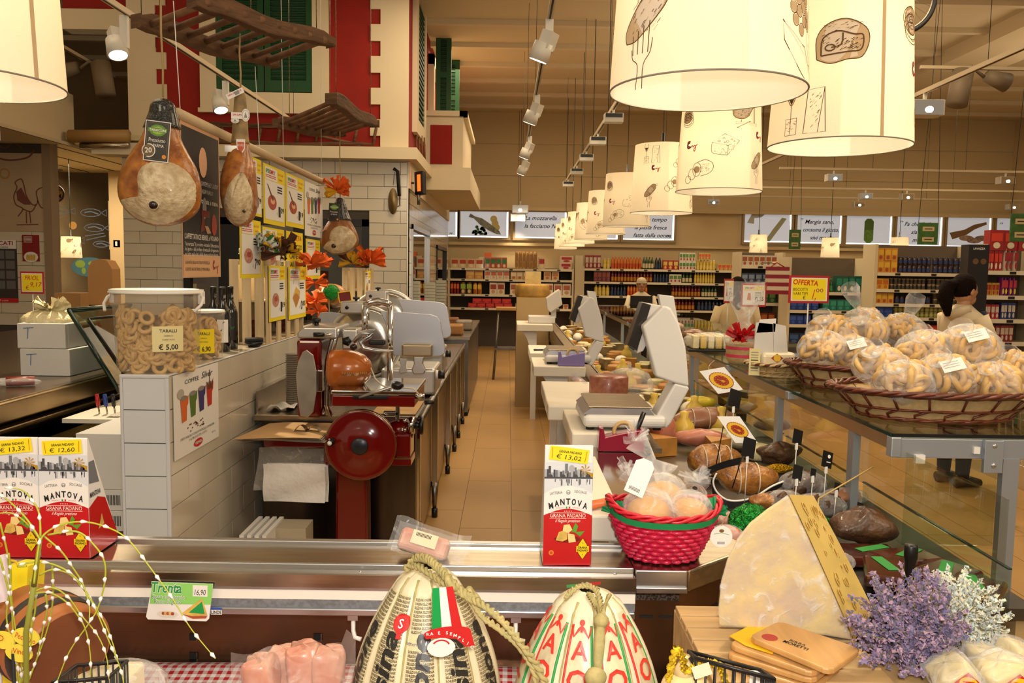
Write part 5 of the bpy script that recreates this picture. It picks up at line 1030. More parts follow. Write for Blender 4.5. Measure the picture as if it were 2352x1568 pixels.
t=thing('wrapped_ham','cooked ham in green foil with a maroon label on the half wall','ham',(-1.42,6.5,WT+.2));c=P(775,670,6.5);b=MB();b.ball((-1.43,6.7,1.42),(.14,.2,.10),mat('cooked ham rind','b5762e',.4,coat=.3),18,12);b.build('body',t)
b=MB();c=P(758,672,6.45);b.ball((c.x,6.5,c.z),(.065,.08,.065),mat('green foil','1f8a34',.15,.8,bump=1,scale=40),16,12);b.build('foil_end',t);b=MB();c=P(785,678,6.4);M_=frame((c.x+.02,6.42,c.z-.01),(1,0,.15),(0,0,1));b.rect(-.05,-.04,.05,.04,YEL,M_);b.rect(-.044,-.034,.044,.034,mat('maroon label','6d1420',.5),M_,z=.001);b.build('label',t)
b=MB();c=P(770,700,6.4);b.tube([(c.x-.06,6.45,1.42),(c.x-.05,6.42,1.3),(c.x,6.4,1.27),(c.x+.04,6.42,1.33),(c.x+.03,6.45,1.45)],.004,TWINE,6);b.build('twine',t)
b=MB();b.box2((-1.52,6.45,WT+.001),(-1.40,6.95,1.325),mat('dark stand','2a211a',.6));tag(b.build('display_block'),'dark block under the green foil ham on the half wall','block')
q0=Px(396,900,-1.383).y;q1=Px(500,900,-1.383).y;z1_,z0_=1.192,Px(396,1062,-1.383).z
sheet('coffee_poster','white coffee cup poster taped to the tiled half wall','poster',q0,q1,z0_,z1_,PAPER,dr_coffee,X=-1.380,curl=.004)
# red flywheel slicer
RED=mat('slicer red enamel','6e0c0a',.12,coat=.8);sl=thing('flywheel_slicer','red enamel flywheel meat slicer on a red pedestal','slicer',(-.79,4.2,0));SY=4.15
p=lambda x,y,Y=SY:P(x,y,Y);k=SY/F
b=MB();f=p(812,1200,4.28);b.prism([(-.085,0),(.085,0),(.078,.74),(-.078,.74)],-.07,.07,RED,frame((f.x,4.28,0),(1,0,0),(0,0,1)));b.build('pedestal',sl,bev=.015,seg=3)
b=MB();b.box2((f.x-.16,4.16,0),(f.x+.16,4.42,.03),RED);b.build('foot_plate',sl,bev=.01)
c=p(829,1021,4.05);MF=FACE((c.x,4.05,c.z));r=83*4.05/F
b=MB();b.lathe([(r*.98,-.03),(r,-.02),(r,.004),(r*.97,.012),(r*.9,.008),(r*.5,.028),(r*.36,.036),(.001,.036)],RED,56,MF);fw=b.build('flywheel',sl)
b=MB();b.torus(r*.985,.005,mat('brass ring','a88a5c',.25,1),MF@Matrix.Translation((0,0,.004)),56,8);b.build('rim_ring',fw);b=MB();b.lathe([(r*.24,.034),(r*.24,.042),(r*.21,.046),(.001,.046)],mat('dark hub cap','3a3c44',.3,.6),32,MF);b.build('hub_cap',fw)
a=p(763,1012,4.04);b=MB();b.lathe([(.018,0),(.018,.03),(.012,.032),(.012,.05),(.001,.05)],BLACK,16,FACE((a.x,4.03,a.z)));b.lathe([(.011,.05),(.011,.054),(.001,.056)],WHITE,16,FACE((a.x,4.03,a.z)));b.build('crank_knob',fw)
def bx(name,x0,y0,x1,y1,Y0,Y1,m,bev=.006,par=sl):
 a,c=P(x0,y0,Y0),P(x1,y1,Y0);b=MB();b.box2((a.x,Y0,c.z),(c.x,Y1,a.z),m);return b.build(name,par,bev=bev,seg=3)
bx('paper_tray',605,1003,760,1029,4.1,4.38,RED,.008)
bx('base_body',740,995,890,1075,4.12,4.4,RED,.03)
bx('carriage',762,907,952,935,3.98,4.45,RED,.006)
bx('carriage_edge',760,896,955,908,3.97,4.46,CHROME,.004)
a,c=P(795,873,4.15),P(925,897,4.15);b=MB()
b.box2((a.x-.05,4.0,c.z-.006),(c.x,4.42,c.z),CHROME);b.build('meat_plate',sl)
for i in range(6):b=MB();xx=a.x+.02+i*.045;b.box2((xx,4.03,c.z),(xx+.012,4.38,c.z+.008),CHROME);b.build('plate_rib',sl)
b=MB();b.cyl(P(825,912,3.97),P(912,885,3.97),.008,ALU,10);b.build('lever',sl);b=MB();q=P(913,885,3.97);b.ball(q,(.03,.022,.022),BLACK,16,10,M=None);b.build('lever_knob',sl)
bx('lever_slot',810,908,890,917,3.965,3.98,BLACK,.003)
b=MB();b.cyl(P(952,910,4.0),P(975,910,4.0),.012,CHROME,12);b.cyl(P(975,924,3.99),P(997,923,3.99),.011,BLACK,12);b.build('carriage_handle',sl)
bx('blade_column',680,778,738,960,4.3,4.62,RED,.02)
a=P(683,750,4.3);c=P(775,778,4.3);b=MB();b.prism([(a.x,c.z),(c.x,c.z),(c.x,a.z),(a.x+.035,a.z),(a.x,a.z-.03)],0,.34,mat('satin cast aluminium','cfcdc8',.35,.9),Matrix(((1,0,0,0),(0,0,1,4.29),(0,1,0,0),(0,0,0,1))));b.build('hood',sl,bev=.01,seg=3)
b=MB();q=P(725,740,4.4);b.cyl((q.x,4.42,q.z-.02),(q.x,4.42,q.z+.0),.012,BLACK,10);b.cyl((q.x,4.42,q.z),(q.x,4.42,q.z+.022),.024,BLACK,12);b.build('hood_knob',sl)
b=MB();q=P(735,768,4.28);b.cyl((q.x-.03,4.27,q.z),(q.x+.02,4.27,q.z),.012,BLACK,10);b.cyl((q.x+.02,4.27,q.z),(q.x+.06,4.27,q.z),.008,CHROME,10);b.build('side_knob',sl)
b=MB();pts=[P(x,y,4.32)for x,y in((775,755),(768,790),(758,830),(754,880),(752,930),(760,955))];b.tube(pts,.012,CHROME,8);b.tube([q+V(-.02,.03,0)for q in pts],.014,CHROME,8);b.build('blade_guard',sl)
b=MB();lf=[(705,803),(720,815),(727,850),(727,900),(720,945),(708,958),(690,955),(683,905),(680,860),(685,830),(695,808)]
o=P(705,880,4.18);b.prism([(P(x,y,4.18).x-o.x,P(x,y,4.18).z-o.z)for x,y in lf][::-1],-.004,.004,mat('polished deflector','cfcac0',.3,.85,var=.4,col2='7a6a58',scale=8),FACE(o));b.build('deflector',sl,bev=.003)
bx('deflector_bracket',726,850,740,900,4.2,4.26,CHROME,.004)
bx('press_body',785,755,822,805,4.34,4.5,mat('satin cast aluminium','cfcdc8',.35,.9),.012)
b=MB();q=P(797,783,4.33);b.lathe([(.026,0),(.026,.018),(.001,.02)],BLACK,5,FACE((q.x,4.335,q.z)));b.lathe([(.02,0),(.02,.022),(.001,.023)],BLACK,12,FACE((q.x,4.335,q.z)));b.build('star_knob',sl)
b=MB();b.cyl(P(838,775,4.2),P(838,700,4.2),.016,CHROME,14);b.cyl(P(896,872,4.2),P(896,700,4.2),.016,CHROME,14);b.build('frame_bar',sl)
b=MB();pts=[P(838,702,4.2),P(850,695,4.2),P(868,691,4.2),P(888,695,4.2),P(898,702,4.2)];b.tube(pts,.018,CHROME,10);b.build('frame_arch',sl)
bx('press_grip',846,780,884,793,4.1,4.14,BLACK,.008)
b=MB();pts=[P(x,y,4.14)for x,y in((812,785),(832,765),(860,760),(850,772),(828,785),(835,800),(860,804),(903,806))];b.tube(pts,[.01,.016,.012,.01,.014,.012,.008,.006],ALU,8);b.build('press_arm',sl)
b=MB();q=P(812,797,4.12);b.ball(q,.018,mat('dark ball knob','2a1210',.15),12,8);b.build('ball_knob',sl)
b=MB();q=P(925,1000,4.15);b.lathe([(.05,-.09),(.06,-.06),(.062,0),(.052,.03),(.03,.045)],RED,24,Matrix.Translation((q.x,4.2,q.z+.02))@Matrix.Rotation(R(70),4,'Y'));b.build('gear_housing',sl)
bx('gear_body',905,995,942,1055,4.12,4.3,RED,.015);bx('gear_foot',890,1053,944,1070,4.12,4.3,RED,.004);bx('gear_band',905,1051,940,1055,4.115,4.31,mat('brass ring','a88a5c',.25,1),.001)
b=MB();q0,q1=P(940,976,4.15),P(952,976,4.15);b.cyl((q0.x,4.15,q0.z),(q1.x,4.15,q0.z),.044,CHROME,24);b.cyl((q1.x,4.15,q0.z),(q1.x+.03,4.15,q0.z),.018,BLACK,12);b.cyl((q1.x+.03,4.15,q0.z),(q1.x+.045,4.15,q0.z),.046,BLACK,10);b.build('thickness_dial',sl)
for x,y in((929,967),(929,988)):q=P(x,y,4.11);b=MB();b.ball((q.x,4.125,q.z),(.011,.009,.011),CHROME,12,8);b.build('bolt',sl)
bx('link_rod',908,930,917,968,4.1,4.13,CHROME,.004);bx('link_rod',880,945,915,955,4.1,4.13,CHROME,.004)
t=thing('sliced_ham','glossy orange cooked ham clamped on the red slicer','ham',P(810,890,4.2));b=MB();k=4.2/F;o=P(758,847,4.2)
b.lathe([(.001,0),(40*k,0),(44*k,.01),(46*k,.04),(46*k,.09),(43*k,.13),(34*k,.175),(20*k,.205),(.001,.215)],mat('smoked ham rind','c4691c',.22,var=.5,col2='8a3e12',scale=7,coat=.5),28,Matrix.Translation((o.x,4.2,o.z))@Matrix.Rotation(math.pi/2,4,'Y'));b.build('body',t)
b=MB();b.lathe([(.001,-.002),(39*k,-.002),(39.5*k,.0),(45*k,.018)],mat('ham cut pink','c07a58',.4),28,Matrix.Translation((o.x,4.2,o.z))@Matrix.Rotation(math.pi/2,4,'Y'),cap=False);b.build('cut_face',t)
b=MB()
for i in range(14):q=P(795+4*i,852,4.2);b.tube([(q.x,4.2-46*k*(1-(i/20)**4),q.z+.006),(q.x+.002,4.2-47.5*k*(1-(i/20)**4),q.z-.001),(q.x+.003,4.2-46*k*(1-(i/20)**4),q.z-.008)],.0022,TWINE,5)
b.tube([P(852,845,4.15),P(862,870,4.08),P(878,885,4.03),P(895,892,4.0),P(915,889,3.98),P(950,892,3.97),P(962,905,3.97)],.004,mat('white string','d9cbb0',.8),6);b.build('string_stitch',t)
t=thing('paper_sheaf','sheaf of kraft wrapping paper on the red slicer tray','paper',P(650,990,4.2));KR=mat('kraft wrapping paper','cfa774',.8,var=.1,scale=3);a=[P(553,998,4.0),P(738,1000,4.0)]
zs=P(650,1003,4.1).z+.002
for i in range(5):
 b=MB();x0,x1=P(560-4*i,1000,4.05).x,P(752-3*i,1000,4.05).x;zz=zs+.004*i
 b.grid(lambda u,v:(x0+(x1-x0)*u+.06*v*(1-u),3.98+.42*v,zz+.004*math.sin(5*u+i)*(1-v)-.03*max(0,.25-u)*(1)),10,4,KR if i>2 else mat('grey paper edge','b4a69a',.8));b.build('sheet',t)
t2=thing('paper_clip','bent steel paper holder on the kraft paper','holder',P(700,965,4.15));b=MB();q=P(700,972,4.12)
b.grid(lambda u,v:(q.x-.06+.13*u,4.13+.06*v,zs+.018+.035*abs(math.sin(u*6.28))*(1-.2*v)),16,3,mat('bent steel sheet','a58f66',.3,1));b.build('spring',t2)
t=thing('bag_sheaf','white paper bags hanging below the red slicer tray','paper bag',P(670,1100,4.15));b=MB();a,c=P(608,1062,4.15),P(750,1150,4.15)
for i in range(4):b.grid(lambda u,v:(a.x+(c.x-a.x)*u+.004*i,4.12+.008*i+.01*math.sin(7*v+4*u),a.z+(c.z-a.z)*v),10,10,mat('white bag paper','ebe6df',.45,bump=.5,scale=9))if i in(0,3)else None
b.build('bag',t);b=MB();b.grid(lambda u,v:(a.x-.03+(c.x-a.x+.03)*u-.03*v*(1-u),4.16+.012*math.sin(6*u+5*v),P(600,1028,4.15).z+(c.z+.05-P(600,1028,4.15).z)*v),12,12,film('cloudy bag film','e6ded2',.3,.3));b.build('film_bag',t)
b=MB();b.cyl((a.x,4.2,P(600,1028,4.15).z-.004),(c.x,4.2,P(600,1028,4.15).z-.004),.008,STEEL,8);b.build('hanger',t)
# two electric slicers on the prep table
SAT=mat('satin cast aluminium','cfcdc8',.35,.9);PLATE=mat('anodised plate','c3c6cf',.38,.75,var=.08,scale=3)
def slicer(Y,o,label):
 """o maps photo offsets (pixels of the nearer machine) to the machine's own plane"""
 k=Y/F;s=lambda x,y,Yq=None:o(x,y,Yq or Y);t=thing('electric_slicer',label,'slicer',V(s(900,900).x,Y,.85),'electric slicers');TZ=.851
 def B_(name,x0,y0,x1,y1,Y0,Y1,m,bev=.01,zb=None):
  a,c=s(x0,y0,Y0),s(x1,y1,Y0);b=MB();b.box2((a.x,Y0,c.z if zb is None else zb),(c.x,Y1,a.z),m);return b.build(name,t,bev=bev,seg=3)
 B_('base',875,845,1000,905,Y-.1,Y+.34,SAT,.02,TZ+.012);B_('motor_housing',790,770,880,850,Y+.12,Y+.36,SAT,.03,TZ+.02)
 for x in(-.13,.12):b=MB();q=s(930,900);b.cyl((q.x+x,Y,TZ),(q.x+x,Y,TZ+.02),.015,BLACK,10);b.cyl((q.x+x,Y+.3,TZ),(q.x+x,Y+.3,TZ+.02),.015,BLACK,10);b.build('foot',t)
 c=s(832,790,Y);r=88*k;MF=FACE((c.x,Y+.1,c.z));b=MB();b.lathe([(r,-.02),(r,0),(r*.93,.012),(r*.9,.004)],SAT,48,MF,cap=False);b.build('blade_ring',t);b=MB();b.lathe([(r*.9,-.012),(r*.86,.006),(r*.45,.014),(.001,.014)],mat('spun steel blade','d4d2cf',.18,1,var=.2,scale=3),48,MF);b.build('blade',t)
 B_('sharpener',782,692,842,722,Y-.02,Y+.12,SAT,.012);b=MB();q=s(815,688);b.cyl((q.x,Y+.05,q.z-.02),(q.x,Y+.05,q.z),.008,BLACK,8);b.cyl((q.x,Y+.05,q.z),(q.x,Y+.05,q.z+.016),.022,BLACK,10);q=s(797,706,Y-.02);b.cyl((q.x,Y-.024,q.z),(q.x,Y-.03,q.z),.012,BLACK,12);b.build('sharpener_knob',t)
 pts=[(872,713),(990,722),(1004,727),(1012,738),(1023,800),(1021,812),(1010,818),(905,816),(895,780),(885,740)];oo=s(950,770,Y-.05);b=MB();b.prism([(s(x,y,Y-.05).x-oo.x,s(x,y,Y-.05).z-oo.z)for x,y in pts][::-1],-.006,.006,PLATE,FACE(oo));b.build('gauge_plate',t,bev=.004)
 B_('support_head',922,790,992,820,Y-.16,Y-.06,mat('bronze satin','b5a58c',.35,.9),.012);b=MB();pts=[(950,818),(975,818),(972,835),(978,850),(974,858),(950,858),(946,848),(951,835)];oo=s(962,838,Y-.14);b.prism([(s(x,y,Y-.14).x-oo.x,s(x,y,Y-.14).z-oo.z)for x,y in pts][::-1],-.02,.02,SAT,FACE(oo));b.build('support_neck',t,bev=.006)
 b=MB();pts=[(917,823),(935,823),(932,840),(935,854),(920,858),(916,850),(921,840)];oo=s(925,840,Y-.15);b.prism([(s(x,y,Y-.15).x-oo.x,s(x,y,Y-.15).z-oo.z)for x,y in pts][::-1],-.01,.01,SAT,FACE(oo));b.build('lock_lever',t,bev=.003)
 q=s(1003,860,Y-.05);b=MB();b.cyl((q.x-.02,Y-.05,q.z),(q.x+.01,Y-.05,q.z),.03,WHITE,18);b.build('dial',t);b=MB();b.cyl((q.x+.01,Y-.05,q.z),(q.x+.05,Y-.05,q.z),.026,BLACK,16);b.build('dial_knob',t)
 pts=[(735,718),(760,716),(800,722),(800,760),(740,760),(728,740)];oo=s(760,740,Y+.2);b=MB();b.prism([(s(x,y,Y+.2).x-oo.x,s(x,y,Y+.2).z-oo.z)for x,y in pts][::-1],-.004,.004,PLATE,FACE(oo));b.build('rear_plate',t,bev=.003)
slicer(5.25,lambda x,y,Y:P(x,y,Y),'nearer electric slicer with satin gauge plate, behind the red slicer')
def o2(x,y,Y):q=P(880+(x-832)*.82,770+(y-790)*.86-18,Y);return q
slicer(6.35,o2,'farther electric slicer with taller gauge plate, second along the prep table')
t=thing('wrapping_paper','folded wrapping sheets with steel holder beside the nearer electric slicer','paper',P(950,880,5.0));b=MB();a=P(925,890,5.0);b.box2((a.x-.02,4.62,.852),(a.x+.1,5.1,.858),KR);b.build('sheet_pile',t);b=MB();b.grid(lambda u,v:(a.x-.01+.09*u,4.9+.05*v,.862+.035*math.sin(u*3.14)),10,2,mat('bent steel sheet','a58f66',.3,1));b.build('spring',t)
b=MB();a=P(880,955,4.55);b.box2((a.x-.06,4.5,.852),(-.5,4.95,.857),KR);tag(b.build('paper_sheet'),'flat kraft sheet lying on the near end of the prep table','paper')
t=thing('cup_stack','tall stack of ribbed foil cups beside the red slicer','cups',(-1.25,4.7,.85));b=MB();c=P(673,900,4.75)
for i in range(24):b.lathe([(.03,0),(.042,.012),(.04,.014)],mat('grey ribbed cup','8d8270',.5),14,Matrix.Translation((c.x,4.75,.852+.0125*i)))
b.build('cup_rim',t)
b=MB();c=P(655,935,4.7);b.grid(lambda u,v:(c.x-.07+.14*u,4.56+.16*v,.856+.03*abs(math.sin(u*5+v*3))*(1-abs(u-.5))),10,8,PAPER);tag(b.build('paper_towel'),'crumpled white paper towel on the prep table beside the cups','towel')
b=MB();c=P(640,1228,3.9);b.box2((c.x-.02,3.9,0),(c.x+.13,4.05,P(640,1213,3.9).z),mat('pale floor box','b0a48c',.6));b.build('box_body',thing('floor_crate','pale slatted plastic crate on the floor behind the display case','crate',(c.x,3.9,0)))
t=[o for o in COL.objects if o.name=='floor_crate'][0]
for i in range(4):b=MB();b.box2((c.x-.14+.035*i,3.75,0),(c.x-.12+.035*i,4.05,P(600,1222,3.8).z),WHITE);b.build('slat',t)
# butcher counter things
POLY=mat('white polystyrene','e9e4da',.8,bump=.15,scale=150);cx=P(120,860,4.42)
for k,(z0,z1,dx,lb)in enumerate(((1.051,1.195,.0,'lower white polystyrene box on the butcher counter'),(1.197,1.33,-.02,'upper white polystyrene box with a plastic bag spilling out'))):
 t=thing('polystyrene_box',lb,'box',(cx.x,4.5,z0),'polystyrene boxes');x0,x1=P(45-5*k,800,4.4).x,P(203-8*k,800,4.6).x;b=MB()
 if k==0:b.box2((x0,4.4,z0),(x1,4.8,z1),POLY)
 else:
  for lo,hi in(((x0,4.4,z0),(x1,4.43,z1)),((x0,4.77,z0),(x1,4.8,z1)),((x0,4.43,z0),(x0+.03,4.77,z1)),((x1-.03,4.43,z0),(x1,4.77,z1)),((x0+.03,4.43,z0),(x1-.03,4.77,z0+.03))):b.box2(lo,hi,POLY)
 b.build('tub',t,bev=.004);b=MB();M_=FACE((x0+.06,4.398,(z0+z1)/2+.02));BM=mat('blue marker','7a93b8',.7);b.line([(-.025,.02),(.03,.025)],.005,BM,M_);b.line([(.0,.022),(-.004,-.035)],.005,BM,M_);b.build('marker_print',t)
t=thing('plastic_bag','knotted cream plastic bag bulging from the upper polystyrene box','plastic bag',(cx.x,4.55,1.3));CB=mat('cream bag film','efe0b0',.3,bump=.8,scale=18,coat=.4)
b=MB();q=P(112,770,4.55);b.ball((q.x,4.58,1.33),(.16,.14,.07),CB,20,12);b.build('bag_body',t);b=MB();ruffle(b,(q.x+.02,4.55,1.39),.10,14,[CB],8,up=.4);b.build('bag_ears',t)
t=thing('glass_lid','tilted open glass lid with dark green edges over the butcher counter','glass lid',(-2.2,4.4,1.05));g=[Px(158,712,-2.3),Px(270,704,-2.3)]
pa,pb_,pc,pd=P(158,712,4.3),P(300,700,4.9),P(300,880,4.9),P(275,900,4.3);DG=glass('dark lid glass','8fa08c',.22,.8)
b=MB();nrm=(pb_-pa).cross(pd-pa).normalized()*.006
b.add([pa,pb_,pc,pd,pa+nrm,pb_+nrm,pc+nrm,pd+nrm],[(0,1,2,3),(7,6,5,4)],DG);b.build('pane',t);b=MB();b.tube([pa,pd],.012,mat('green black glass edge','0f2a22',.15),6);b.tube([pa,pb_],.012,mat('green black glass edge','0f2a22',.15),6);b.build('edge',t)
b=MB();i0,i1,i2,i3=[pa+(pb_-pa)*u+(pd-pa)*v for u,v in((.2,.12),(.95,.12),(.95,.8),(.25,.85))];b.tube([i0,i1],.006,BLACKM,6);b.tube([i0,i3],.006,BLACKM,6);b.build('inner_frame',t)
b=MB();b.cyl(pd,(pd.x,pd.y,1.03),.012,STEELD,8);b.build('hinge',t)
for k,(x,y,cm,lb)in enumerate(((222,905,'b01a1c','red knife handle standing by the glass lid'),(240,905,'1f3f96','blue knife handle standing by the glass lid'),(258,905,'18181a','black knife handle standing by the glass lid'))):
 a=P(x,y,4.0);q=P(x+4,y+28,4.0);b=MB();b.tube([q,(a+q)/2,a],[.009,.011,.009],mat('handle '+cm,cm,.3),8);b.cyl(q,q+(q-a).normalized()*.05,.004,STEEL,6);tag(b.build('knife'),lb,'knife')
b=MB();a=P(180,948,4.0);b.box2((P(180,940,4.0).x,3.85,.905),(-1.62,4.5,.925),PE);tag(b.build('cutting_board'),'cream cutting board under the knife handles','cutting board');b=MB();b.grid(lambda u,v:(-1.9+.25*u,3.9+.3*v,.93+.012*math.sin(8*u)*math.sin(9*v)),8,8,mat('bubble wrap film','e6e0d2',.25,bump=.6,scale=60));tag(b.build('bubble_wrap'),'sheet of bubble wrap on the cream cutting board','wrap')
t=thing('salami_pack','red salami in clear wrap lying on the butcher counter edge','salami',P(55,880,3.95));q=P(52,880,4.05);b=MB();b.cyl((q.x-.05,4.0,1.075),(q.x+.06,4.05,1.075),.022,mat('red salami skin','9c2c1c',.3,coat=.5),14);b.build('salami',t);b=MB();b.ball((q.x-.02,4.02,1.072),(.13,.06,.02),BAG,14,8);b.build('wrap',t)
for k,(x,y,w,h,lb)in enumerate(((196,735,40,60,'brown carton flap standing among the cartons on the far meat counter'),(230,650,56,110,'tall rounded brown display carton on the far meat counter'),(155,690,60,22,'low open brown carton on the far meat counter'))):
 a=P(x,y,6.8+.3*k);b=MB();kk=(6.8+.3*k)/F;CBM=mat('brown cardboard','b98a54',.8);hh=h*kk;z0=1.051
 if k==1:
  b.prism([(-w*kk/2,0),(w*kk/2,0),(w*kk/2,hh*.8),(w*kk*.3,hh*.97),(0,hh),(-w*kk*.3,hh*.97),(-w*kk/2,hh*.8)],-.15,0,CBM,FACE((a.x,7.1,1.28)))
  b.box2((a.x-.1,7.1,1.051),(a.x+.1,7.25,1.3),CBM)
 else:b.box2((a.x-w*kk/2,6.8+.3*k,z0),(a.x+w*kk/2,7.1+.3*k,max(P(x,y-h/2,6.8).z,1.1)),CBM)
 tag(b.build('cardboard_box'),lb,'carton')
t=thing('snack_box','red and white snack carton on the butcher counter behind the bag','box',P(190,735,5.2));a=P(190,735,5.3);b=MB();b.box2((a.x-.14,5.3,1.051),(a.x+.1,5.5,P(190,712,5.3).z),mat('red yellow carton','c43a22',.5));b.build('box_body',t);b=MB();M_=FACE((a.x,5.299,P(190,725,5.3).z));b.rect(-.12,-.02,.08,.04,PAPER,M_,z=.001);b.text('ARGENTA',-.0,.0,.025,REDINK,M_,wide=.12,z=.002,bold=.03);b.build('print',t)
RF=mat('red sign frame','b01c1a',.45)
def sign(px0,py0,px1,py1,Y,draw,label,pole=None,base_z=1.05,paper=YEL,tilt=0):
 a,c=P(px0,py0,Y),P(px1,py1,Y);cx_,cz_=(a.x+c.x)/2,(a.z+c.z)/2;w,h=c.x-a.x,a.z-c.z;t=thing('price_sign',label,'sign',(cx_,Y,base_z),'price signs on poles');M_=frame((cx_,Y,cz_),(1,tilt,0),(0,0,1))
 b=MB();b.box((0,0,-.004),(w,h,.008),RF,M_);b.build('frame',t);b=MB();b.rect(-w*.45,-h*.42,w*.45,h*.42,PAPER,M_,z=.0008);b.rect(-w*.42,-h*.38,w*.42,h*.38,paper,M_,z=.0014);b.build('paper',t);b=MB();draw(b,M_,w,h);b.build('lettering',t)
 if pole is not None:b=MB();b.cyl((P(pole,py1,Y).x,Y+.006,c.z+.01),(P(pole,py1,Y).x,Y+.006,base_z),.004,mat('clear pole','d6cfc0',.3),8);b.build('pole',t)
def dr_friol(b,M_,w,h):b.text('FRIOL',0,h*.12,h*.2,REDINK,M_,wide=w*.6,z=.002,shear=.2);b.text('9,17',w*.18,-h*.18,h*.2,REDINK,M_,wide=w*.5,z=.002,shear=.2);b.text('€',-w*.2,-h*.32,h*.18,REDINK,M_,z=.002)
sign(46,623,101,675,5.6,dr_friol,'yellow handwritten price sign in a red frame above the polystyrene boxes',74,1.05)
def wall_card(x0,y0,x1,y1,Y,m,draw,label,name='wall_poster'):
 a,c=P(x0,y0,Y-.02),P(x1,y1,Y-.02);t=thing(name,label,'poster',((a.x+c.x)/2,Y-.02,c.z));b=MB();b.box2((a.x,Y-.02,c.z),(c.x,Y-.012,a.z),m);b.build('sheet',t);M_=FACE(((a.x+c.x)/2,Y-.021,(a.z+c.z)/2));b=MB();draw(b,M_,c.x-a.x,a.z-c.z);b.build('print',t)
def dr_cal(b,M_,w,h):
 b.rect(-w/2,h*.36,w/2,h/2,PAPER,M_);b.text('MERCATI',0,h*.42,h*.06,mat('magenta ink','a3285c',.6),M_,wide=w*.8,z=.001,bold=.02);b.text('DELLE CARNI',0,h*.37,h*.03,mat('blue ink','2a4a8a',.6),M_,wide=w*.5,z=.001);b.rect(-w/2,-h/2,w/2,-h*.43,REDINK,M_);b.text('cor7.com',0,-h*.48,h*.03,WINK,M_,wide=w*.4,z=.001)
 for i in range(3):
  for j in range(4):b.rect(-w*.45+w*.31*i,h*.2-h*.16*j,-w*.45+w*.31*i+w*.27,h*.33-h*.16*j,mat('grid grey','6a6a6e',.6),M_,z=.0005)
wall_card(-40,550,42,695,HY,mat('calendar dark','3a3436',.6),dr_cal,'dark calendar poster with magenta heading on the meat wall')
def dr_red(b,M_,w,h):b.disc(0,-h*.34,w*.42,PAPER,ry=h*.2,M=M_,n=20);[b.disc(-w*.2+w*.13*i,-h*.36,w*.08,FOODY,ry=h*.12,M=M_,z=.001+.0005*i)for i in range(4)];[b.rect(-w*.4,h*(.42-.05*i),w*.1,h*(.44-.05*i),WINK,M_,z=.001)for i in range(5)]
wall_card(50,539,91,600,HY,mat('poster red','8c1d1e',.6),dr_red,'small red poster with golden potatoes on the meat wall')
def dr_map(b,M_,w,h):
 LG=mat('map land','7f9a3c',.7)
 for x,y,a_,c_ in((-.25,.15,.14,.2),(-.16,-.2,.06,.18),(.06,.18,.1,.12),(.08,-.05,.09,.2),(.25,.18,.16,.14),(.32,-.18,.07,.07)):b.disc(w*x,h*y,w*a_,LG,ry=h*c_,M=M_,z=.001,n=9)
a=P(205,613,FY-.03);t=thing('world_map','oval blue world map on the fish shop wall','map',(a.x,FY-.03,a.z));M_=FACE((a.x,FY-.02,a.z));b=MB();b.disc(0,0,42*FY/F,mat('map blue','3d6d80',.6),ry=22*FY/F,M=M_,n=28);b.disc(0,0,42*FY/F,mat('map blue','3d6d80',.6),ry=22*FY/F,M=M_,n=28,z=-.006);b.build('map_sheet',t);b=MB();dr_map(b,M_,84*FY/F,44*FY/F);b.build('print',t)
wall_card(260,551,276,568,FY,mat('sign red dark','8a1418',.5),lambda b,M_,w,h:b.rect(-w*.2,-h*.3,w*.1,h*.3,WINK,M_,z=.001),'small red extinguisher sign on the fish shop wall','safety_sign')
t=thing('shop_sign','oval brown wooden sign with a fish on it hung from a bracket','sign',P(128,445,10.6));a=P(127,445,10.6);M_=FACE((a.x,10.6,a.z));kk=10.6/F;b=MB();b.lathe([(22*kk,0),(22*kk,.03)],mat('sign rim wood','4a2f18',.6),28,M_@Matrix.Diagonal((1,.92,1,1)));b.build('rim',t);b=MB();b.disc(0,0,19.5*kk,mat('sign face wood','b98c50',.6),ry=18*kk,M=M_,n=26,z=.032);b.build('face',t);b=MB();b.text('Pescheria',0,.03,.045,INK,M_,wide=.2,z=.034,shear=.2);b.disc(-.01,-.03,.065,INK,ry=.028,M=M_,z=.034);b.poly([(.05,-.03),(.09,-.0),(.09,-.06)],INK,M_,z=.034);b.build('lettering',t)
b=MB();b.tube([(a.x-.14,10.3,a.z+.28),(a.x+.1,10.6,a.z+.3)],.008,BLACKM,6);b.tube([(a.x-.06,10.6,a.z+.12),(a.x+.0,10.6,a.z+.3)],.003,BLACKM,5);b.tube([(a.x+.06,10.6,a.z+.12),(a.x+.0,10.6,a.z+.3)],.003,BLACKM,5);b.cyl((a.x,10.6,a.z+.3),(a.x,10.6,3.08),.004,BLACKM,5);b.build('bracket',t)
t=thing('steelyard_scale','old black steelyard scale with round pan hung on the tiled corner','scale',P(907,400,HY-.06));b=MB();b.tube([P(904,387,HY-.06),P(913,393,HY-.06),P(917,450,HY-.06)],.02,BLACKM,8);b.tube([P(917,450,HY-.06),P(918,472,HY-.06),P(913,474,HY-.06)],.006,BLACKM,6);b.build('beam',t);b=MB();q=P(902,462,HY-.05);b.lathe([(.001,0),(.06,0),(.07,.012)],mat('old pan','b49a6c',.5,.3),20,FACE((q.x,HY-.03,q.z))@Matrix.Diagonal((.8,2.2,1,1)));b.tube([P(903,425,HY-.05),P(906,395,HY-.05)],.003,BLACKM,5);b.build('pan',t)
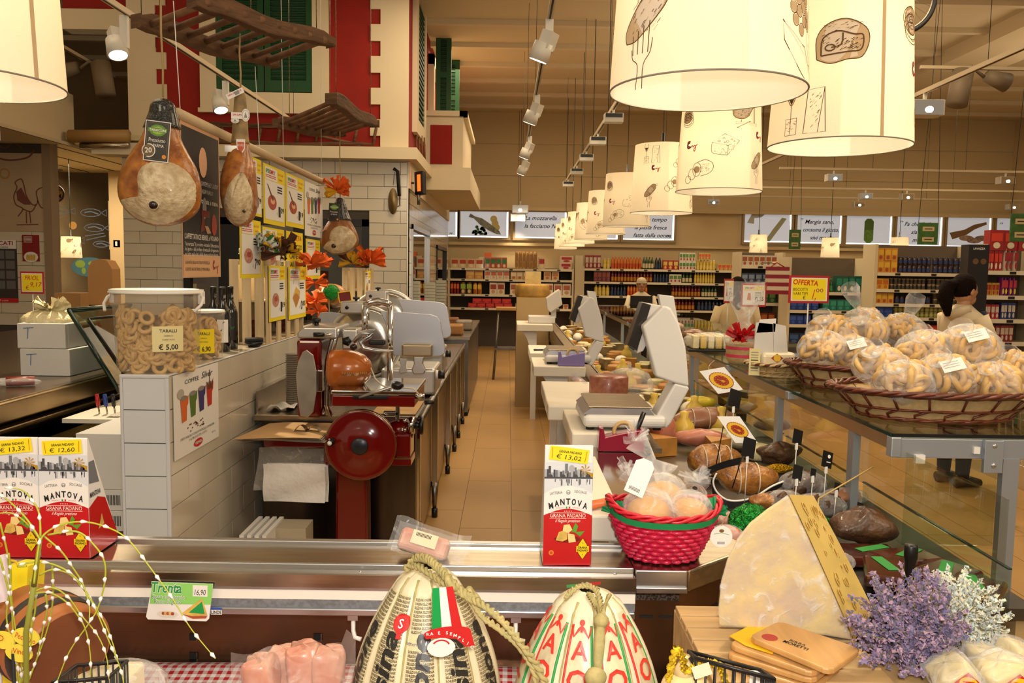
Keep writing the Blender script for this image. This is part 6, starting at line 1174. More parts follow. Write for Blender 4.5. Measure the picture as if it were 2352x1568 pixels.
t=thing('wall_heater','black wall heater with glowing orange element on the tiled corner','heater',P(960,425,9.95));a=P(962,420,10.1);M_=frame((a.x,10.1,a.z),(1,-.6,.1),(.12,0,1));b=MB();b.box((0,0,-.03),(.13,.28,.07),BLACK,M_);b.build('housing',t,bev=.01);b=MB();b.rect(-.02,-.1,.03,.1,mat('glowing element','ff4a14',.5,emit=3.5),M_,z=.006);b.build('element',t);b=MB();b.tube([(a.x-.06,10.12,a.z),(HX-.02,10.12,a.z)],.012,BLACKM,6);b.tube([(a.x,10.1,a.z-.14),(a.x,10.1,a.z-.26)],.02,STEELD,6);b.build('bracket',t)
# grated cheese gift cartons
CRED,CWH,CGR,CDK=mat('carton red','c4121c',.25,coat=.4),mat('carton white','eeebe6',.35,coat=.3),mat('printed photo grey','a9abb0',.4),mat('printed photo dark','45464a',.4)
GOLD,DIA,LEAFP=mat('gold bow print','b98a1e',.35),mat('yellow emblem','f0cf16',.4),mat('printed basil','5d9a2a',.5)
def carton_front(b,M_,w,h):
 b.rect(-w/2,0,w/2,h*.42,CRED,M_,z=.0004)
 arc=[(w*(-.5+i/12),h*(.42+.055*math.sin(math.pi*i/12)))for i in range(13)];b.poly(arc+[(w/2,h*.42),(-w/2,h*.42)],CRED,M_,z=.0005);b.poly(arc+[(w/2,h*.6),(w*.3,h*.645),(0,h*.67),(-w*.3,h*.645),(-w/2,h*.6)],CWH,M_,z=.0008)
 b.rect(-w/2,h*.6,w/2,h*.86,mat('printed photo pale','d6d9de',.4),M_,z=.0004);rr=random.Random(2)
 b.rect(-w/2,h*.735,w/2,h*.775,CGR,M_,z=.0007);b.rect(-w/2,h*.725,w/2,h*.74,CDK,M_,z=.0009)
 for i in range(22):x=-w/2+w*(i+.5)/22;hh=h*(.02+.03*rr.random());b.rect(x-w*.02,h*.74,x+w*.02,h*.755+hh,(CGR,CDK,mat('printed photo mid','74767c',.4))[i%3],M_,z=.001+.00002*i)
 for i in range(4):b.disc(-w*.38+w*.26*i,h*.745,w*.055,CDK,ry=h*.018,M=M_,z=.0014,n=9)
 b.rect(-w*.08,h*.77,-w*.02,h*.85,mat('printed photo mid','74767c',.4),M_,z=.0013);b.disc(w*.06,h*.81,w*.06,CGR,ry=h*.03,M=M_,z=.0013);b.rect(-w*.42,h*.77,-w*.37,h*.83,CDK,M_,z=.0013);b.rect(w*.12,h*.77,w*.16,h*.82,mat('printed photo mid','74767c',.4),M_,z=.0013)
 for i in range(26):x=-w/2+w*rr.random()*.97;b.rect(x,h*(.715-.05*rr.random()),x+w*.016,h*.722,CGR if i%2 else CDK,M_,z=.001)
 b.text('LATTERIA',-w*.25,h*.595,h*.022,CDK,M_,wide=w*.26,z=.0012,rot=.12);b.text('SOCIALE',w*.25,h*.605,h*.022,CDK,M_,wide=w*.26,z=.0012,rot=-.12)
 b.line(ell(0,h*.612,w*.04,h*.016,10),w*.008,CDK,M_,z=.0012);b.text('M',0,h*.596,h*.02,CDK,M_,z=.0013)
 for i,ch in enumerate('MANTOVA'):x=w*(-.345+.115*i);b.text(ch,x,h*(.512-.3*(x/w)**2),h*.048,INK,M_,wide=w*.092,z=.0014,bold=.035,rot=-.5*x/w)
 b.rect(-w*.045,h*.477,-w*.015,h*.493,GREENP,M_,z=.0013);b.rect(w*.015,h*.477,w*.045,h*.493,CRED,M_,z=.0013);b.text('PRODUCT',-w*.17,h*.478,h*.009,REDINK,M_,wide=w*.16,z=.0012,rot=.08);b.text('OF ITALY',w*.17,h*.478,h*.009,REDINK,M_,wide=w*.16,z=.0012,rot=-.08)
 for i in range(5):b.disc(-w*.07+w*.035*i,h*.455,w*.009,WINK,M=M_,n=5,z=.001)
 b.line([(-w*.38,h*.44),(w*.38,h*.44)],w*.008,WINK,M_,z=.001);b.line([(-w*.38,h*.395),(w*.38,h*.395)],w*.008,WINK,M_,z=.001);b.text('GRANA PADANO',0,h*.403,h*.03,WINK,M_,wide=w*.74,z=.001);b.text('il Regalo prezioso',w*.0,h*.362,h*.026,WINK,M_,wide=w*.52,z=.001,shear=.45)
 b.disc(w*.0,h*.22,w*.28,mat('printed dark red glow','7c1a12',.3),ry=h*.03,M=M_,z=.0008)
 b.poly([(-w*.24,h*.21),(-w*.18,h*.28),(-w*.02,h*.3),(w*.0,h*.22),(-w*.1,h*.2)],FOODY,M_,z=.001);b.poly([(-w*.1,h*.29),(-w*.08,h*.34),(w*.04,h*.345),(w*.1,h*.3),(w*.02,h*.27)],mat('printed cheese light','efd48a',.5),M_,z=.0012);b.poly([(w*.0,h*.27),(w*.14,h*.26),(w*.18,h*.2),(w*.03,h*.19)],mat('printed cheese light','efd48a',.5),M_,z=.0014)
 b.poly([(w*.08,h*.28),(w*.16,h*.36),(w*.22,h*.33),(w*.18,h*.28)],LEAFP,M_,z=.0016);b.poly([(w*.14,h*.28),(w*.36,h*.29),(w*.26,h*.245)],LEAFP,M_,z=.0018)
 b.poly([(w*.32,h*.05),(w*.22,h*.105),(w*.22,h*.175),(w*.32,h*.235),(w*.42,h*.175),(w*.42,h*.105)],INK,M_,z=.002);b.poly([(w*.32,h*.055),(w*.23,h*.107),(w*.23,h*.173),(w*.32,h*.228),(w*.41,h*.173),(w*.41,h*.107)],DIA,M_,z=.0022);b.rect(w*.19,h*.115,w*.45,h*.165,DIA,M_,z=.0023);b.text('GRANA',w*.32,h*.143,h*.017,INK,M_,wide=w*.2,z=.0026,bold=.03);b.text('PADANO',w*.32,h*.12,h*.017,INK,M_,wide=w*.22,z=.0026,bold=.03);b.text('G',w*.32,h*.185,h*.012,INK,M_,z=.0026);b.text('P',w*.32,h*.085,h*.012,INK,M_,z=.0026)
 b.disc(-w*.33,h*.105,w*.055,mat('orange seal','e08a1e',.5),M=M_,z=.001);b.disc(-w*.33,h*.105,w*.03,mat('seal red','c8382a',.5),M=M_,z=.0013)
 for i in range(8):a=i*.785;b.poly([(w*.34,h*.8),(w*.34+w*.1*math.cos(a-.2),h*.8+h*.04*math.sin(a-.2)),(w*.34+w*.12*math.cos(a+.1),h*.8+h*.045*math.sin(a+.1))],GOLD,M_,z=.002+.0001*i)
 b.poly([(w*.36,h*.79),(w*.5,h*.73),(w*.5,h*.77)],GOLD,M_,z=.0018)
def carton(x,y,price,label,tilt,yaw=0,dpt=.13,nm='GRANA PADANO'):
 w,h=.106,.268;z0=1.0035;t=thing('cheese_carton',label,'carton',(x,y,z0),'cheese gift cartons');Rz=Matrix.Translation((x,y,z0))@Matrix.Rotation(yaw,4,'Z')
 b=MB();b.prism([(0,0),(dpt,0),(dpt*.96,h*.1),(.006,h),(0,h)],-w/2,w/2,CWH,Rz@Matrix(((0,0,1,0),(1,0,0,0),(0,1,0,0),(0,0,0,1))));b.build('box',t,bev=.0015)
 M_=Rz@FACE((0,-.0006,0));b=MB();b.rect(-w/2+.002,h*.86,w/2-.002,h-.001,CWH,M_,z=.0002);carton_front(b,M_,w,h);b.build('print',t)
 Ms=Rz@frame((w/2+.0007,0,0),(0,1,0),(0,0,1));b=MB();b.poly([(.0,0),(dpt,0),(dpt*.95,h*.1),(dpt*.56,h*.44),(dpt*.3,h*.48),(.0,h*.42)],CRED,Ms);b.poly([(.003,h*.62),(dpt*.36,h*.60),(dpt*.2,h*.8),(.003,h*.8)],mat('printed photo mid','74767c',.4),Ms,z=.0003);b.text('MANTOVA',dpt*.22,h*.5,h*.04,INK,Ms,wide=dpt*.36,z=.0006,bold=.03);b.poly([(dpt*.3,h*.2),(dpt*.42,h*.32),(dpt*.5,h*.22)],FOODY,Ms,z=.0005);b.build('side_print',t)
 b=MB();Mc=M_@Matrix.Translation((0,h*.925,.0025))@Matrix.Rotation(tilt,4,'Z');b.rect(-.043,-.0155,.043,.0155,YEL,Mc);b.build('price_tag',t);b=MB();b.text('GRANA PADANO',.002,.003,.0055,INK,Mc,wide=.05,z=.0005,shear=.2,bold=.015);b.text('€ '+price,.0,-.0105,.0095,INK,Mc,wide=.055,z=.0005,shear=.1)
 for s in(-1,1):b.line([(s*.036,-.012),(s*.037,.0),(s*.038,.012)],.001,REDINK,Mc,z=.0004)
 b.build('handwriting',t)
a=Pz(1302,1303,1.0);carton(a.x,1.785,'13,02','cheese gift carton with tag 13,02 standing alone beside the pink basket',-.12,R(1.5),.11)
a=Pz(158,1281,1.0);carton(a.x-.001,1.786,'12,60','cheese gift carton with tag 12,60, right one of the pair'.replace('right one','inner one'),.06)
carton(a.x-.109,1.786,'13,32','cheese gift carton with tag 13,32, outer one of the pair',.12)
def lumpy(b,c,r,m,seed,tilt=0,lump=.06,e=.45):
 """rounded block with uneven surface"""
 rr=random.Random(seed);ph=[rr.random()*6 for _ in range(3)];M_=Matrix.Translation(c)@Matrix.Rotation(tilt,4,'Y');sg=lambda q:math.copysign(abs(q)**e,q)
 def S(u,v):
  a,q=6.2832*u,math.pi*(v-.5);f=1+lump*(math.sin(3*a+ph[0]+3*q)+.7*math.sin(5*a+ph[1]-4*q));return M_@V(r[0]*f*sg(math.cos(a))*sg(math.cos(q)),r[1]*f*sg(math.sin(a))*sg(math.cos(q)),r[2]*f*sg(math.sin(q)))
 b.grid(S,28,14,m,closed_u=True)
 # vacuum packed meat on the worktop, hanging price card
def vac(name,label,polys,m,z,h,Y=None,lab=None,tilt=0):
 """piece of meat inside a clear sealed pouch; polys: (meat outline, pouch outline) in pixels laid on the plane z"""
 pts=[Pz(x,y,z)for x,y in polys[0]];c=sum(pts,V(0,0,0))/len(pts);t=thing(name,label,'meat',(c.x,c.y,z));b=MB();b.prism([(p.x-c.x,p.y-c.y)for p in pts],0,h,m,Matrix.Translation((c.x,c.y,z+.002)));b.build('meat',t,bev=min(.012,h*.4),seg=3)
 pp=[Pz(x,y,z)for x,y in polys[1]];b=MB();n=len(pp);vs_=[(p.x,p.y,z+.0015+.004*(i%3))for i,p in enumerate(pp)]+[(c.x+(p.x-c.x)*.72,c.y+(p.y-c.y)*.72,z+h+.008)for p in pp]+[(c.x,c.y,z+h+.010)]
 b.add(vs_,[(i,(i+1)%n,n+(i+1)%n,n+i)for i in range(n)]+[(n+i,n+(i+1)%n,2*n)for i in range(n)],BAG,True);b.build('pouch',t)
 return t
PINK=mat('raw cured pink','c4806a',.35,var=.7,col2='dcb8a2',scale=22,coat=.3)
pk=thing('meat_pack','vacuum packed pink bacon leaning on the worktop','meat',Pz(960,1290,1.0));o=Pz(975,1285,1.0)
Mx=Matrix.Translation((o.x,1.82,1.004))@Matrix.Rotation(R(-28),4,'X')@Matrix.Rotation(R(16),4,'Y');b=MB();b.box((-.01,0,.026),(.115,.045,.05),PINK,Mx);b.build('meat',pk,bev=.012,seg=3)
b=MB();b.grid(lambda u,v:Mx@V(-.085+.175*u,-.03+.006*math.sin(9*u+4*v),-.004+.07*v+.01*math.sin(u*7)*(abs(u-.5)*2)**2),14,6,BAG);b.grid(lambda u,v:Mx@V(-.085+.175*u,.03,-.004+.07*v),4,3,BAG);b.build('pouch',pk);b=MB();Ml=Mx@frame((-.01,-.034,.032),(1,0,0),(0,0,1));b.rect(-.028,-.014,.03,.016,mat('beige price label','e0cfae',.6),Ml);b.text('BARCODE',0,.004,.006,INK,Ml,wide=.03,z=.0004)if False else[b.rect(-.02+.003*i,.004,-.0185+.003*i,.012,INK,Ml,z=.0004)for i in range(12)];b.build('label',pk)
cp=[Pz(0,0,2)];a,c=P(335,1343,1.732),P(490,1425,1.732);t=thing('price_card','green cheese price card 16,90 hung from the price strip','price card',(a.x,1.732,c.z));w,h=c.x-a.x,.083;M_=frame(((a.x+c.x)/2,1.731,(a.z+c.z)/2+.003),(1,0,-.02),(0,0,1));b=MB()
sh=[(-w/2+.014,h/2),(w/2,h/2),(w/2-.008,-h/2+.006),(w/2-.014,-h/2),(-w/2+.004,-h/2),(-w/2,-h/2+.006)];b.prism(sh[::-1],-.002,0,CWH,M_);b.build('card',t);LG,DG_=mat('card light green','8fd46a',.5),mat('card dark green','1f9a4c',.5);b=MB()
b.poly([(-w/2+.014,h/2),(w/2,h/2),(w/2-.004,h*.0-.004),(-w/2+.008,-h*.08)],LG,M_,z=.0004);b.text('Trenta',-w*.19,h*.24,.022,WINK,M_,wide=w*.46,z=.0008,shear=.15,bold=.06);b.text('Trenta',-w*.19,h*.24,.022,DG_,M_,wide=w*.45,z=.0011,shear=.15,bold=.02);b.text('Basso colesterolo',-w*.16,h*.07,.009,WINK,M_,wide=w*.5,z=.0008,bold=.06);b.text('Basso colesterolo',-w*.16,h*.07,.009,DG_,M_,wide=w*.5,z=.0011);b.text('Ricco di gusto',-w*.17,-h*.06,.009,WINK,M_,wide=w*.4,z=.0008,bold=.06);b.text('Ricco di gusto',-w*.17,-h*.06,.009,DG_,M_,wide=w*.4,z=.0011)
b.rect(w*.2,h*.16,w*.42,h*.46,CWH,M_,z=.0007);b.text('16,90',w*.31,h*.2,.012,INK,M_,wide=w*.17,z=.001,shear=.2);b.disc(-w*.18,-h*.34,w*.16,mat('plate print','ddd8cc',.5),ry=h*.09,M=M_,z=.0006);[b.disc(-w*.24+w*.035*i,-h*.32,w*.026,FOODY if i%2 else FOODR,M=M_,z=.0008+.0001*i,n=8)for i in range(5)]
b.poly([(w*.04,-h*.3),(w*.34,h*.12),(w*.42,-h*.34),(w*.2,-h*.38)],FOODY,M_,z=.0008);b.poly([(w*.14,-h*.28),(w*.34,h*.03),(w*.38,-h*.3)],DG_,M_,z=.001);b.poly([(w*.03,-h*.32),(w*.2,-h*.37),(w*.42,-h*.35),(w*.4,-h*.42),(w*.2,-h*.44)],mat('rind print','b0522e',.5),M_,z=.0009);b.build('print',t)
# the two big provolone cheeses
DECK=.725
WAX1,WAX2=mat('waxed provolone','e3d8b4',.3,var=.15,scale=5,coat=.35),mat('pale waxed provolone','eae0c2',.3,var=.12,scale=5,coat=.35);BAND=mat('printed casing','d8c79a',.35,coat=.3);HEMP=mat('hemp cord','b3a26a',.8,var=.5,col2='7f8050',scale=90)
def provolone(px,Y,prof_px,ribs,ph,wax,label,xc):
 k=Y/F;prof=[]
 for y,hw in prof_px:prof.append((hw*k,P(xc,y,Y).z))
 prof[-1]=(prof[-1][0],DECK+.001);prof=[q for q in prof if q[1]>=DECK+.0009];X=P(xc,1500,Y).x
 def rad(z):
  for(r0,z0),(r1,z1)in zip(prof,prof[1:]):
   if z1<=z<=z0:return r0+(r1-r0)*(z0-z)/(z0-z1)
  return prof[-1][0]if z<prof[-1][1]else prof[0][0]
 groove=lambda a:1-.095*(1-abs(math.sin(ribs*(a-ph)/2)))**3
 def S(a,z,off=0):r=(rad(z)+off)*groove(a);return V(X+r*math.cos(a),Y+r*math.sin(a),z)
 t=thing('provolone_cheese',label,'cheese',(X,Y,DECK),'giant provolone cheeses');b=MB();zt,zb=prof[0][1],prof[-1][1];N=ribs*8;b.grid(lambda u,v:S(2*math.pi*u,zt+(zb-zt)*v),N,36,wax,closed_u=True);b.add([S(2*math.pi*i/N,zb)for i in range(N)],[tuple(range(N))],wax);b.build('body',t)
 return t,S,rad,X,zt,zb
def on(S,a0,z0,rad,off=.0022):
 """plane -> cheese surface: x round the girth, y down from z0"""
 return lambda v:S(a0+v.x/max(rad(z0+v.y),.02),z0+v.y,off+v.z)
PR1=[(1300,20),(1312,50),(1330,72),(1365,95),(1400,117),(1440,138),(1480,155),(1520,168),(1560,176),(1600,181),(1640,183),(1690,178),(1740,160),(1768,120)]
t,S,rad,X,zt,zb=provolone(980,1.42,PR1,11,-math.pi/2+.28,WAX1,'giant provolone in black lettered casing with an Italian flag tag'.replace('Italian','tricolour'),980)
BI=mat('casing black print','24221e',.4)
for rI in range(-2,3):
 a0=-math.pi/2+.0+rI*2*math.pi/11;zs=P(980,1340,1.42).z;b=MB();hw=.75*math.pi/11*.14
 b.grid(lambda u,v:S(a0+(u-.5)*2*math.pi/11*.74,zs+(zb+.06-zs)*v,.001),8,20,BAND);b.build('casing_band',t)
 b=MB();z=zs-.006;i=0
 while z>.93:
  wd=rad(z)*2*math.pi/11*.72;s_=('SELEZIONE SORESINA','SORESINA SELEZIONE')[i%2]
  if not(rI==0 and-.074<z-zs<-.056):b.text(s_,0,0,.0038,BI,fn=on(S,a0,z,rad),wide=wd,bold=.025,res=1)
  z-=.0056;i+=1
 b.build('small_print',t)
 b=MB()
 if rI==0:b.text('Latteria Soresina',0,0,.006,mat('casing blue print','2b3568',.4),fn=on(S,a0,zs-.068,rad),wide=.055,res=1,z=.0006)
 big=('Selezione','Soresina','Selezione','Soresina','Selezione')[rI+2];b.text(big,.0,0,.03,BI,fn=lambda v,f=on(S,a0,zs-.155,rad):f(V(-v.y+.014,v.x,v.z)),wide=.21,bold=.035,shear=.2,z=.0012,align='C');b.build('lettering',t)
a0=-math.pi/2-.42;b=MB();f=on(S,a0,P(900,1388,1.42).z,rad);b.disc(0,0,.014,REDINK,fn=f,z=.003,n=18);b.rect(-.004,-.022,.004,-.012,REDINK,fn=f,z=.003);b.text('S',0,-.006,.013,WINK,fn=f,z=.0036,bold=.01);b.build('wax_seal',t)
for i in range(11):a=-math.pi/2+.28+i*2*math.pi/11;b=MB();b.tube([S(a,zt+(zb-zt)*(.03+.94*q/22),.001+.0006*math.sin(q*2.3))for q in range(23)],.0028,HEMP,6);b.build('cord',t)if math.sin(a)<.3 else None
def twist(b,pts,r,n=2,m=HEMP,turns=9):
 p=curve_pts([tuple(q)for q in pts],8)
 for j in range(n):b.tube([Vector(q)+V(math.cos(i*turns/len(p)*6.28+j*6.28/n),math.sin(i*turns/len(p)*6.28+j*6.28/n)*.6,math.sin(i*turns/len(p)*6.28+j*6.28/n))*r*.6 for i,q in enumerate(p)],r*.62,m,6)
b=MB();q=lambda x,y,Y=1.30:P(x,y,Y)
twist(b,[q(935,1305,1.36),q(955,1282,1.36),q(985,1285,1.33),q(1015,1312,1.3),q(1045,1345,1.27),q(1085,1375,1.25)],.007,3);twist(b,[q(940,1300,1.36),q(960,1300,1.34),q(1000,1325,1.31),q(1040,1352,1.27),q(1085,1372,1.25)],.006,2)
for x,y,r in((1032,1338,.012),(1082,1368,.014)):b.torus(r*.7,r*.45,HEMP,Matrix.Translation(q(x,y,1.27))@Matrix.Rotation(1.2,4,'Y'),14,8);b.torus(r*.7,r*.4,HEMP,Matrix.Translation(q(x+7,y+4,1.265))@Matrix.Rotation(.8,4,'Y'),14,8)
twist(b,[q(1085,1375,1.25),q(1120,1395,1.23),q(1160,1430,1.22),q(1200,1480,1.21),q(1240,1540,1.21),q(1268,1610,1.21)],.006,2);twist(b,[q(1085,1378,1.25),q(1110,1415,1.24),q(1150,1445,1.23),q(1190,1480,1.22),q(1225,1535,1.21),q(1240,1610,1.21)],.0055,2);b.build('rope',t)
b=MB();Mt=frame(q(1022,1400,1.255),(1,.06,.1),(.1,-.15,1));kk=1.255/F
for i,cm in enumerate((mat('flag green','159a4a',.4),CWH,REDINK)):b.poly([(-36*kk+24*kk*i-8*kk*0,-48*kk),(-36*kk+24*kk*(i+1),-48*kk),(-10*kk+16*kk*(i+1)-14*kk,60*kk),(-10*kk+16*kk*i-14*kk,60*kk)],cm,Mt,z=.0003*i)
b.build('flag_strip',t);b=MB();b.poly([(-56*kk+112*kk*(.5-.5*math.cos(math.pi*i/12)),-52*kk-8*kk+16*kk*math.sin(math.pi*i/12))for i in range(13)]+[(62*kk,-104*kk),(40*kk,-104*kk),(20*kk,-80*kk),(-20*kk,-72*kk),(-52*kk,-72*kk)],REDINK,Mt,z=.001);b.disc(-18*kk,-98*kk,34*kk,CWH,ry=26*kk,M=Mt,z=.0015);b.line(ell(-18*kk,-94*kk,20*kk,16*kk,10,.2,2.6),4*kk,REDINK,Mt,z=.002)
for i,ch in enumerate('RA E SEMPLIC'):b.text(ch,(-46+9*i)*kk,(-62-(max(0,i-4)**1.7)*1.7)*kk,8*kk,WINK,Mt,z=.002,bold=.02,rot=-.09*max(0,i-4));
b.build('ring_label',t)
PR2=[(1352,25),(1362,52),(1380,78),(1410,98),(1440,117),(1480,138),(1520,155),(1560,168),(1600,177),(1650,182),(1700,174),(1740,158),(1765,120)]
t,S,rad,X,zt,zb=provolone(1350,1.40,PR2,10,-math.pi/2+.06+math.pi/10*0,WAX2,'giant provolone in red lettered casing with green stripes',1350);RL,GL=mat('casing red print','d8382a',.4),mat('casing green print','2f9a4a',.4)
for rI in range(-2,3):
 a0=-math.pi/2+.06+math.pi/10+(rI-0)*2*math.pi/10-2*math.pi/10*.5*0-math.pi/5*(0);a0=-math.pi/2+.06-math.pi/10+(rI+0)*math.pi/5+(math.pi/5 if rI>0 else 0)*0
 zs=P(1350,1385,1.4).z;b=MB();b.grid(lambda u,v:S(a0+(u-.5)*math.pi/5*.6,zs+(zb+.06-zs)*v,.001),8,16,mat('pale printed casing','e6d7b0',.35,var=.25,scale=60,stretch=(1,1,.2),coat=.3));b.build('casing_band',t)
 b=MB();f=on(S,a0,zs,rad);b.disc(0,-.007,.0045,RL,fn=f,z=.001,n=10);b.line([(-.016,-.013),(-.012,-.027),(-.004,-.016),(0,-.012),(.004,-.016),(.012,-.027),(.016,-.013)],.004,RL,fn=f,z=.001);b.line([(0,-.008),(0,-.02)],.004,RL,fn=f,z=.0012)
 for j,(ch,dy,sz,rot)in enumerate((('A',-.058,.026,0),('O',-.104,.032,0),('I',-.138,.03,1),('H',-.178,.03,1))):
  if rot:b.text(ch,0,0,sz,RL,fn=lambda v,dy=dy:f(V(-v.y+.014,v.x+dy+.014,v.z)),bold=.03,z=.001)
  else:b.text(ch,0,dy,sz,RL,fn=f,bold=.02,z=.001)
 b.build('lettering',t)
 for s,cm,wd in((.36,GL,.0045),(-.36,RL,.004)):b=MB();b.tube([S(a0+s*math.pi/5,zs-.012+(zb+.02-zs)*q_/16,.0002)for q_ in range(17)],wd*.55,cm,5);b.build('casing_stripe',t)
for i in range(10):
 a=-math.pi/2+.06+i*math.pi/5;b=MB()
 if math.sin(a)<.3:b.tube([S(a,zt+(zb-zt)*(.03+.94*q_/22),.001+.0006*math.sin(q_*2.3))for q_ in range(23)],.003,HEMP,6);b.build('cord',t)
b=MB();q=lambda x,y,Y=1.27:P(x,y,Y);twist(b,[q(1300,1370,1.33),q(1330,1345,1.34),q(1365,1350,1.33),q(1378,1380,1.3),q(1380,1420,1.26)],.005,2);twist(b,[q(1352,1362,1.31),q(1372,1395,1.28),q(1380,1425,1.255)],.005,2);twist(b,[q(1400,1365,1.31),q(1390,1390,1.28),q(1381,1425,1.255)],.004,2)
b.ball(q(1381,1425,1.25),.012,HEMP,12,8);b.tube([q(1380,1430,1.25),q(1377,1470,1.235),q(1374,1530,1.22),q(1372,1545,1.22)],[.007,.009,.007,.009],HEMP,10);b.ball(q(1368,1555,1.2),(.017,.012,.016),HEMP,12,8);b.build('rope',t)
b=MB();Mt=frame(q(1340,1343,1.36),(1,0,.12),(0,-.8,1));kk=1.36/F
for i,cm in enumerate((mat('flag green','159a4a',.4),CWH,REDINK)):b.rect(-40*kk+27*kk*i,-6*kk,-13*kk+27*kk*i,8*kk,cm,Mt)
b.build('flag_strip',t)
t=thing('small_cheese','small pale cheese ball tied with yellow plaited cord','cheese',P(1570,1568,1.28));k=1.28/F;c=P(1575,1590,1.28);b=MB();b.ball((c.x,1.28,c.z),(62*k,62*k,58*k),mat('pale yellow wax','f0d79c',.3,coat=.4),24,16);b.lathe([(30*k,0),(16*k,22*k),(8*k,36*k),(12*k,42*k)],mat('pale yellow wax','f0d79c',.3,coat=.4),18,Matrix.Translation((c.x-.003,1.28,c.z+50*k)));b.build('body',t)
YC=mat('yellow cord','e8c41e',.7);q=lambda x,y:P(x,y,1.26);b=MB();twist(b,[q(1535,1560),q(1545,1515),q(1555,1490),q(1568,1510),q(1573,1540)],.006,3,YC,14);twist(b,[q(1580,1540),q(1620,1522),q(1650,1528),q(1665,1560),q(1672,1610)],.006,3,YC,14);b.build('cord',t)
b=MB();Mt=frame(P(1612,1540,1.22),(1,0,.35),(-.3,0,1));b.rect(-.014,-.01,.014,.01,mat('cream tag','e8dcbc',.7),Mt);b.build('tag',t)
b=MB();c2=P(1575,1590,1.28);b.box2((c2.x-.06,1.22,DECK),(c2.x+.06,1.34,c.z-.045),BLACKM);tag(b.build('cheese_stand'),'dark low stand under the small cheese ball','stand')
for pl_,lb,cm in(([(560,1535),(640,1505),(700,1512),(790,1520),(800,1568),(800,1640),(560,1640)],'vacuum packed pink cooked meat in the case between barrel cheese and provolone',PINK),):
 c=P(680,1600,1.5);t=thing('meat_pack',lb,'meat',(c.x,1.5,DECK));rr=random.Random(3)
 for i,(x,y,w,h,Y)in enumerate(((600,1550,75,90,1.48),(650,1535,80,100,1.55),(700,1530,80,110,1.52),(755,1535,70,100,1.5))):
  a=P(x,y,Y);b=MB();lumpy(b,(a.x,Y,a.z),(w*Y/F*.52,.03,h*Y/F*.5),PINK,i,rr.uniform(-.4,.4));b.build('slice',t)
 b=MB();b.grid(lambda u,v:V(P(530+285*u,1500,1.44).x,1.44+.02*math.sin(9*u),P(600,1498+90*v,1.44).z-.012*(1-v)*math.sin(u*13)+(.0 if u<.9 else.03*(1-v))),24,6,film('meat pouch film','ffe9e0',.08,.3));b.build('pouch',t)
b=MB();b.box((P(680,1600,1.5).x,1.52,DECK+.03),(.24,.14,.056),PINK);tag(b.build('meat_slab'),'pink meat slab lying under the packed slices','meat')
t=thing('cheese_pack','pale cheese piece in clear pouch beside the wire basket','cheese',P(265,1568,1.45));c=P(250,1575,1.45);b=MB();b.box((c.x,1.45,max(c.z,DECK+.04)),(.1,.08,.06),mat('pale cheese','efe0ae',.4));b.build('piece',t,bev=.008,seg=3);b=MB();b.ball((c.x+.02,1.45,max(c.z,DECK+.04)),(.085,.07,.042),BAG,16,10);b.build('pouch',t)
# barrel cheese, clover label, yellow bag
BRL,BND=mat('barrel rind','b06a30',.5,var=.4,col2='8a4a20',scale=8),mat('dark strap','2e2620',.7)
t=thing('barrel_cheese','barrel shaped brown cheese with two dark straps','cheese',P(90,1568,1.45));c=P(158,1497,1.42);ax=V(-.80,.60,.02).normalized();Mb=Matrix.Translation(c)@ax.to_track_quat('Z','Y').to_matrix().to_4x4()
b=MB();r=.078;b.lathe([(.001,0),(r*.93,0),(r,.006),(r*1.06,.06),(r*1.07,.085),(r*1.06,.11),(r,.165),(r*.9,.17),(.001,.17)],BRL,40,Mb);b.build('body',t)
b=MB();b.lathe([(.001,-.001),(r*.91,-.001)],mat('barrel face','7a4220',.55,var=.25,scale=5),40,Mb,cap=False);b.build('cut_face',t)
for z in(.03,.075):b=MB();b.lathe([(r*1.045,z),(r*1.085,z+.004),(r*1.085,z+.02),(r*1.05,z+.024)],BND,40,Mb,cap=False);b.build('strap',t)
b=MB();b.box((c.x-.05,1.5,(DECK+c.z-.088)/2),(.12,.12,c.z-.088-DECK),BLACKM);tag(b.build('cheese_stand'),'dark block under the barrel cheese','stand')
t=thing('clover_label','yellow clover shaped label pecorino leaning on the barrel cheese','label',P(40,1480,1.3));Mt=frame(P(42,1478,1.3),(1,-.1,-.1),(0,-.05,1));kk=1.3/F;b=MB()
for x,y,z_ in((-40,2,0),(18,20,.0004),(2,-24,.0008)):b.disc(x*kk,y*kk,34*kk if x>0 else 30*kk,mat('clover yellow','f0dc4a',.6),ry=22*kk,M=Mt,z=z_);b.disc(x*kk,y*kk,34*kk if x>0 else 30*kk,mat('clover yellow','f0dc4a',.6),ry=22*kk,M=Mt,z=z_-.003)
b.build('card',t);b=MB();b.text('Pecorino',18*kk,12*kk,14*kk,REDINK,Mt,wide=52*kk,z=.002,shear=.1,rot=-.2);b.text('D',-42*kk,2*kk,15*kk,REDINK,Mt,z=.002);b.text('iVino',2*kk,-24*kk,14*kk,REDINK,Mt,wide=34*kk,z=.002,shear=.1);b.build('lettering',t);b=MB();b.cyl(P(30,1500,1.302),V(P(30,1500,1.302).x,1.302,DECK),.003,BLACKM,6);b.build('pin',t)
t=thing('yellow_bag','bright yellow folded paper bag standing behind the barrel cheese','bag',P(40,1390,1.5));b=MB();a=[P(x,y,1.55)for x,y in((-15,1310),(18,1297),(64,1300),(60,1370),(20,1398),(-15,1398))];YB=mat('bright yellow card','f4e01c',.45);zb_=DECK
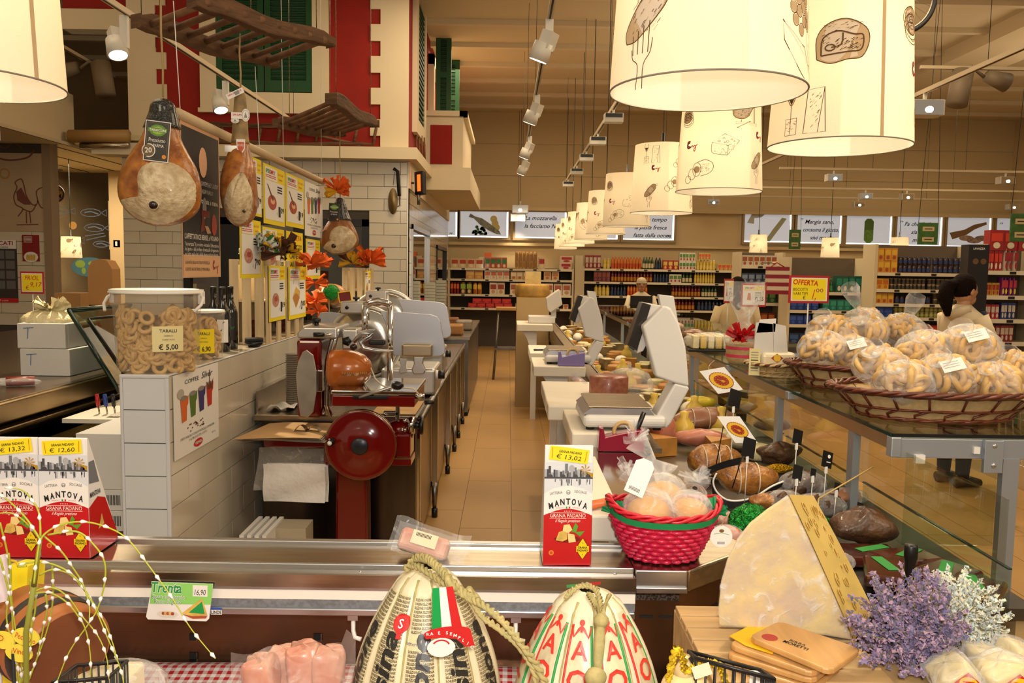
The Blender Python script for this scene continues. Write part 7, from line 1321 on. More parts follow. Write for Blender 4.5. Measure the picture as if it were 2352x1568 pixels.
b.add(a+[p+V(0,.06,-.01)for p in a],[(0,1,2,3,4,5),(11,10,9,8,7,6),(1,2,8,7),(2,3,9,8),(3,4,10,9),(0,1,7,6),(4,5,11,10)],YB);b.box2((P(-10,1398,1.55).x,1.56,DECK),(P(30,1398,1.55).x,1.6,a[4].z+.02),YB);b.build('bag_body',t);b=MB();q=P(28,1302,1.56);b.torus(.013,.0025,mat('bag handle','c7a50e',.5),Matrix.Translation((q.x,1.56,q.z))@Matrix.Rotation(math.pi/2,4,'X'),16,6);b.build('handle',t)
t=thing('pink_sachet','pale pink sachet standing at the frame edge beside the yellow bag','sachet',P(5,1320,1.45));b=MB();b.grid(lambda u,v:P(-30+50*u,1285+110*v-14*u,1.45)+V(0,.01*math.sin(3*u),0),4,4,mat('pale pink paper','e9dbe0',.6));b.build('sheet',t);b=MB();q=P(-10,1390,1.45);b.cyl((q.x,1.455,q.z+.02),(q.x,1.455,DECK),.004,WHITE,6);b.build('stick',t)
# willow catkin sprays
WST,BUD=mat('willow stem','a9ad2e',.5),mat('white willow bud','e6e4dc',.7);paths=[[(78,1340),(85,1280),(93,1240),(110,1220),(140,1205),(180,1198),(230,1205),(290,1235),(350,1310),(400,1380),(440,1445),(495,1512)],[(93,1240),(60,1190),(20,1150),(-10,1130)],[(110,1228),(175,1220),(215,1250),(240,1290),(240,1340),(225,1395),(205,1430),(160,1495),(130,1568)],[(93,1232),(90,1180),(75,1150),(50,1125),(10,1120)],[(93,1240),(60,1200),(25,1178),(-10,1180)],[(100,1230),(140,1265),(165,1300),(190,1340),(205,1390),(205,1420)],[(60,1300),(40,1300),(75,1291),(120,1295),(165,1318),(195,1355),(220,1400),(245,1460),(275,1530),(285,1575)],[(90,1320),(120,1308),(160,1318),(190,1350),(215,1385),(240,1430),(260,1480),(270,1520)],[(72,1362),(100,1350),(130,1352),(160,1375),(185,1410),(225,1460),(245,1510),(250,1560)],[(72,1365),(110,1360),(150,1380),(180,1415),(198,1450),(208,1510),(208,1575)],[(70,1330),(72,1370),(72,1420),(70,1490),(50,1568)],[(105,1365),(108,1400),(98,1450),(85,1510),(60,1580)],[(120,1300),(122,1360),(115,1420),(90,1500),(60,1568)],[(0,1280),(25,1380),(30,1450),(40,1520),(45,1580)],[(20,1270),(25,1330),(15,1420),(35,1500),(40,1580)],[(0,1200),(15,1260),(20,1300),(25,1360),(35,1440),(48,1520),(50,1580)],[(85,1340),(78,1420),(55,1500),(45,1580)]]
t=thing('willow_spray','arching yellow green willow twigs with white catkins beside the barrel cheese','twigs',P(50,1580,1.25))
for i,pth in enumerate(paths):
 Yq=1.16+.012*i;pp=curve_pts([tuple(P(x,y,Yq-.04*abs(j/len(pth)-.5)))for j,(x,y)in enumerate(pth)],5);b=MB();b.tube(pp,[.0017-.0009*j/len(pp)for j in range(len(pp))],WST,5);L_=0;nx=.02
 for j in range(1,len(pp)):
  L_+=(pp[j]-pp[j-1]).length
  if L_>nx:d=(pp[j]-pp[j-1]).normalized();b.tube([pp[j]-d*.004,pp[j]+V(0,-.001,.001),pp[j]+d*.007],[.0008,.0030,.0008],BUD,6);nx+=.034
 b.build('twig',t)
b=MB();b.tube([P(78,1345,1.2),P(85,1290,1.19),P(93,1235,1.18)],[.004,.0035,.003],mat('willow branch','8a8a30',.6),6);b.tube([P(78,1345,1.2),P(60,1450,1.22),V(P(50,1580,1.22).x,1.22,.74)],[.004,.004,.005],mat('willow branch','8a8a30',.6),6);b.build('branch',t)
b=MB();q=P(45,1568,1.22);b.lathe([(.03,0),(.035,.03),(.035,.09)],BLACKM,16,Matrix.Translation((q.x,1.22,DECK)));tag(b.build('twig_pot'),'dark pot holding the willow twigs at the lower frame edge','pot')
WB_=mat('black wire','141312',.4)
def wire_basket(pts,Yd,label,n):
 """open black wire basket: two rim sides seen from above, with uprights"""
 a,c,e=[P(x,y,Y)for x,y,Y in pts];t=thing('wire_basket',label,'basket',(a.x,a.y,DECK));d=c+(e-c)
 loop=[a,c,e,e+(a-c)];b=MB();b.tube(loop,.0035,WB_,6,closed=True);b.build('rim',t);b=MB();b.tube([V(p.x,p.y,DECK+.004)for p in loop],.003,WB_,6,closed=True);b.build('base_ring',t)
 for s in range(4):
  p,q=loop[s],loop[(s+1)%4]
  for i in range(n):r_=p+(q-p)*(i/n);b=MB();b.cyl(r_,(r_.x,r_.y,DECK+.003),.0018,WB_,5);b.build('wire',t)
wire_basket(((120,1568,1.22),(175,1528,1.32),(292,1518,1.36)),.1,'black wire basket in front of the gingham cloth by the barrel cheese',7)
wire_basket(((1580,1495,1.32),(1600,1512,1.25),(1780,1560,1.2)),.1,'black wire basket around the small cheese ball',8)
# pink wicker basket with bagged rolls
PKW,PKD,GRB=mat('pink wicker','d01f4a',.35,coat=.3,var=.25,col2='9c1030',scale=14),mat('red wicker rim','c8182c',.35,coat=.3),mat('green cloth ribbon','138a4e',.7)
o=Pz(1530,1296,1.0);bx_,by_=o.x,1.862;t=thing('wicker_basket','pink wicker basket with green ribbon on the corner counter','basket',(bx_,by_,1.001));h=.108;r0,r1=.073,.122
rw=lambda v:r0+(r1-r0)*(v**.8)
b=MB();b.grid(lambda u,v:V(bx_+rw(v)*math.cos(6.2832*u),by_+rw(v)*math.sin(6.2832*u)*.8,1.001+h*v),40,4,PKD,closed_u=True);b.add([(bx_+r0*math.cos(.157*i),by_+.8*r0*math.sin(.157*i),1.003)for i in range(40)],[tuple(range(40))],PKD);b.build('liner',t)
for j in range(9):
 v=.04+.10*j;b=MB();N=120;b.tube([V(bx_+(rw(v)+.005*math.cos(math.pi*i/3+math.pi*j))*math.cos(6.2832*i/N),by_+.8*(rw(v)+.005*math.cos(math.pi*i/3+math.pi*j))*math.sin(6.2832*i/N),1.003+h*v)for i in range(N)],.0052,PKW,6,closed=True);b.build('weave_strand',t)
b=MB();N=90
for j in range(3):b.tube([V(bx_+(r1+.004+.005*math.cos(i*.5+j*2.1))*math.cos(6.2832*i/N),by_+.8*(r1+.004+.005*math.cos(i*.5+j*2.1))*math.sin(6.2832*i/N),1.0+h*1.06+.02*abs(math.cos(6.2832*i/N))**6+.005*math.sin(i*.5+j*2.1))for i in range(N)],.004,PKD,6,closed=True)
b.build('plaited_rim',t);b=MB();b.grid(lambda u,v:V(bx_+(rw(.86+.12*v)+.010)*math.cos(6.2832*u),by_+.8*(rw(.86+.12*v)+.010)*math.sin(6.2832*u),1.0+h*(.86+.14*v)+.016*abs(math.cos(6.2832*u))**6),60,2,GRB,closed_u=True);b.build('ribbon',t)
b=MB();ruffle(b,(bx_-r1*.95,by_-.02,1.0+h),.035,7,[GRB],4);ruffle(b,(bx_+r1*.95,by_-.02,1.0+h),.035,7,[GRB],5);b.build('ribbon_end',t)
ROLL=mat('baked roll crust','d7a45a',.6,var=.5,col2='b87a34',scale=18)
for i,(x,y,dx,r,lb)in enumerate(((1490,1178,0,.052,'bagged round roll with a paper label in the pink basket'),(1582,1175,.0,.044,'bagged round roll at the far side of the pink basket'),(1520,1140,.04,.050,'bagged round roll at the back of the pink basket'))):
 c=P(x,y,by_-.03+dx*1.2);t2=thing('bread_bag',lb,'bread',c,'rolls in the pink basket');b=MB();b.ball(c,(r,r*.9,r*.72),ROLL,20,12);b.build('roll',t2);b=MB();b.ball(c+V(0,0,.006),(r*1.22,r*1.1,r*1.02),BAG,20,12,fn=None);top=c+V(-.02 if i==0 else.01,0,r*1.0)
 b.build('bag',t2);b=MB();e=P((1445,1600,1460)[i],(1090,1105,1010)[i],by_+dx);n_=top*.6+e*.4
 b.tube([top,n_,e],[r*.7,.006,.03],BAG,12,cap=False);ruffle(b,e,.045,8,[BAG],i+3,up=.5);b.build('bag_neck',t2)
 if i==0:b=MB();Mt=frame(P(1468,1100,1.77),(1,0,-.45),(.4,.3,1));b.rect(-.022,-.035,.022,.035,PAPER,Mt);b.poly([(-.022,.035),(.022,.035),(.012,.046),(-.008,.046)],PAPER,Mt);[b.rect(-.014+.0026*q_,-.028,-.0128+.0026*q_,-.02,INK,Mt,z=.0004)for q_ in range(10)];b.build('paper_label',t2)
b=MB();c=V(bx_,by_,1.03);b.ball(c+V(0,0,.028),(.066,.05,.05),ROLL,18,10);tag(b.build('bread_roll'),'round roll lowest in the pink basket, mostly hidden','bread')
t=thing('round_tag','round white paper tag hanging at the corner counter edge beside the pink basket','tag',P(1657,1232,1.82));Mt=FACE(P(1657,1232,1.80));kk=1.8/F;b=MB();b.disc(0,0,26*kk,PAPER,M=Mt,n=26);b.disc(0,0,26*kk,PAPER,M=Mt,n=26,z=-.001);b.build('disc',t);b=MB();b.disc(0,14*kk,6*kk,mat('tag brown','7a5a2a',.6),ry=4*kk,M=Mt,z=.0005);[b.rect((-9+2*i)*kk,-18*kk,(-8.2+2*i)*kk,-12*kk,INK,Mt,z=.0005)for i in range(9)];b.line([(-18*kk,6*kk),(0,9*kk),(18*kk,5*kk)],.0008,GREENP,Mt,z=.0005);b.build('print',t);b=MB();b.tube([P(1657,1206,1.8),P(1665,1190,1.84),P(1672,1180,1.9)],.001,TWINE,5);b.build('string',t)
# holed cheese wedge on the wooden crate
CZ0=.955
t=thing('wooden_tray','pale wooden crate under the holed cheese wedge','crate',P(1800,1560,1.45));PW=mat('pale pine','d9b27a',.6,var=.25,scale=5,stretch=(1,6,6));x0,x1=P(1612,1500,1.45).x,P(2010,1500,1.45).x
def pl(lo,hi,m=PW):b=MB();b.box2(lo,hi,m);b.build('plank',t,bev=.002)
for i,z in enumerate((DECK+.002,.80,.875)):pl((x0+.0,1.35,z),(x1,1.362,z+.066))
for i in range(6):pl((x0,1.365+.055*i,CZ0-.012),(x1,1.365+.055*i+.048,CZ0))
pl((x0,1.362,DECK),(x0+.012,1.69,CZ0-.014));pl((x1-.012,1.362,DECK),(x1,1.69,CZ0-.014));pl((x0,1.69,DECK),(x1,1.702,CZ0-.014));pl((x0+.0,1.34,DECK),(x0+.04,1.35,CZ0-.02));pl((x1-.05,1.34,DECK),(x1-.01,1.35,CZ0-.02))
RIND,CUT=mat('mouldy cheese rind','dcc488',.42,var=.9,col2='c0ab98',scale=16,bump=.15,coat=.3,detail=9),mat('holed cheese paste','eccb74',.4,var=.12,scale=7)
t=thing('cheese_wedge','large wrapped holed cheese wedge with mouldy rind on the wooden crate','cheese',P(1800,1450,1.5));fy=1.5;ol=[(1650,1440),(1648,1395),(1654,1335),(1668,1285),(1690,1238),(1720,1200),(1760,1168),(1808,1136),(1850,1225),(1895,1325),(1930,1405),(1958,1472),(1900,1462),(1800,1450),(1720,1445)]
fr=[P(x,y,fy)for x,y in ol];zmin=min(p.z for p in fr);fr=[V(p.x,p.y,p.z+(CZ0+.001-zmin if p.z-zmin<.03 else 0))if False else V(p.x,p.y,max(p.z,CZ0+.001))for p in fr];sh=V(.105,.15,-.036)
bk=[V(p.x+sh.x,p.y+sh.y,max(p.z+sh.z*(p.z-CZ0)/.25,CZ0+.001))for p in fr];n=len(fr);b=MB();b.add(fr+bk,[tuple(range(n-1,-1,-1)),tuple(range(n,2*n))]+[(i,(i+1)%n,n+(i+1)%n,n+i)for i in range(n)],RIND);b.build('rind_body',t,bev=.006,seg=3)
ci=[7,8,9,10,11];off=(sh.cross(fr[11]-fr[7])).normalized();off=off if off.x>0 else-off;b=MB();vs_=[fr[i]+off*.002+sh*.03 for i in ci]+[bk[i]+off*.002-sh*.03 for i in ci];b.add(vs_,[(i,i+1,6+i,5+i)for i in range(4)],CUT);b.build('cut_face',t)
rr=random.Random(12);HOLE=mat('cheese hole','b0822c',.5)
for i in range(34):
 u,v=.08+.88*rr.random(),.12+.76*rr.random();j=7+min(3,int(u*4));p=fr[j]+(fr[j+1]-fr[j])*(u*4-(j-7))+(bk[j]-fr[j])*v+off*.005;s_=rr.uniform(.006,.013);e1=(fr[11]-fr[7]).normalized();e2=sh.normalized();M_=Matrix(((e1.x,e2.x,off.x,p.x),(e1.y,e2.y,off.y,p.y),(e1.z,e2.z,off.z,p.z),(0,0,0,1)));b=MB();b.lathe([(s_*1.15,0),(s_*.95,.0008),(s_*.5,-.0004),(.0001,-.0008)],CUT,12,M_@Matrix.Diagonal((1,.7,1,1)),cap=False);b.lathe([(s_*.9,.0006),(s_*.4,.0002),(.0001,0)],HOLE,12,M_@Matrix.Diagonal((1,.7,1,1)),cap=False);b.build('hole',t)
WRAP=film('cling film','ffffff',.02,.42,.12,22,.7,.12)
b=MB();b.add([p+V(-.001,-.004,.001)for p in fr],[tuple(range(n-1,-1,-1))],WRAP);b.build('cling_wrap',t)
BW=mat('beech board','cf9c5c',.4,var=.25,scale=4,stretch=(8,1,1),coat=.2)
def brd(px,z,th_,label,hole=False):
 p=[Pz(x,y,z+th_)for x,y in px];c=sum(p,V(0,0,0))/len(p);q=[]
 for i in range(len(p)):
  a_,b__,c_=p[i-1],p[i],p[(i+1)%len(p)];d0,d1=(a_-b__).normalized()*.014,(c_-b__).normalized()*.014;q+=[b__+d0,b__+(d0+d1)*.32,b__+d1]
 t=thing('cutting_board',label,'cutting board',(c.x,c.y,z),'stacked beech boards');b=MB();b.prism([(v.x,v.y)for v in q][::-1],z,z+th_,BW);b.build('board',t,bev=.003);return t,c
b0=[(1660,1530),(1750,1480),(1905,1530),(1850,1568)]
brd([(1662,1520),(1740,1468),(1935,1525),(1866,1580)],CZ0+.001,.011,'beech cutting board, lowest of the stack');brd([(1665,1500),(1745,1452),(1930,1510),(1868,1560)],CZ0+.013,.011,'beech cutting board, second from below in the stack');brd([(1672,1478),(1748,1430),(1935,1495),(1868,1545)],CZ0+.025,.011,'beech cutting board, just under the yellow card')
z=CZ0+.037;b=MB();p=[Pz(x,y,z+.001)for x,y in((1675,1460),(1745,1424),(1790,1440),(1775,1502),(1712,1482))];b.add(p+[v-V(0,0,.0008)for v in p],[(4,3,2,1,0),(5,6,7,8,9)],mat('orange yellow card','f4bc12',.55));tc_=tag(b.build('price_card'),'orange yellow card slipped between the cutting boards','card');
t,c=brd([(1718,1460),(1790,1424),(1980,1488),(1908,1540)],CZ0+.039,.011,'beech cutting board with red round mark, topmost of the stack');e1=(Pz(1980,1488,z)-Pz(1790,1424,z)).normalized();M_=frame(Pz(1768,1463,CZ0+.0505),e1,V(0,0,1).cross(e1));b=MB();b.disc(0,0,.014,mat('red brand mark','b03a30',.6),M=M_,n=20);b.text('BIRRA',.045,.012,.008,INK,M_,wide=.03,z=.0004);b.text('MORETTI',.047,.0,.009,INK,M_,wide=.045,z=.0004,bold=.02);b.build('print',t)
b=MB();Mt=FACE(P(1735,1555,1.27));b.rect(-.009,-.011,.009,.011,PAPER,Mt);b.rect(-.009,-.011,.009,.011,PAPER,Mt,z=-.001);q=P(1735,1560,1.27);b.cyl((q.x,1.272,q.z),(q.x,1.272,DECK),.002,WHITE,5);tag(b.build('small_label'),'small white label on a pin before the wooden crate','label')
# dried flowers
def bouquet(name,label,base,tips,mats,seed,n,r,dens,stem):
 rr=random.Random(seed);t=thing(name,label,'flowers',base)
 b=MB();bs=MB()
 for i in range(n):
  tip=tips(rr);d=tip-V(*base);bend=V(rr.uniform(-.02,.02),rr.uniform(-.02,.02),.02);st_=V(*base)+d*.35;bs.tube([V(*base),V(*base)+d*.5+bend,tip],.0009,stem,4)
  for j in range(dens):
   f=j/dens;p=st_+(tip-st_)*f+bend*(1-f)+V(rr.gauss(0,1),rr.gauss(0,1),rr.gauss(0,1))*r*(1.15-f)*.55;s_=rr.uniform(.0026,.0055);e=[V(rr.gauss(0,1),rr.gauss(0,1),rr.gauss(0,1)).normalized()*s_ for _ in range(3)];b.add([p+e[0],p+e[1],p+e[2],p-(e[0]+e[1]+e[2])*.7],[(0,1,2),(0,2,3),(1,3,2),(0,3,1)],mats[rr.randrange(len(mats))])
 b.build('blossom_foliage',t,kind='stuff');bs.build('stem',t)
LV=[mat('lavender violet','84759a',.9),mat('lavender mauve','a188a6',.9),mat('lavender blue','6f6b8e',.9),mat('lavender pink','b698ab',.9)];WF=[mat('white floret','e3e6dc',.9),mat('pale blue floret','bccdd2',.9),mat('cream floret','e9e3c6',.9)];STG=mat('dry stem','7d7a4a',.8)
def lt(rr):x,y=(lambda a,q:(2080+155*q*math.cos(a),1425+138*q*math.sin(a)))(rr.random()*6.28,rr.random()**.5);return P(max(x,1930),y,1.34+rr.random()*.16)
c=P(2095,1530,1.46);bouquet('lavender_bunch','bunch of dried violet lavender beside the cheese wedge',(c.x,1.46,c.z),lt,LV,4,150,.015,64,STG)
def wt_(rr):a=rr.uniform(-2.2,1.1);q=rr.random()**.5;return P(2185+145*q*math.cos(a),1420+125*q*math.sin(a),1.48+rr.random()*.14)
c=P(2150,1480,1.55);bouquet('white_flower_bunch','bunch of dried white blossoms behind the lavender',(c.x,1.55,c.z),wt_,WF,6,110,.014,60,STG)
b=MB();c=P(2100,1540,1.48);b.lathe([(.03,0),(.035,.01),(.04,c.z-DECK+.02)],BLACKM,16,Matrix.Translation((c.x,1.46,DECK)),cap=False);tag(b.build('flower_pot'),'dark pot holding the lavender bunch','pot');b=MB();c=P(2150,1480,1.55);b.lathe([(.03,0),(.035,.01),(.04,c.z-DECK+.01)],BLACKM,16,Matrix.Translation((c.x,1.56,DECK)),cap=False);tag(b.build('flower_pot'),'dark pot holding the white blossoms','pot')
b=MB();a=P(2094,1240,1.85);r=14*1.85/F;b.lathe([(r*.95,.0),(r,.02),(r*.85,a.z-.90),(r*.85,a.z-.83),(r*1.1,a.z-.815),(r*1.1,a.z-.79),(r*.9,a.z-.785)],BLACK,18,Matrix.Translation((a.x,1.85,.776)));tag(b.build('black_bottle'),'tall black bottle standing behind the lavender','bottle')
PC=mat('packed pale cheese','e3cf8e',.35,var=.2,scale=9,coat=.4);RDL,YDL=mat('label red','c0241c',.4),mat('label yellow','f0b81c',.4)
for i,(x,y,s_)in enumerate(((2185,1545,.75),(2300,1548,.9),(2265,1512,.6),(2345,1505,.75),(2240,1590,.9))):
 Y=1.36+.07*(i in(2,3));c=P(x,y,Y);z0=c.z;t=thing('cheese_pack',['packed pale cheese with red diamond label under the white blossoms','packed pale cheese with red diamond label at the lower frame corner','packed pale cheese wedge behind the labelled one at the lower corner','packed pale cheese cut by the frame edge at the lower corner','packed pale cheese with label cut by the lower frame edge'][i],'cheese',(c.x,Y,z0),'packed cheeses')
 b=MB();lumpy(b,(c.x,Y,z0),(.042*s_,.036,.026*s_),PC,i,.3*(i-2),.04);b.build('cheese',t);b=MB();lumpy(b,(c.x,Y,z0),(.048*s_,.042,.031*s_),BAG,i,.3*(i-2),.07);b.build('pouch',t)
 if i in(0,1,4):b=MB();Mt=frame((c.x+.005,Y-.044,z0+.003),(1,0,-.1),(0,.3,1));b.poly([(-.024,0),(0,-.018),(.024,0),(0,.018)],RDL,Mt);b.disc(0,0,.016,YDL,ry=.011,M=Mt,z=.0004);b.line([(-.01,.003),(.01,.003)],.002,RDL,Mt,z=.0008);b.line([(-.01,-.003),(.01,-.003)],.002,RDL,Mt,z=.0008);b.build('label',t)
b=MB();q=P(2260,1560,1.36);b.box2((q.x-.16,1.30,DECK),(min(q.x+.14,.98),1.5,P(2260,1590,1.36).z),PW);tag(b.build('wooden_box'),'wooden box under the packed cheeses at the lower corner','box')
# scales and tape dispensers on the staff side
SCW=mat('warm white scale plastic','dcd8d2',.4);SCR=mat('dark scale screen','2a2622',.15)
def xz(px,Y,o):return[(P(x,y,Y).x-o.x,P(x,y,Y).z-o.z)for x,y in px]
def scale_(T_,Y,label,zb):
 """T_ maps the photo pixels of the nearest scale to this one"""
 o=P(*T_(1450,950),Y);k=Y/F;t=thing('counter_scale',label,'scale',(o.x,Y,zb),'counter scales');q=lambda l:[T_(*a)for a in l];d=.11*Y/2.95/(Y/2.95)
 def pr(name,pts,y0,y1,m,bev=.008):b=MB();oo=P(*T_(1450,950),y0);b.prism(xz(q(pts),y0,oo)[::-1],y0-y1,0,m,FACE(oo));return b.build(name,t,bev=bev,seg=3)
 a0,a1=P(*T_(1340,925),Y),P(*T_(1530,985),Y)
 b=MB();b.box2((a0.x,Y-.02,zb+.012),(a1.x,Y+.36,zb+.06),SCW);b.build('base',t,bev=.02,seg=3)
 b=MB();b.prism([(a0.x+.0,zb+.06),(a0.x+.27,zb+.06),(a0.x+.25,zb+.085),(a0.x+.03,zb+.085)],0,.34,ALU,Matrix(((1,0,0,0),(0,0,1,Y),(0,1,0,0),(0,0,0,1))));b.build('pan_support',t);b=MB();b.box2((a0.x+.02,Y-.0,zb+.085),(a0.x+.26,Y+.34,zb+.092),STEEL);b.build('pan',t,bev=.003)
 for x in(a0.x+.03,a1.x-.03):b=MB();b.cyl((x,Y+.03,zb),(x,Y+.03,zb+.014),.016,BLACKM,10);b.cyl((x,Y+.3,zb),(x,Y+.3,zb+.014),.016,BLACKM,10);b.build('foot',t)
 pr('arm',[(1509,952),(1550,880),(1583,888),(1583,895),(1542,972),(1530,985),(1505,968)],Y,Y+.12,SCW);pr('display_cover',[(1476,750),(1522,704),(1531,702),(1542,709),(1560,742),(1575,796),(1579,834),(1583,888),(1550,880),(1507,865)],Y,Y+.06,SCW)
 pr('display_head',[(1478,694),(1520,702),(1500,760),(1478,806),(1463,812)],Y+.065,Y+.14,SCW,.004);pr('screen',[(1441,793),(1463,806),(1496,700),(1476,694)],Y+.06,Y+.15,SCR,.003);pr('customer_display',[(1513,676),(1548,680),(1558,742),(1520,720)],Y+.15,Y+.19,SCW,.004)
scale_(lambda x,y:(x,y),3.1,'big white counter scale nearest the pink basket',1.052);scale_(lambda x,y:(1328+(x-1476)*.56,709+(y-750)*.56),5.32,'second white counter scale behind the purple tape dispenser',1.052)
t=thing('counter_scale','small far counter scale with a cheese wheel behind it','scale',P(1245,740,9.3),'counter scales');a=P(1214,730,9.3);c=P(1275,747,9.3);b=MB();b.box2((a.x,9.3,1.062),(c.x,9.6,a.z+.02),SCW);b.build('base',t,bev=.01);b=MB();o=P(1275,690,9.3);b.prism(xz([(1254,685),(1285,664),(1292,700),(1265,718),(1258,712)],9.3,o)[::-1],-.2,0,SCW,FACE(o));b.build('display_head',t,bev=.01);b=MB();q=P(1271,720,9.4);b.box2((q.x-.025,9.35,a.z),(q.x+.03,9.45,q.z+.05),SCW);b.build('arm',t)
WHL=mat('aged cheese wheel','c89a4a',.5,var=.4,scale=8);q=P(1246,722,9.9);b=MB();b.lathe([(.001,0),(.2,0),(.21,.03),(.21,.13),(.2,.16),(.001,.16)],WHL,28,Matrix.Translation((.29,10.15,1.33)));tag(b.build('aged_cheese'),'whole aged cheese wheel at the far end of the aisle','cheese');b=MB();b.box2((.2,10.05,1.491),(.39,10.2,1.64),mat('cut cheese block','d9bd7c',.5,var=.2));tag(b.build('cheese_block'),'square cheese block on top of the far cheese wheel','cheese');b=MB();b.box2((.10,9.95,0),(.49,10.4,1.329),CPAN);tag(b.build('wheel_plinth'),'cream plinth carrying the far cheese wheel','plinth')
def tape(px,Y,z,s,m,label,pen):
 o=P(*px,Y);t=thing('tape_dispenser',label,'tape dispenser',(o.x,Y,z));b=MB();b.prism([(-.085,0),(.085,0),(.085,.085),(.0,.07),(-.06,.055),(-.068,.09),(-.082,.09)],-.06,0,m,FACE((o.x,Y,z))@Matrix.Scale(s,4));b.build('body',t,bev=.004);b=MB();b.torus(.035*s,.008*s,mat('tape roll','c2a068',.4),Matrix.Translation((o.x+.01,Y+.03*s,z+.07*s))@Matrix.Rotation(math.pi/2,4,'X'),22,6);b.build('tape_roll',t)
 if pen:b=MB();b.cyl((o.x+.05,Y+.03,z+.05),(o.x+.085,Y+.04,z+.14),.009,BLACK,10);b.build('marker',t)
tape((1428,1000),2.96,1.001,.98,mat('burgundy plastic','8a1230',.2,coat=.4),'burgundy tape dispenser with marker before the big scale',True);tape((1312,850),5.22,1.052,1.0,mat('lilac plastic','8878b4',.3),'lilac tape dispenser before the second scale',False)
b=MB();a=P(1235,804,6.2);b.cyl((a.x-.03,6.2,1.058),(a.x+.05,6.22,1.058),.007,mat('navy pen','1c2440',.3),8);tag(b.build('pen'),'dark pen lying on the far white board','pen')
b=MB();a=P(1385,1152,2.1);b.tube([(.2,1.99,1.078),(.25,2.02,1.08),(.28,2.0,1.078)],.011,mat('salmon strip','d9703c',.4),10);tag(b.build('salmon_strip'),'orange salmon strip on the white board beside the pink basket','salmon')
# meats on the counter deck
DZ=.851
GH,DH,RH,PH=mat('golden cured ham','b87c36',.35,var=.85,col2='6b3a16',scale=24,bump=.45,coat=.3,detail=8),mat('dark smoked speck','5c3a20',.45,var=.7,col2='2a1810',scale=14,bump=.6,coat=.25),mat('rolled pancetta skin','8f5a3c',.4,var=.5,col2='b98a6a',scale=9,coat=.3),mat('pink cut ham','b5654a',.4,var=.4,col2='d09a80',scale=20,coat=.3)
GFO,YFO,DPK=mat('green foil','1f8a34',.15,.8,bump=1,scale=40),mat('gold foil','d8a820',.18,.9,bump=1,scale=50),mat('dark packed meat','3a1a14',.12,var=.5,col2='6b3220',scale=12,coat=.8)
def meat(x,y,rx,ry,m,label,rot=0,zc=None,dy=1.3,nm='cured_meat',cat='ham',string=0,lump=.06,wrap=False):
 """irregular piece lying on the deck at the place where pixel x,y meets its middle height"""
 z=DZ+(zc or.05);o=Pz(x,y,z);k=o.y/F;r=V(rx*k,ry*k*dy,min(ry*k,z-DZ)if zc is None else ry*k);t=thing(nm,label,cat,(o.x,o.y,DZ),'cured meats on the counter deck');b=MB();rr=random.Random(int(x*7+y));ph=[rr.random()*6 for _ in range(4)];N,K=26,14;rz=Matrix.Rotation(rot,4,'Z')
 def S(u,v):
  a=6.2832*u;e=math.pi*(v-.5);d=V(math.cos(a)*math.cos(e),math.sin(a)*math.cos(e),math.sin(e));f=1+lump*(math.sin(3*a+ph[0]+2*e)+.7*math.sin(5*a+ph[1]-3*e)+.6*math.sin(4*e+ph[2]))
  return o+rz@V(d.x*r.x*f,d.y*r.y*f,d.z*r.z*f)
 b.grid(S,N,K,m,closed_u=True);b.build('body',t)
 for i in range(string):
  u0=(i+1)/(string+1)*.9-.45;b=MB();b.tube([o+rz@V(r.x*2*u0,r.y*1.04*math.cos(g)*math.sqrt(max(.1,1-4*u0*u0)),r.z*1.05*math.sin(g)*math.sqrt(max(.1,1-4*u0*u0)))for g in[6.2832*j/20 for j in range(20)]],.0022,mat('white string','d9cbb0',.8),5,closed=True);b.build('string',t)
 if wrap:b=MB();b.ball(o,(r.x*1.12,r.y*1.1,r.z*1.1),BAG,20,12,M=None);b.build('wrap',t)
 return t,o,r
meat(1622,962,78,26,RH,'long rolled pancetta tied with string under the round seal cards',.06,.08,1.2,string=3);meat(1610,1005,62,20,PH,'cut ham with paper labels between pancetta and golden ham',0,.06,1.2);meat(1640,1058,66,38,GH,'golden tied ham behind the black sleeved ham',.1,.07,1.1,string=3)
t,o,r=meat(1715,1098,72,36,GH,'golden ham in a black and white paper sleeve',-.05,.085,1.1,string=2);BKS=mat('black sleeve paper','17171c',.25,coat=.4)
b=MB();sp=[(1645,1085),(1637,1105),(1645,1128),(1668,1146),(1700,1148),(1735,1138),(1770,1116),(1798,1104)]
pp=curve_pts([tuple(P(x,y,o.y-r.y*.98))for x,y in sp],5);b.grid(lambda u,v:Vector(pp[min(int(u*(len(pp)-1)+.5),len(pp)-1)])+V(0,-.006+.01*v,-.045*v*(.4+.6*math.sin(3.14*u))),len(pp)-1,3,BKS);b.build('sleeve',t);b=MB();b.tube([q-V(0,.007,0)for q in pp],.0035,PAPER,5);b.build('sleeve_edge',t)
b=MB();sp=[(1602,1085),(1625,1072),(1660,1058),(1700,1048)];pp2=curve_pts([tuple(P(x,y,o.y-r.y*.6))for x,y in sp],5);b.grid(lambda u,v:Vector(pp2[min(int(u*(len(pp2)-1)+.5),len(pp2)-1)])+V(0,-.01,-.025*v),len(pp2)-1,2,BKS);b.build('sleeve_flap',t)
meat(1790,1040,50,24,DH,'dark hairy smoked speck behind the gold foil pack',.2,.06,1.2,lump=.12);meat(1790,1075,34,10,YFO,'gold foil pack between the smoked meats',0,.04,1.4,'foil_pack','pack');meat(1845,1110,52,28,DH,'dark smoked meat beside a small black tag',0,.05,1.3,lump=.1,wrap=True);meat(1880,1160,60,26,DH,'wrapped dark meat behind the cheese wedge',.1,.05,1.3,lump=.1,wrap=True)
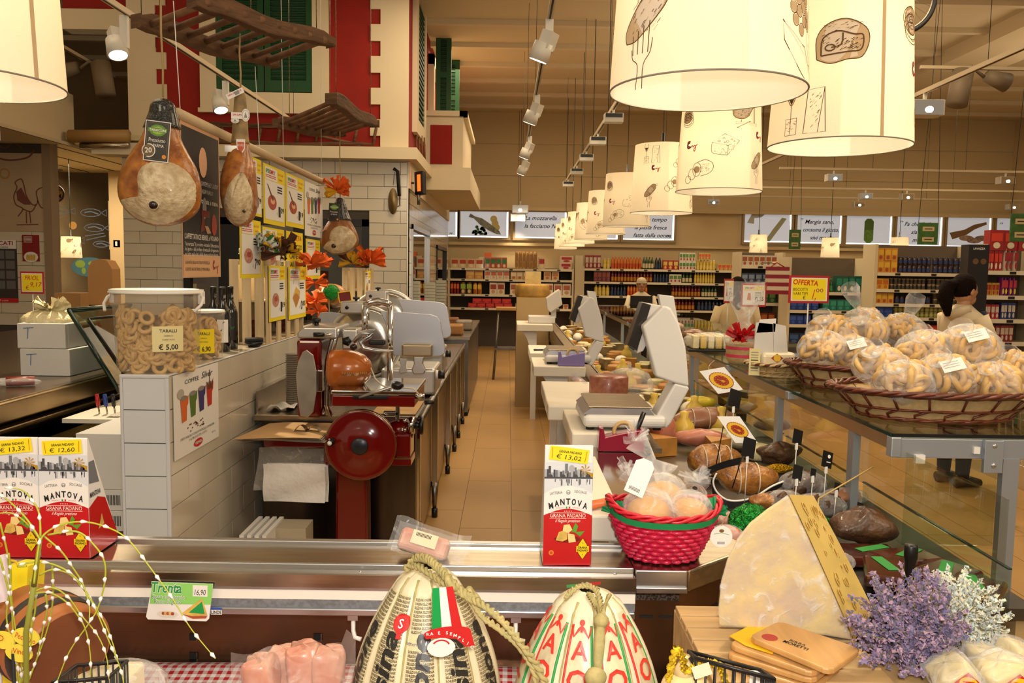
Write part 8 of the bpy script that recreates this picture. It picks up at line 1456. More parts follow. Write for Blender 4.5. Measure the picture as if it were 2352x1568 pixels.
meat(1985,1208,74,40,DH,'big dark speck lying nearest the glass end',-.08,.07,1.1,lump=.1);meat(1722,1198,52,40,GFO,'ham wrapped in shiny green foil behind the pink basket',.3,.09,1.0,'foil_ham','ham');meat(1868,1200,40,22,GFO,'small green foil pack behind the cheese wedge',0,.05,1.2,'foil_pack','pack');meat(1640,1190,46,22,PH,'pale wrapped ham piece between basket and green foil',0,.05,1.2,wrap=True);meat(1775,975,42,14,PH,'pink packed salami piece beside a glass post',0,.05,1.3,wrap=True);meat(1612,925,34,15,mat('yellow salami wrap','e3c42a',.35,coat=.3),'yellow wrapped salami under the upper seal card',.1,.08,1.2,'salami','salami');meat(1700,935,40,14,RH,'small dark coppa behind the pancetta',.1,.06,1.2)
meat(1668,1232,40,26,PH,'paper wrapped pale ham next to the round tag',0,.06,1.2,wrap=True);meat(1800,1150,44,24,DH,'dark netted meat behind the green foil',.2,.06,1.2,lump=.12,wrap=True);meat(1940,1140,50,20,RH,'long dark salami roll beside the glass guard',.5,.05,1.2,wrap=True);meat(1760,1150,40,18,GH,'small golden ham heel in front of the sleeved ham',.1,.06,1.1);meat(1850,1235,46,24,GH,'golden ham heel behind the cheese wedge',0,.06,1.1)
meat(1900,1290,60,26,DPK,'dark packed meat nearest the black bottle',.1,.03,1.2,wrap=True)
for i,(x,y,lb)in enumerate(((1990,1275,'dark vacuum packed meat with green label beside the black bottle'),(2080,1290,'dark vacuum packed meat behind the lavender'),(2170,1330,'dark vacuum packed meat behind the white blossoms'),(2240,1370,'dark vacuum packed meat at the glass post'),(2040,1330,'dark vacuum packed meat under the lavender tips'))):
 o=Pz(x,y,DZ+.02);t=thing('meat_pack',lb,'meat',(o.x,o.y,DZ),'vacuum packed dark meats');b=MB();b.box((0,0,0),(.17,.12,.036),DPK,Matrix.Translation((o.x,o.y,DZ+.02+.004*i))@Matrix.Rotation(.3*i,4,'Z'));b.build('meat',t,bev=.012,seg=3);b=MB();b.box((.02,0,.0185),(.1,.03,.001),GREENP,Matrix.Translation((o.x,o.y,DZ+.021+.004*i))@Matrix.Rotation(.3*i+.4,4,'Z'));b.build('label',t)
SR,SYL=mat('seal brick red','9c2a14',.5),mat('seal yellow','e2b428',.5)
def dop(pts,Y,label):
 p=[P(x,y,Y+dy)for x,y,dy in pts];c=sum(p,V(0,0,0))/4;w,h=(p[1]-p[0]).length,(p[0]-p[3]).length;M_=Matrix((((p[1]-p[0]).x/w,(p[0]-p[3]).x/h,0,c.x),((p[1]-p[0]).y/w,(p[0]-p[3]).y/h,-1,c.y),((p[1]-p[0]).z/w,(p[0]-p[3]).z/h,0,c.z),(0,0,0,1)));t=thing('seal_card',label,'card',c);b=MB();b.rect(-w/2,-h/2,w/2,h/2,PAPER,M_);b.rect(-w/2,-h/2,w/2,h/2,PAPER,M_,z=-.0015);b.build('card',t);b=MB();R_=min(w,h)*.44
 b.poly([((R_*(1 if i%2 else.93))*math.cos(6.2832*i/64),(R_*(1 if i%2 else.93))*math.sin(6.2832*i/64))for i in range(64)],SR,M_,z=.0005);b.disc(0,0,R_*.9,SYL,M=M_,z=.0008,n=32);b.disc(0,0,R_*.6,SR,M=M_,z=.0011,n=28)
 for i in range(12):b.disc(R_*.5*math.cos(.52*i),R_*.5*math.sin(.52*i),R_*.035,SYL,M=M_,z=.0014,n=6)
 for i in range(4):b.line([(-R_*.25+R_*.06*i,R_*.22-R_*.04*i),(-R_*.05+R_*.07*i,-R_*.0),(R_*.05+R_*.07*i,-R_*.26+R_*.03*i)],R_*.05,SYL,M_,z=.0014)
 b.build('print',t);b=MB();b.cyl(p[3]*.5+p[2]*.5,V(p[3].x,Y+.02,DZ+.08),.002,BLACKM,5);b.build('pin',t);return t,p
t,p=dop(((1609,852,0),(1666,842,.0),(1700,896,0),(1652,904,0)),2.95,'white card with red and yellow round seal, upper one on a hook');b=MB();b.tube([p[0]*.7+p[1]*.3,P(1630,838,2.97),P(1640,828,3.0),P(1650,832,3.02)],.0015,STEEL,5);b.build('hook',t)
dop(((1648,955,0),(1700,955,0),(1738,1020,0),(1690,1016,0)),2.72,'white card with red and yellow round seal, lower one over the golden ham')
for i,(x,y,s_,Y)in enumerate(((1688,915,22,2.9),(1720,1028,24,2.68),(1832,1003,18,2.75),(1900,1055,20,2.6),(1832,1085,18,2.5),(1868,1085,10,2.55),(1975,1165,12,2.4),(1922,1118,10,2.5))):
 c=P(x,y,Y);M_=frame(c,(1,.35,-.35),(.25,.35,1));k=s_*Y/F;t=thing('price_flag',['black price flag under the upper seal card','black price flag under the lower seal card','black price flag before a glass post','black price flag with white apple mark over the speck','black price flag above the gold foil pack','narrow black price flag among the dark meats','narrow black price flag stuck in the big speck','narrow black price flag by the glass guard'][i],'price flag',c,'black price flags')
 b=MB();b.box((0,0,0),(k*1.5,k*1.9,.0015),BLACK,M_);b.build('plate',t);b=MB();q=M_@V(0,-k*.95,0);b.box((q.x,q.y,q.z-.008),(.009,.004,.022),WHITE);b.cyl((q.x,q.y,q.z-.015),(q.x,q.y+.01,DZ+.05),.0015,WHITE,5);b.build('clip',t)
 if i==3:b=MB();b.disc(k*.2,k*.4,k*.22,WINK,M=M_,z=.0012);b.line([(-k*.1,-k*.3),(k*.5,-k*.25)],k*.1,WINK,M_,z=.0012);b.build('print',t)
b=MB();b.cyl(P(1880,1145,2.3),P(2005,1072,2.45),.0022,mat('wood skewer','b99a5c',.7),6);b.cyl(P(1880,1145,2.3),V(P(1880,1145,2.3).x,2.3,DZ+.06),.002,mat('wood skewer','b99a5c',.7),6);tag(b.build('wooden_skewer'),'long thin wooden skewer rising over the dark meats','skewer')
o=Pz(1390,900,1.0);b=MB();b.lathe([(.001,0),(.092,0),(.096,.008),(.096,.135),(.092,.143),(.001,.143)],mat('speckled mortadella','8a4a34',.35,var=.6,col2='a8705a',scale=40,coat=.3,detail=2),30,Matrix.Translation((.50,4.05,1.0)));tag(b.build('mortadella'),'thick half mortadella standing behind the big scale','mortadella')
for x,Y,rx,lb,m in((1470,4.0,.09,'smoked brown ham beside the half mortadella',GH),(1520,3.75,.07,'pale cooked ham beside the scale arm',PH)):c=P(x,890,Y);t=thing('smoked_ham',lb,'ham',(c.x,Y,.86));b=MB();b.ball((c.x,Y,.94),(rx,.11,.085),m,20,12);b.build('body',t)
t=thing('salami','short salami stick in clear wrap beside the lilac dispenser','salami',P(1335,850,4.6));b=MB();a,c=P(1322,835,4.75),P(1345,868,4.45);b.cyl((a.x,4.8,1.02),(c.x,4.45,1.02),.026,PH,14);b.build('stick',t);b=MB();b.cyl((a.x,4.85,1.022),(c.x,4.42,1.022),.032,BAG,14);b.build('wrap',t)
CHS=[mat('ch yellow','e0bd4c',.4,coat=.3),mat('ch pale','e8d9a8',.45,var=.1),mat('ch orange','c98a3c',.5,var=.3),mat('ch brown','8a5a30',.5,var=.4),mat('ch white','ece4d0',.5),mat('ch rind','a98a54',.6,var=.5)]
ms=[]
b=MB();b.lathe([(.001,0),(.055,0),(.06,.01),(.06,.05),(.05,.06),(.001,.06)],CHS[1],18);ms.append(('cheese_round',b.mesh('cheese_round'),'small pale round cheese among the cheeses on the deck'));b=MB();b.lathe([(.001,0),(.04,.01),(.055,.05),(.045,.09),(.018,.12),(.022,.145),(.001,.15)],CHS[0],18);ms.append(('pear_cheese',b.mesh('pear_cheese'),'yellow pear shaped cheese among the cheeses on the deck'))
b=MB();b.prism([(0,-.06),(.13,0),(0,.06)],0,.08,CHS[2]);ms.append(('cheese_wedge',b.mesh('cheese_wedge'),'orange rinded cheese wedge among the cheeses on the deck'));b=MB();b.box((0,0,.04),(.13,.09,.08),CHS[5]);b.box((0,0,.082),(.12,.08,.004),CHS[1]);ms.append(('cheese_block',b.mesh('cheese_block'),'brown rinded cheese block among the cheeses on the deck'));b=MB();b.lathe([(.001,0),(.08,0),(.085,.01),(.085,.07),(.08,.08),(.001,.08)],CHS[2],22);ms.append(('orange_cheese',b.mesh('orange_cheese'),'small orange cheese wheel among the cheeses on the deck'));b=MB();b.ball((0,0,.045),(.06,.05,.045),CHS[4],14,10);ms.append(('white_cheese',b.mesh('white_cheese'),'white soft cheese ball among the cheeses on the deck'))
rr=random.Random(21);used=[]
for i in range(420):
 x,y=rr.uniform(.62,1.10),3.55+7.4*rr.random()**1.5
 if len(used)>105:break
 if any((x-u)**2+(y-v)**2<.0225 for u,v in used):continue
 used.append((x,y));nm,me,lb=ms[rr.randrange(6)];tag(piece(nm,me,(x,y,DZ+.001+.16*(x<.72)*0),None,(0,0,rr.random()*6)),lb,'cheese',lb.split(' among')[0]+' group')
b=MB();b.box2((.585,5.3,DZ),(.60,11,1.0),STEEL);tag(b.build('deck_divider'),'low steel divider between the boards and the cheeses','divider')
DOME=film('clear dome plastic','ffffff',.08,.15);t=thing('cake_dome','clear dome over cheese behind the big scale','dome',(.72,5.1,DZ));b=MB();b.lathe([(.15,0),(.15,.05),(.12,.11),(.05,.14),(.012,.145),(.012,.17),(.001,.172)],DOME,24,Matrix.Translation((.74,5.0,DZ+.08)));b.build('cover',t);b=MB();b.lathe([(.16,0),(.16,.078),(.1,.08)],STEEL,24,Matrix.Translation((.74,5.0,DZ)));b.build('plate',t)
# on the glass shelf: baskets of bagged rings
GT=GZ+.011;WIC,WICD,WICL=mat('brown wicker','6e2c10',.4,coat=.3,var=.3,scale=30),mat('dark wicker','52200c',.45,coat=.3),mat('pale straw weave','d8b983',.6,var=.4,col2='a98652',scale=60)
def tray_basket(c,a,bb,h,label,rimm=WIC,light=False,handle=False):
 t=thing('bread_basket',label,'basket',(c[0],c[1],GT),'wicker bread baskets');S=lambda u,v,o=0:V(c[0]+(a*(.74+.26*v)+o)*math.cos(6.2832*u),c[1]+(bb*(.74+.26*v)+o)*math.sin(6.2832*u),GT+.004+h*v);b=MB();b.grid(lambda u,v:S(u,v),72,5,WICL,closed_u=True);b.add([S(i/40,.02)for i in range(40)],[tuple(range(40))],WICL);b.build('straw_wall',t)
 for j in range(3):
  b=MB()
  for q in range(2):b.tube([S(i/96,(.03,.42,.98)[j]+.03*math.sin(i*.8+q*3.14)*(1 if j!=1 else.4),.004+.003*math.cos(i*.8+q*3.14))for i in range(96)],.0055 if j!=1 else.004,rimm,6,closed=True)
  b.build('wicker_hoop',t)
 b=MB()
 for q in range(4):b.tube([S(i/120,1.06+.07*math.sin(i*.52+q*1.57),.006+.012*math.cos(i*.52+q*1.57))for i in range(120)],.0062,rimm if q%2 else WICD,6,closed=True)
 b.build('plaited_rim',t)
 for i in range(18):b=MB();b.tube([S(i/18+(.0 if v_<.42 else.028),v_,.004)for v_ in(.03,.22,.42)],.0042,rimm,6);b.tube([S(i/18+.028,v_,.004)for v_ in(.42,.7,.98)],.0042,rimm,6);b.build('wicker_stake',t)
 if handle:b=MB();b.tube([S(u,1.05,.012)for u in(.80,.83)]+[S(u,.9,.03)for u in(.85,.9,.95)]+[S(.97,1.05,.015)],.006,mat('pale cane handle','d9c090',.4),8);b.build('cane_handle',t)
 return t
bagn=0
def ring_bag(c,r,label,n=26,knot=None,seed=0,me=None):
 t=thing('ring_bag',label,'snack bag',c,'bags of baked rings');rr=random.Random(seed)
 for i in range(n):
  a,e=rr.uniform(-3.3,.3),math.asin(rr.uniform(-.35,1));q=r*.74*(1 if i%5 else.6);p=V(c[0]+q*math.cos(a)*math.cos(e)*1.1,c[1]+q*math.sin(a)*math.cos(e),c[2]+q*.75*math.sin(e));o=piece('baked_ring',me or tar_me2,p,t,(rr.random()*3.1,rr.random()*3.1,rr.random()*3.1));o.scale=(1.05,)*3
 b=MB();b.ball(c,(r*.74,r*.66,r*.5),mat('ring heap','b78c4c',.8,var=.5,scale=30),14,8);b.build('filling',t)
 b=MB();ph=rr.random()*6;b.grid(lambda u,v:V(*c)+V(math.cos(6.2832*u)*math.sin(3.1416*v)*r*1.16,math.sin(6.2832*u)*math.sin(3.1416*v)*r*1.05,-math.cos(3.1416*v)*r*.86)*(1+.05*math.sin(7*6.2832*u/2+ph+5*v)),22,12,BAG,closed_u=True);b.build('film',t)
 k_=V(*knot)if knot else V(c[0]-r*.5,c[1]-r*.6,c[2]+r*.55);d=(k_-V(*c)).normalized();b=MB();b.tube([k_-d*.05,k_-d*.02,k_],[.045,.02,.008],BAG,12,cap=False);s_=.13 if knot else.05;b.tube([k_,k_+d*s_*.3,k_+d*s_*.8,k_+d*s_],[.007,.022,.04,.034],BAG,12,cap=False);b.ball(k_,.010,mat('tied film','e2dcd2',.3),8,6);b.build('bag_neck',t)
 return t
tray_basket((1.415,2.72),.325,.20,.085,'large oval brown wicker basket of bagged rings at the glass shelf end',handle=True);tray_basket((1.44,3.42),.26,.21,.085,'oval brown wicker basket of bagged rings behind the large one')
bags=[(2075,880,2.62,.085,None,'bag of pale rings at the near rim of the large basket'),(2170,865,2.62,.085,None,'bag of rings with a paper label in the middle of the large basket'),(2280,880,2.66,.08,None,'bag of rings at the handle side of the large basket'),(2220,800,2.78,.095,None,'bag of big rings topmost in the large basket'),(2130,810,2.80,.09,None,'bag of twisted rings at the back of the large basket'),(2020,840,2.72,.075,None,'bag of small rings over the rim between both baskets'),(2320,850,2.8,.07,None,'bag of rings cut by the frame edge in the large basket'),(1890,800,3.32,.085,None,'bag of dark rings at the near rim of the second basket'),(1960,810,3.34,.08,None,'bag of rings with gathered film in the second basket'),(1905,760,3.52,.08,None,'bag of rings at the outer side of the second basket'),(1990,765,3.5,.085,None,'bag of rings in the middle of the second basket'),(1985,745,3.66,.085,(1972,712),'bag of rings with long tied film leaning over the second basket'),(2070,760,3.6,.09,(2080,738),'bag of rings with tall upright tied film behind the baskets')]
for i,(x,y,Y,r,kn,lb)in enumerate(bags):
 c=P(x,y,Y);t=ring_bag((c.x,Y,c.z),r,lb,30 if i<7 else 24,tuple(P(*kn,Y-.02))if kn else None,i)
 if i in(1,3,8):b=MB();Mt=frame((c.x-.02,Y-r*.95,c.z+r*.55),(1,0,.25),(-.1,.7,1));b.rect(-.035,-.02,.035,.02,PAPER,Mt);b.rect(-.035,-.02,.035,.02,PAPER,Mt,z=-.001);[b.rect(-.028,.01-.008*j,.02,.0115-.008*j,mat('faint print','9a948c',.7),Mt,z=.0004)for j in range(3)];b.build('paper_label',t)
tray_basket((1.23,3.75),.13,.11,.05,'small pale wicker basket with a packed cheese behind the brown baskets',WICL);t=thing('packed_cheese','cream packed cheese with orange diamond label in the small basket','cheese',P(1825,815,3.65));c=P(1822,812,3.66);b=MB();b.box((1.22,3.75,GT+.075),(.16,.1,.07),mat('cream pack','e9dcb8',.3,coat=.4));b.build('pack',t,bev=.02,seg=3);b=MB();Mt=frame((1.21,3.699,GT+.085),(1,0,0),(0,.2,1));b.poly([(-.028,0),(0,-.02),(.028,0),(0,.02)],SR,Mt);b.disc(0,0,.016,SYL,M=Mt,z=.0005);b.build('label',t)
t=thing('gift_basket','small round gift basket in clear film with a red bow','basket',P(1705,820,4.3));c=P(1705,826,4.3);k=4.3/F;b=MB();T_=Matrix.Translation((c.x,4.3,GT));b.lathe([(.07,0),(.085,.02),(.085,.09),(.09,.1)],WICL,22,T_,cap=False);b.lathe([(.087,.03),(.087,.045)],mat('pink band','d83a5a',.5),22,T_,cap=False);b.lathe([(.087,.07),(.087,.085)],mat('pink band','d83a5a',.5),22,T_,cap=False);b.build('wicker_body',t);b=MB();ruffle(b,(c.x-.02,4.22,GT+.13),.09,12,[mat('red bow ribbon','c4141c',.4)],2);b.build('bow',t);b=MB();b.lathe([(.09,.09),(.1,.14),(.04,.2),(.03,.22),(.09,.34),(.1,.42)],BAG,22,T_,cap=False);b.build('film',t)
t=thing('cheese_tray','black tray of yellow cheese slices on the glass shelf','tray',P(1630,790,4.9));c=P(1632,795,4.95);b=MB();b.box((c.x,4.95,GT+.008),(.32,.26,.014),BLACK);b.build('tray',t,bev=.004)
for i in range(6):b=MB();b.box((c.x-.11+.045*i,4.95,GT+.055),(.035,.2,.075),CHS[0]if i%2 else CHS[1],None);b.build('cheese_slice',t,bev=.004)
b=MB();b.ball((c.x,4.95,GT+.055),(.17,.14,.055),BAG,18,8);b.build('film',t)
t=thing('card_holder','tall folded white card holder standing on the glass shelf','card holder',P(1775,855,3.45));Y=3.72;b=MB();o=P(1770,800,Y);b.prism(xz([(1737,740),(1775,744),(1778,850),(1728,850)],Y,o)[::-1],-.012,0,SCW,FACE(o));b.build('side_leaf',t);b=MB();b.prism(xz([(1776,742),(1805,748),(1812,852),(1778,850)],Y,o)[::-1],-.06,-.0,SCW,FACE(o));b.build('front_leaf',t);b=MB();b.prism(xz([(1738,732),(1775,730),(1772,760),(1730,762)],Y+.05,o)[::-1],-.004,0,PAPER,FACE(o));b.build('card',t)
t=thing('price_list','cream price list leaning against the card holder','card',P(1730,840,3.7));b=MB();o=P(1735,830,Y-.03);M_=frame(o,(1,-.2,0),(0,0,1));kk=Y/F;b.rect(-14*kk,-32*kk,10*kk,30*kk,mat('cream list paper','e8dba0',.7),M_);b.rect(-14*kk,-32*kk,10*kk,30*kk,PAPER,M_,z=-.001);[b.rect(-10*kk,(20-6*j)*kk,6*kk,(22-6*j)*kk,INK if j in(3,6)else mat('faint print','9a948c',.7),M_,z=.0006)for j in range(8)];b.build('sheet',t)
def dr_off2(b,M_,w,h):b.text('OFFERTA',-w*.1,h*.16,h*.18,REDINK,M_,wide=w*.62,z=.002,shear=.1,bold=.02,rot=-.06);b.text('BISCOTTI',-w*.22,-h*.05,h*.1,INK,M_,wide=w*.36,z=.002);b.text('VARI TIPI',-w*.22,-h*.2,h*.1,INK,M_,wide=w*.36,z=.002);b.text('€',-w*.12,-h*.36,h*.12,INK,M_,z=.002);b.text('1,',w*.12,-h*.36,h*.36,REDINK,M_,wide=w*.1,z=.002,shear=.4);b.text('00',w*.26,-h*.1,h*.14,mat('magenta ink','a3285c',.6),M_,wide=w*.18,z=.002)
sign(1812,632,1905,697,4.6,dr_off2,'yellow handwritten offer sign in red frame above the ring bags',1857,GT,tilt=.1)
def dr_055(b,M_,w,h):b.rect(-w*.42,h*.2,w*.42,h*.38,YEL,M_,z=.0018);b.rect(-w*.4,h*.24,w*.05,h*.36,PAPER,M_,z=.002);b.text('IPER',-w*.28,h*.26,h*.08,GREENP,M_,wide=w*.16,z=.0024,bold=.03);b.text('SIMPLY',-w*.08,h*.26,h*.08,REDINK,M_,wide=w*.22,z=.0024,bold=.03);b.text('0',w*.1,-h*.32,h*.24,INK,M_,wide=w*.14,z=.002,bold=.02);b.text(',55',w*.29,-h*.24,h*.16,INK,M_,wide=w*.2,z=.002,bold=.02);b.poly([(-w*.28,-h*.2),(-w*.12,-h*.22),(-w*.14,h*.08),(-w*.24,h*.1)],mat('printed pot','c86a3c',.6),M_,z=.002);[b.rect(w*.04,h*(.1-.06*j),w*.3,h*(.12-.06*j),INK,M_,z=.002)for j in range(4)]
sign(1703,650,1760,705,5.2,dr_055,'white and yellow price sign 0,55 in red frame',1722,GT,PAPER,.12);sign(1664,640,1684,696,6.0,dr_055,'narrow side-on price sign in red frame beside the 0,55 sign',1672,GT,PAPER)
for i,(x,y,s_,m,lb)in enumerate(((1830,765,10,'c85a2a','orange snack bag on the glass shelf behind the card holder'),(1815,775,8,'b8321c','red snack bag on the glass shelf behind the card holder'),(1595,745,26,'9a6a4a','wicker tray of packed salumi on the glass shelf'),(1650,742,14,'2a2420','dark packed fruit on the glass shelf'),(1690,745,10,'d9a51c','yellow lemon on the glass shelf behind the gift basket'),(1550,760,20,'c9a890','packed pale salumi on the glass shelf near the scale'))):
 Y=4.1+.9*(i>1)+.3*i;c=P(x,y,Y);b=MB();r=s_*Y/F;b.ball((max(c.x,1.2),Y,GT+r*.55),(r*1.1,r,r*.55),mat('snack '+m,m,.35,coat=.3,var=.4,scale=20),14,8);tag(b.build('snack_pack'),lb,'snack')
 # grocery shelves at the back wall
def box_me(w,d,h,c,c2=None,c3=None,soft=False):
 b=MB();m=mat('pack '+c,c,.4,coat=.2)
 if soft:b.lathe([(w*.42,0),(w*.5,h*.08),(w*.5,h*.7),(w*.4,h*.92),(w*.42,h)],m,8,Matrix.Diagonal((1,d/w,1,1)))
 else:b.box((0,0,h/2),(w,d,h),m)
 if c2:M_=FACE((0,-d/2-.002,0));b.rect(-w*.4,h*.45,w*.4,h*.85,mat('pack '+c2,c2,.5),M_);b.disc(0,h*.25,w*.26,mat('pack '+(c3 or c2),c3 or c2,.5),ry=h*.16,M=M_,z=.001,n=10)
 return b.mesh('pack')
def bottle_me(r,h,c,cap,lab,neck=.35):
 b=MB();b.lathe([(r*.95,0),(r,h*.02),(r,h*(1-neck)*.95),(r*.8,h*(1-neck*.7)),(r*.42,h*(1-neck*.35)),(r*.4,h*.93)],mat('bottle '+c,c,.25,coat=.3),10);b.lathe([(r*.46,h*.93),(r*.46,h),(.001,h)],mat('cap '+cap,cap,.4),8,cap=False);b.lathe([(r*1.02,h*.12),(r*1.02,h*.48)],mat('label '+lab,lab,.5),10,cap=False);return b.mesh('bottle')
def jar_me(r,h,c,lid,lab):b=MB();b.lathe([(r,0),(r,h*.85),(r*.85,h*.9)],mat('jar '+c,c,.25,coat=.3),10);b.lathe([(r*.95,h*.88),(r*.95,h),(.001,h)],mat('cap '+lid,lid,.4),10,cap=False);b.lathe([(r*1.02,h*.2),(r*1.02,h*.65)],mat('label '+lab,lab,.5),10,cap=False);return b.mesh('jar')
SHF,SHB=mat('cream shelf','d9c9a6',.5),mat('dark shelf back','4a4038',.7);TAGM=mat('black price tag','1c1a18',.5)
def unit(name,x0,x1,y,depth,zs,ztop,label,back=SHB):
 t=thing(name,label,'shelf',((x0+x1)/2,y,0));b=MB();b.box2((x0,y+depth,0),(x1,y+depth+.03,ztop),back);b.build('back_panel',t)
 for x in(x0,x1):b=MB();b.box2((x-.02,y,0),(x+.02,y+depth,ztop),SHF);b.build('upright',t)
 for z in zs:
  b=MB();b.box2((x0+.02,y,z-.02),(x1-.02,y+depth,z),SHF);s=b.build('shelf_board',t);b=MB();b.box2((x0+.02,y-.012,z-.04),(x1-.02,y,z+.005),mat('shelf price rail','e4d8bc',.5));b.build('price_rail',s)
  n=int((x1-x0)/.5)
  for i in range(n):q=MB();q.box((x0+.3+.5*i,y-.014,z-.018),(.07,.004,.03),TAGM);q.build('price_tag',s)
 return t
def row(me,nm,x0,x1,y,z,n,label,cat,grp=None,jit=.0,stack=1,dz=0,depth=1,seed=1,hm=9):
 rr=random.Random(seed);h=max(v.co.z for v in me.vertices)*1.0;k=min(1,hm/(h+dz*(stack-1)));dz*=k;kx=min(k**.5,.95*abs(x1-x0)/n/(2*max(abs(v.co.x)for v in me.vertices)))
 for d in range(depth):
  for s in range(stack):
   for i in range(n):
    x=x0+(x1-x0)*(i+.5)/n;o=piece(nm,me,(x,y+.06*d+rr.uniform(-.01,.01),z+dz*s),None,(0,0,rr.uniform(-jit,jit)));o.scale=(kx,1,k);tag(o,label,cat,grp or label)
BY=17.45;zz=lambda px,py:P(px,py,BY).z;xx=lambda px:P(px,640,BY).x
zA,zB,zC,zD=zz(1170,617),zz(1170,642),zz(1170,677),zz(1170,695)
unit('grocery_shelf',xx(1031),xx(1316),BY,.45,(zA,zB,zC,zD-.12),zA+.02,'long cream grocery shelf against the back wall beside the pale post')
for lo,hi in((xx(1031)-1.2,xx(1027)),):unit('grocery_shelf',lo,hi,BY,.45,(zA,zB,zC),zA+.02,'cream grocery shelf behind the shop side windows')
pk=lambda w,h,c,c2=None,c3=None,soft=False:box_me(w,.12,h,c,c2,c3,soft)
Y0=BY+.1
rows=[(pk(.17,.2,'d9b98a','b8452a','e8d7a8'),1034,1110,zA,4,'beige cereal packet on the top back shelf'),(pk(.15,.23,'a8452c','2f7a3a','e8c890'),1113,1164,zA,4,'red and green pasta bag on the top back shelf'),(pk(.1,.36,'c99a58','9a6a34',None,True),1182,1234,zA,6,'tall cellophane breadstick bag on the top back shelf'),(pk(.14,.25,'d8bfa0','b02a28','e8d7a8'),1235,1252,zA,1,'pale biscuit bag beside the breadsticks'),(box_me(.3,.2,.14,'e0c9b0','b0282a'),1285,1316,zA,1,'wide biscuit box, lower of two on the top back shelf'),(pk(.2,.2,'c98a3c','e0b060'),1069,1110,zB,2,'golden bread bag on the second back shelf'),(pk(.14,.19,'e2d3bd','c86a50','d8b080'),1112,1170,zB,4,'pale rusk packet on the second back shelf'),(pk(.14,.17,'d9b078','e8d8b8','b06a34'),1172,1216,zB,3,'round bread pack on the second back shelf'),(pk(.14,.17,'6e3c24','8f5030'),1217,1244,zB,2,'dark rye pack on the second back shelf'),(pk(.15,.18,'d9b98a','b8764a'),1248,1285,zB,2,'beige toast pack on the second back shelf'),(pk(.11,.25,'a82a1c','e0662a','7a1a14',True),1031,1055,zC,3,'red snack bag on the third back shelf'),(pk(.13,.25,'8a6a34','9ab83c','e0c890',True),1056,1085,zC,2,'green and brown snack bag on the third back shelf'),(pk(.11,.24,'d08a2c','e8b83c','b0461c',True),1086,1107,zC,2,'orange snack bag on the third back shelf'),(pk(.17,.25,'e2d0b8','9c3c2c','c99868'),1124,1160,zC,2,'white biscuit bag with red script on the third back shelf'),(pk(.17,.25,'ead9c0','b06048','c99868'),1171,1316,zC,7,'cream biscuit bag on the third back shelf'),(pk(.2,.1,'b01c1e','d83a30'),1075,1178,zD-.12,5,'red flat packet piled on the low back shelf'),(pk(.16,.2,'d8b890','a85a3a'),1180,1312,zD-.12,6,'small biscuit bag on the low back shelf')]
for me,a,c,z,n,lb in rows:row(me,lb.split(' on ')[0].split(',')[0].replace(' beside the breadsticks','').replace(' ','_').replace('-','_')[-24:].strip('_'),max(xx(a),xx(1031)+.03),min(xx(c),xx(1316)-.03),Y0,z+.001,n,lb,'packet',jit=.05,hm=9 if z==zA else(.18 if z==zB else(.27 if z==zC else.10)))
row(pk(.2,.1,'b01c1e','d83a30'),'red_packet',xx(1085),xx(1175),Y0,zD-.018,4,'red flat packet in the upper layer of the low back shelf','packet',jit=.1);row(box_me(.3,.2,.14,'e0c9b0','b0282a'),'biscuit_box',xx(1285),xx(1316),Y0,zA+.142,1,'wide biscuit box, upper of two on the top back shelf','box');row(pk(.15,.09,'e06a1e'),'orange_crate',xx(1110),xx(1130),Y0+.12,zA+.24,1,'small orange crate behind the top back shelf packets','crate')
b=MB();b.box2((xx(1110)-.1,Y0+.05,zA+.001),(xx(1130)+.1,Y0+.2,zA+.239),SHF);tag(b.build('shelf_riser'),'plain riser behind the pasta bags','riser')
b=MB();b.box2((xx(1320),BY,0),(xx(1338),BY+.2,zA+.3),SHF);tag(b.build('shelf_post'),'pale perforated post between the back shelves','post')
zE,zF,zG,zH=zz(1500,619),zz(1500,649),zz(1500,681),zz(1500,712);unit('drinks_shelf',xx(1340),xx(1700),BY,.45,(zE,zF,zG,zH),zE+.05,'dark drinks shelf full of bottles behind the man in the cap')
OJ,RJ,BJ,GJ,YJ=bottle_me(.04,.25,'d8782a','d84a1c','c8501c',.2),bottle_me(.042,.25,'6a1c14','d8501c','b8781c',.3),bottle_me(.04,.25,'1c2438','2a4a9c','2a3a5a',.3),bottle_me(.042,.26,'2a4a24','2f6a34','d8c8a0',.35),bottle_me(.04,.22,'d8b840','e8e0d0','e0c86a',.25)
CT1,CT2,CT3=pk(.1,.2,'b02a22','e0c060'),pk(.1,.18,'e2dccb','5a8a3c','b03a2a'),pk(.12,.14,'c8b86a','d8502a')
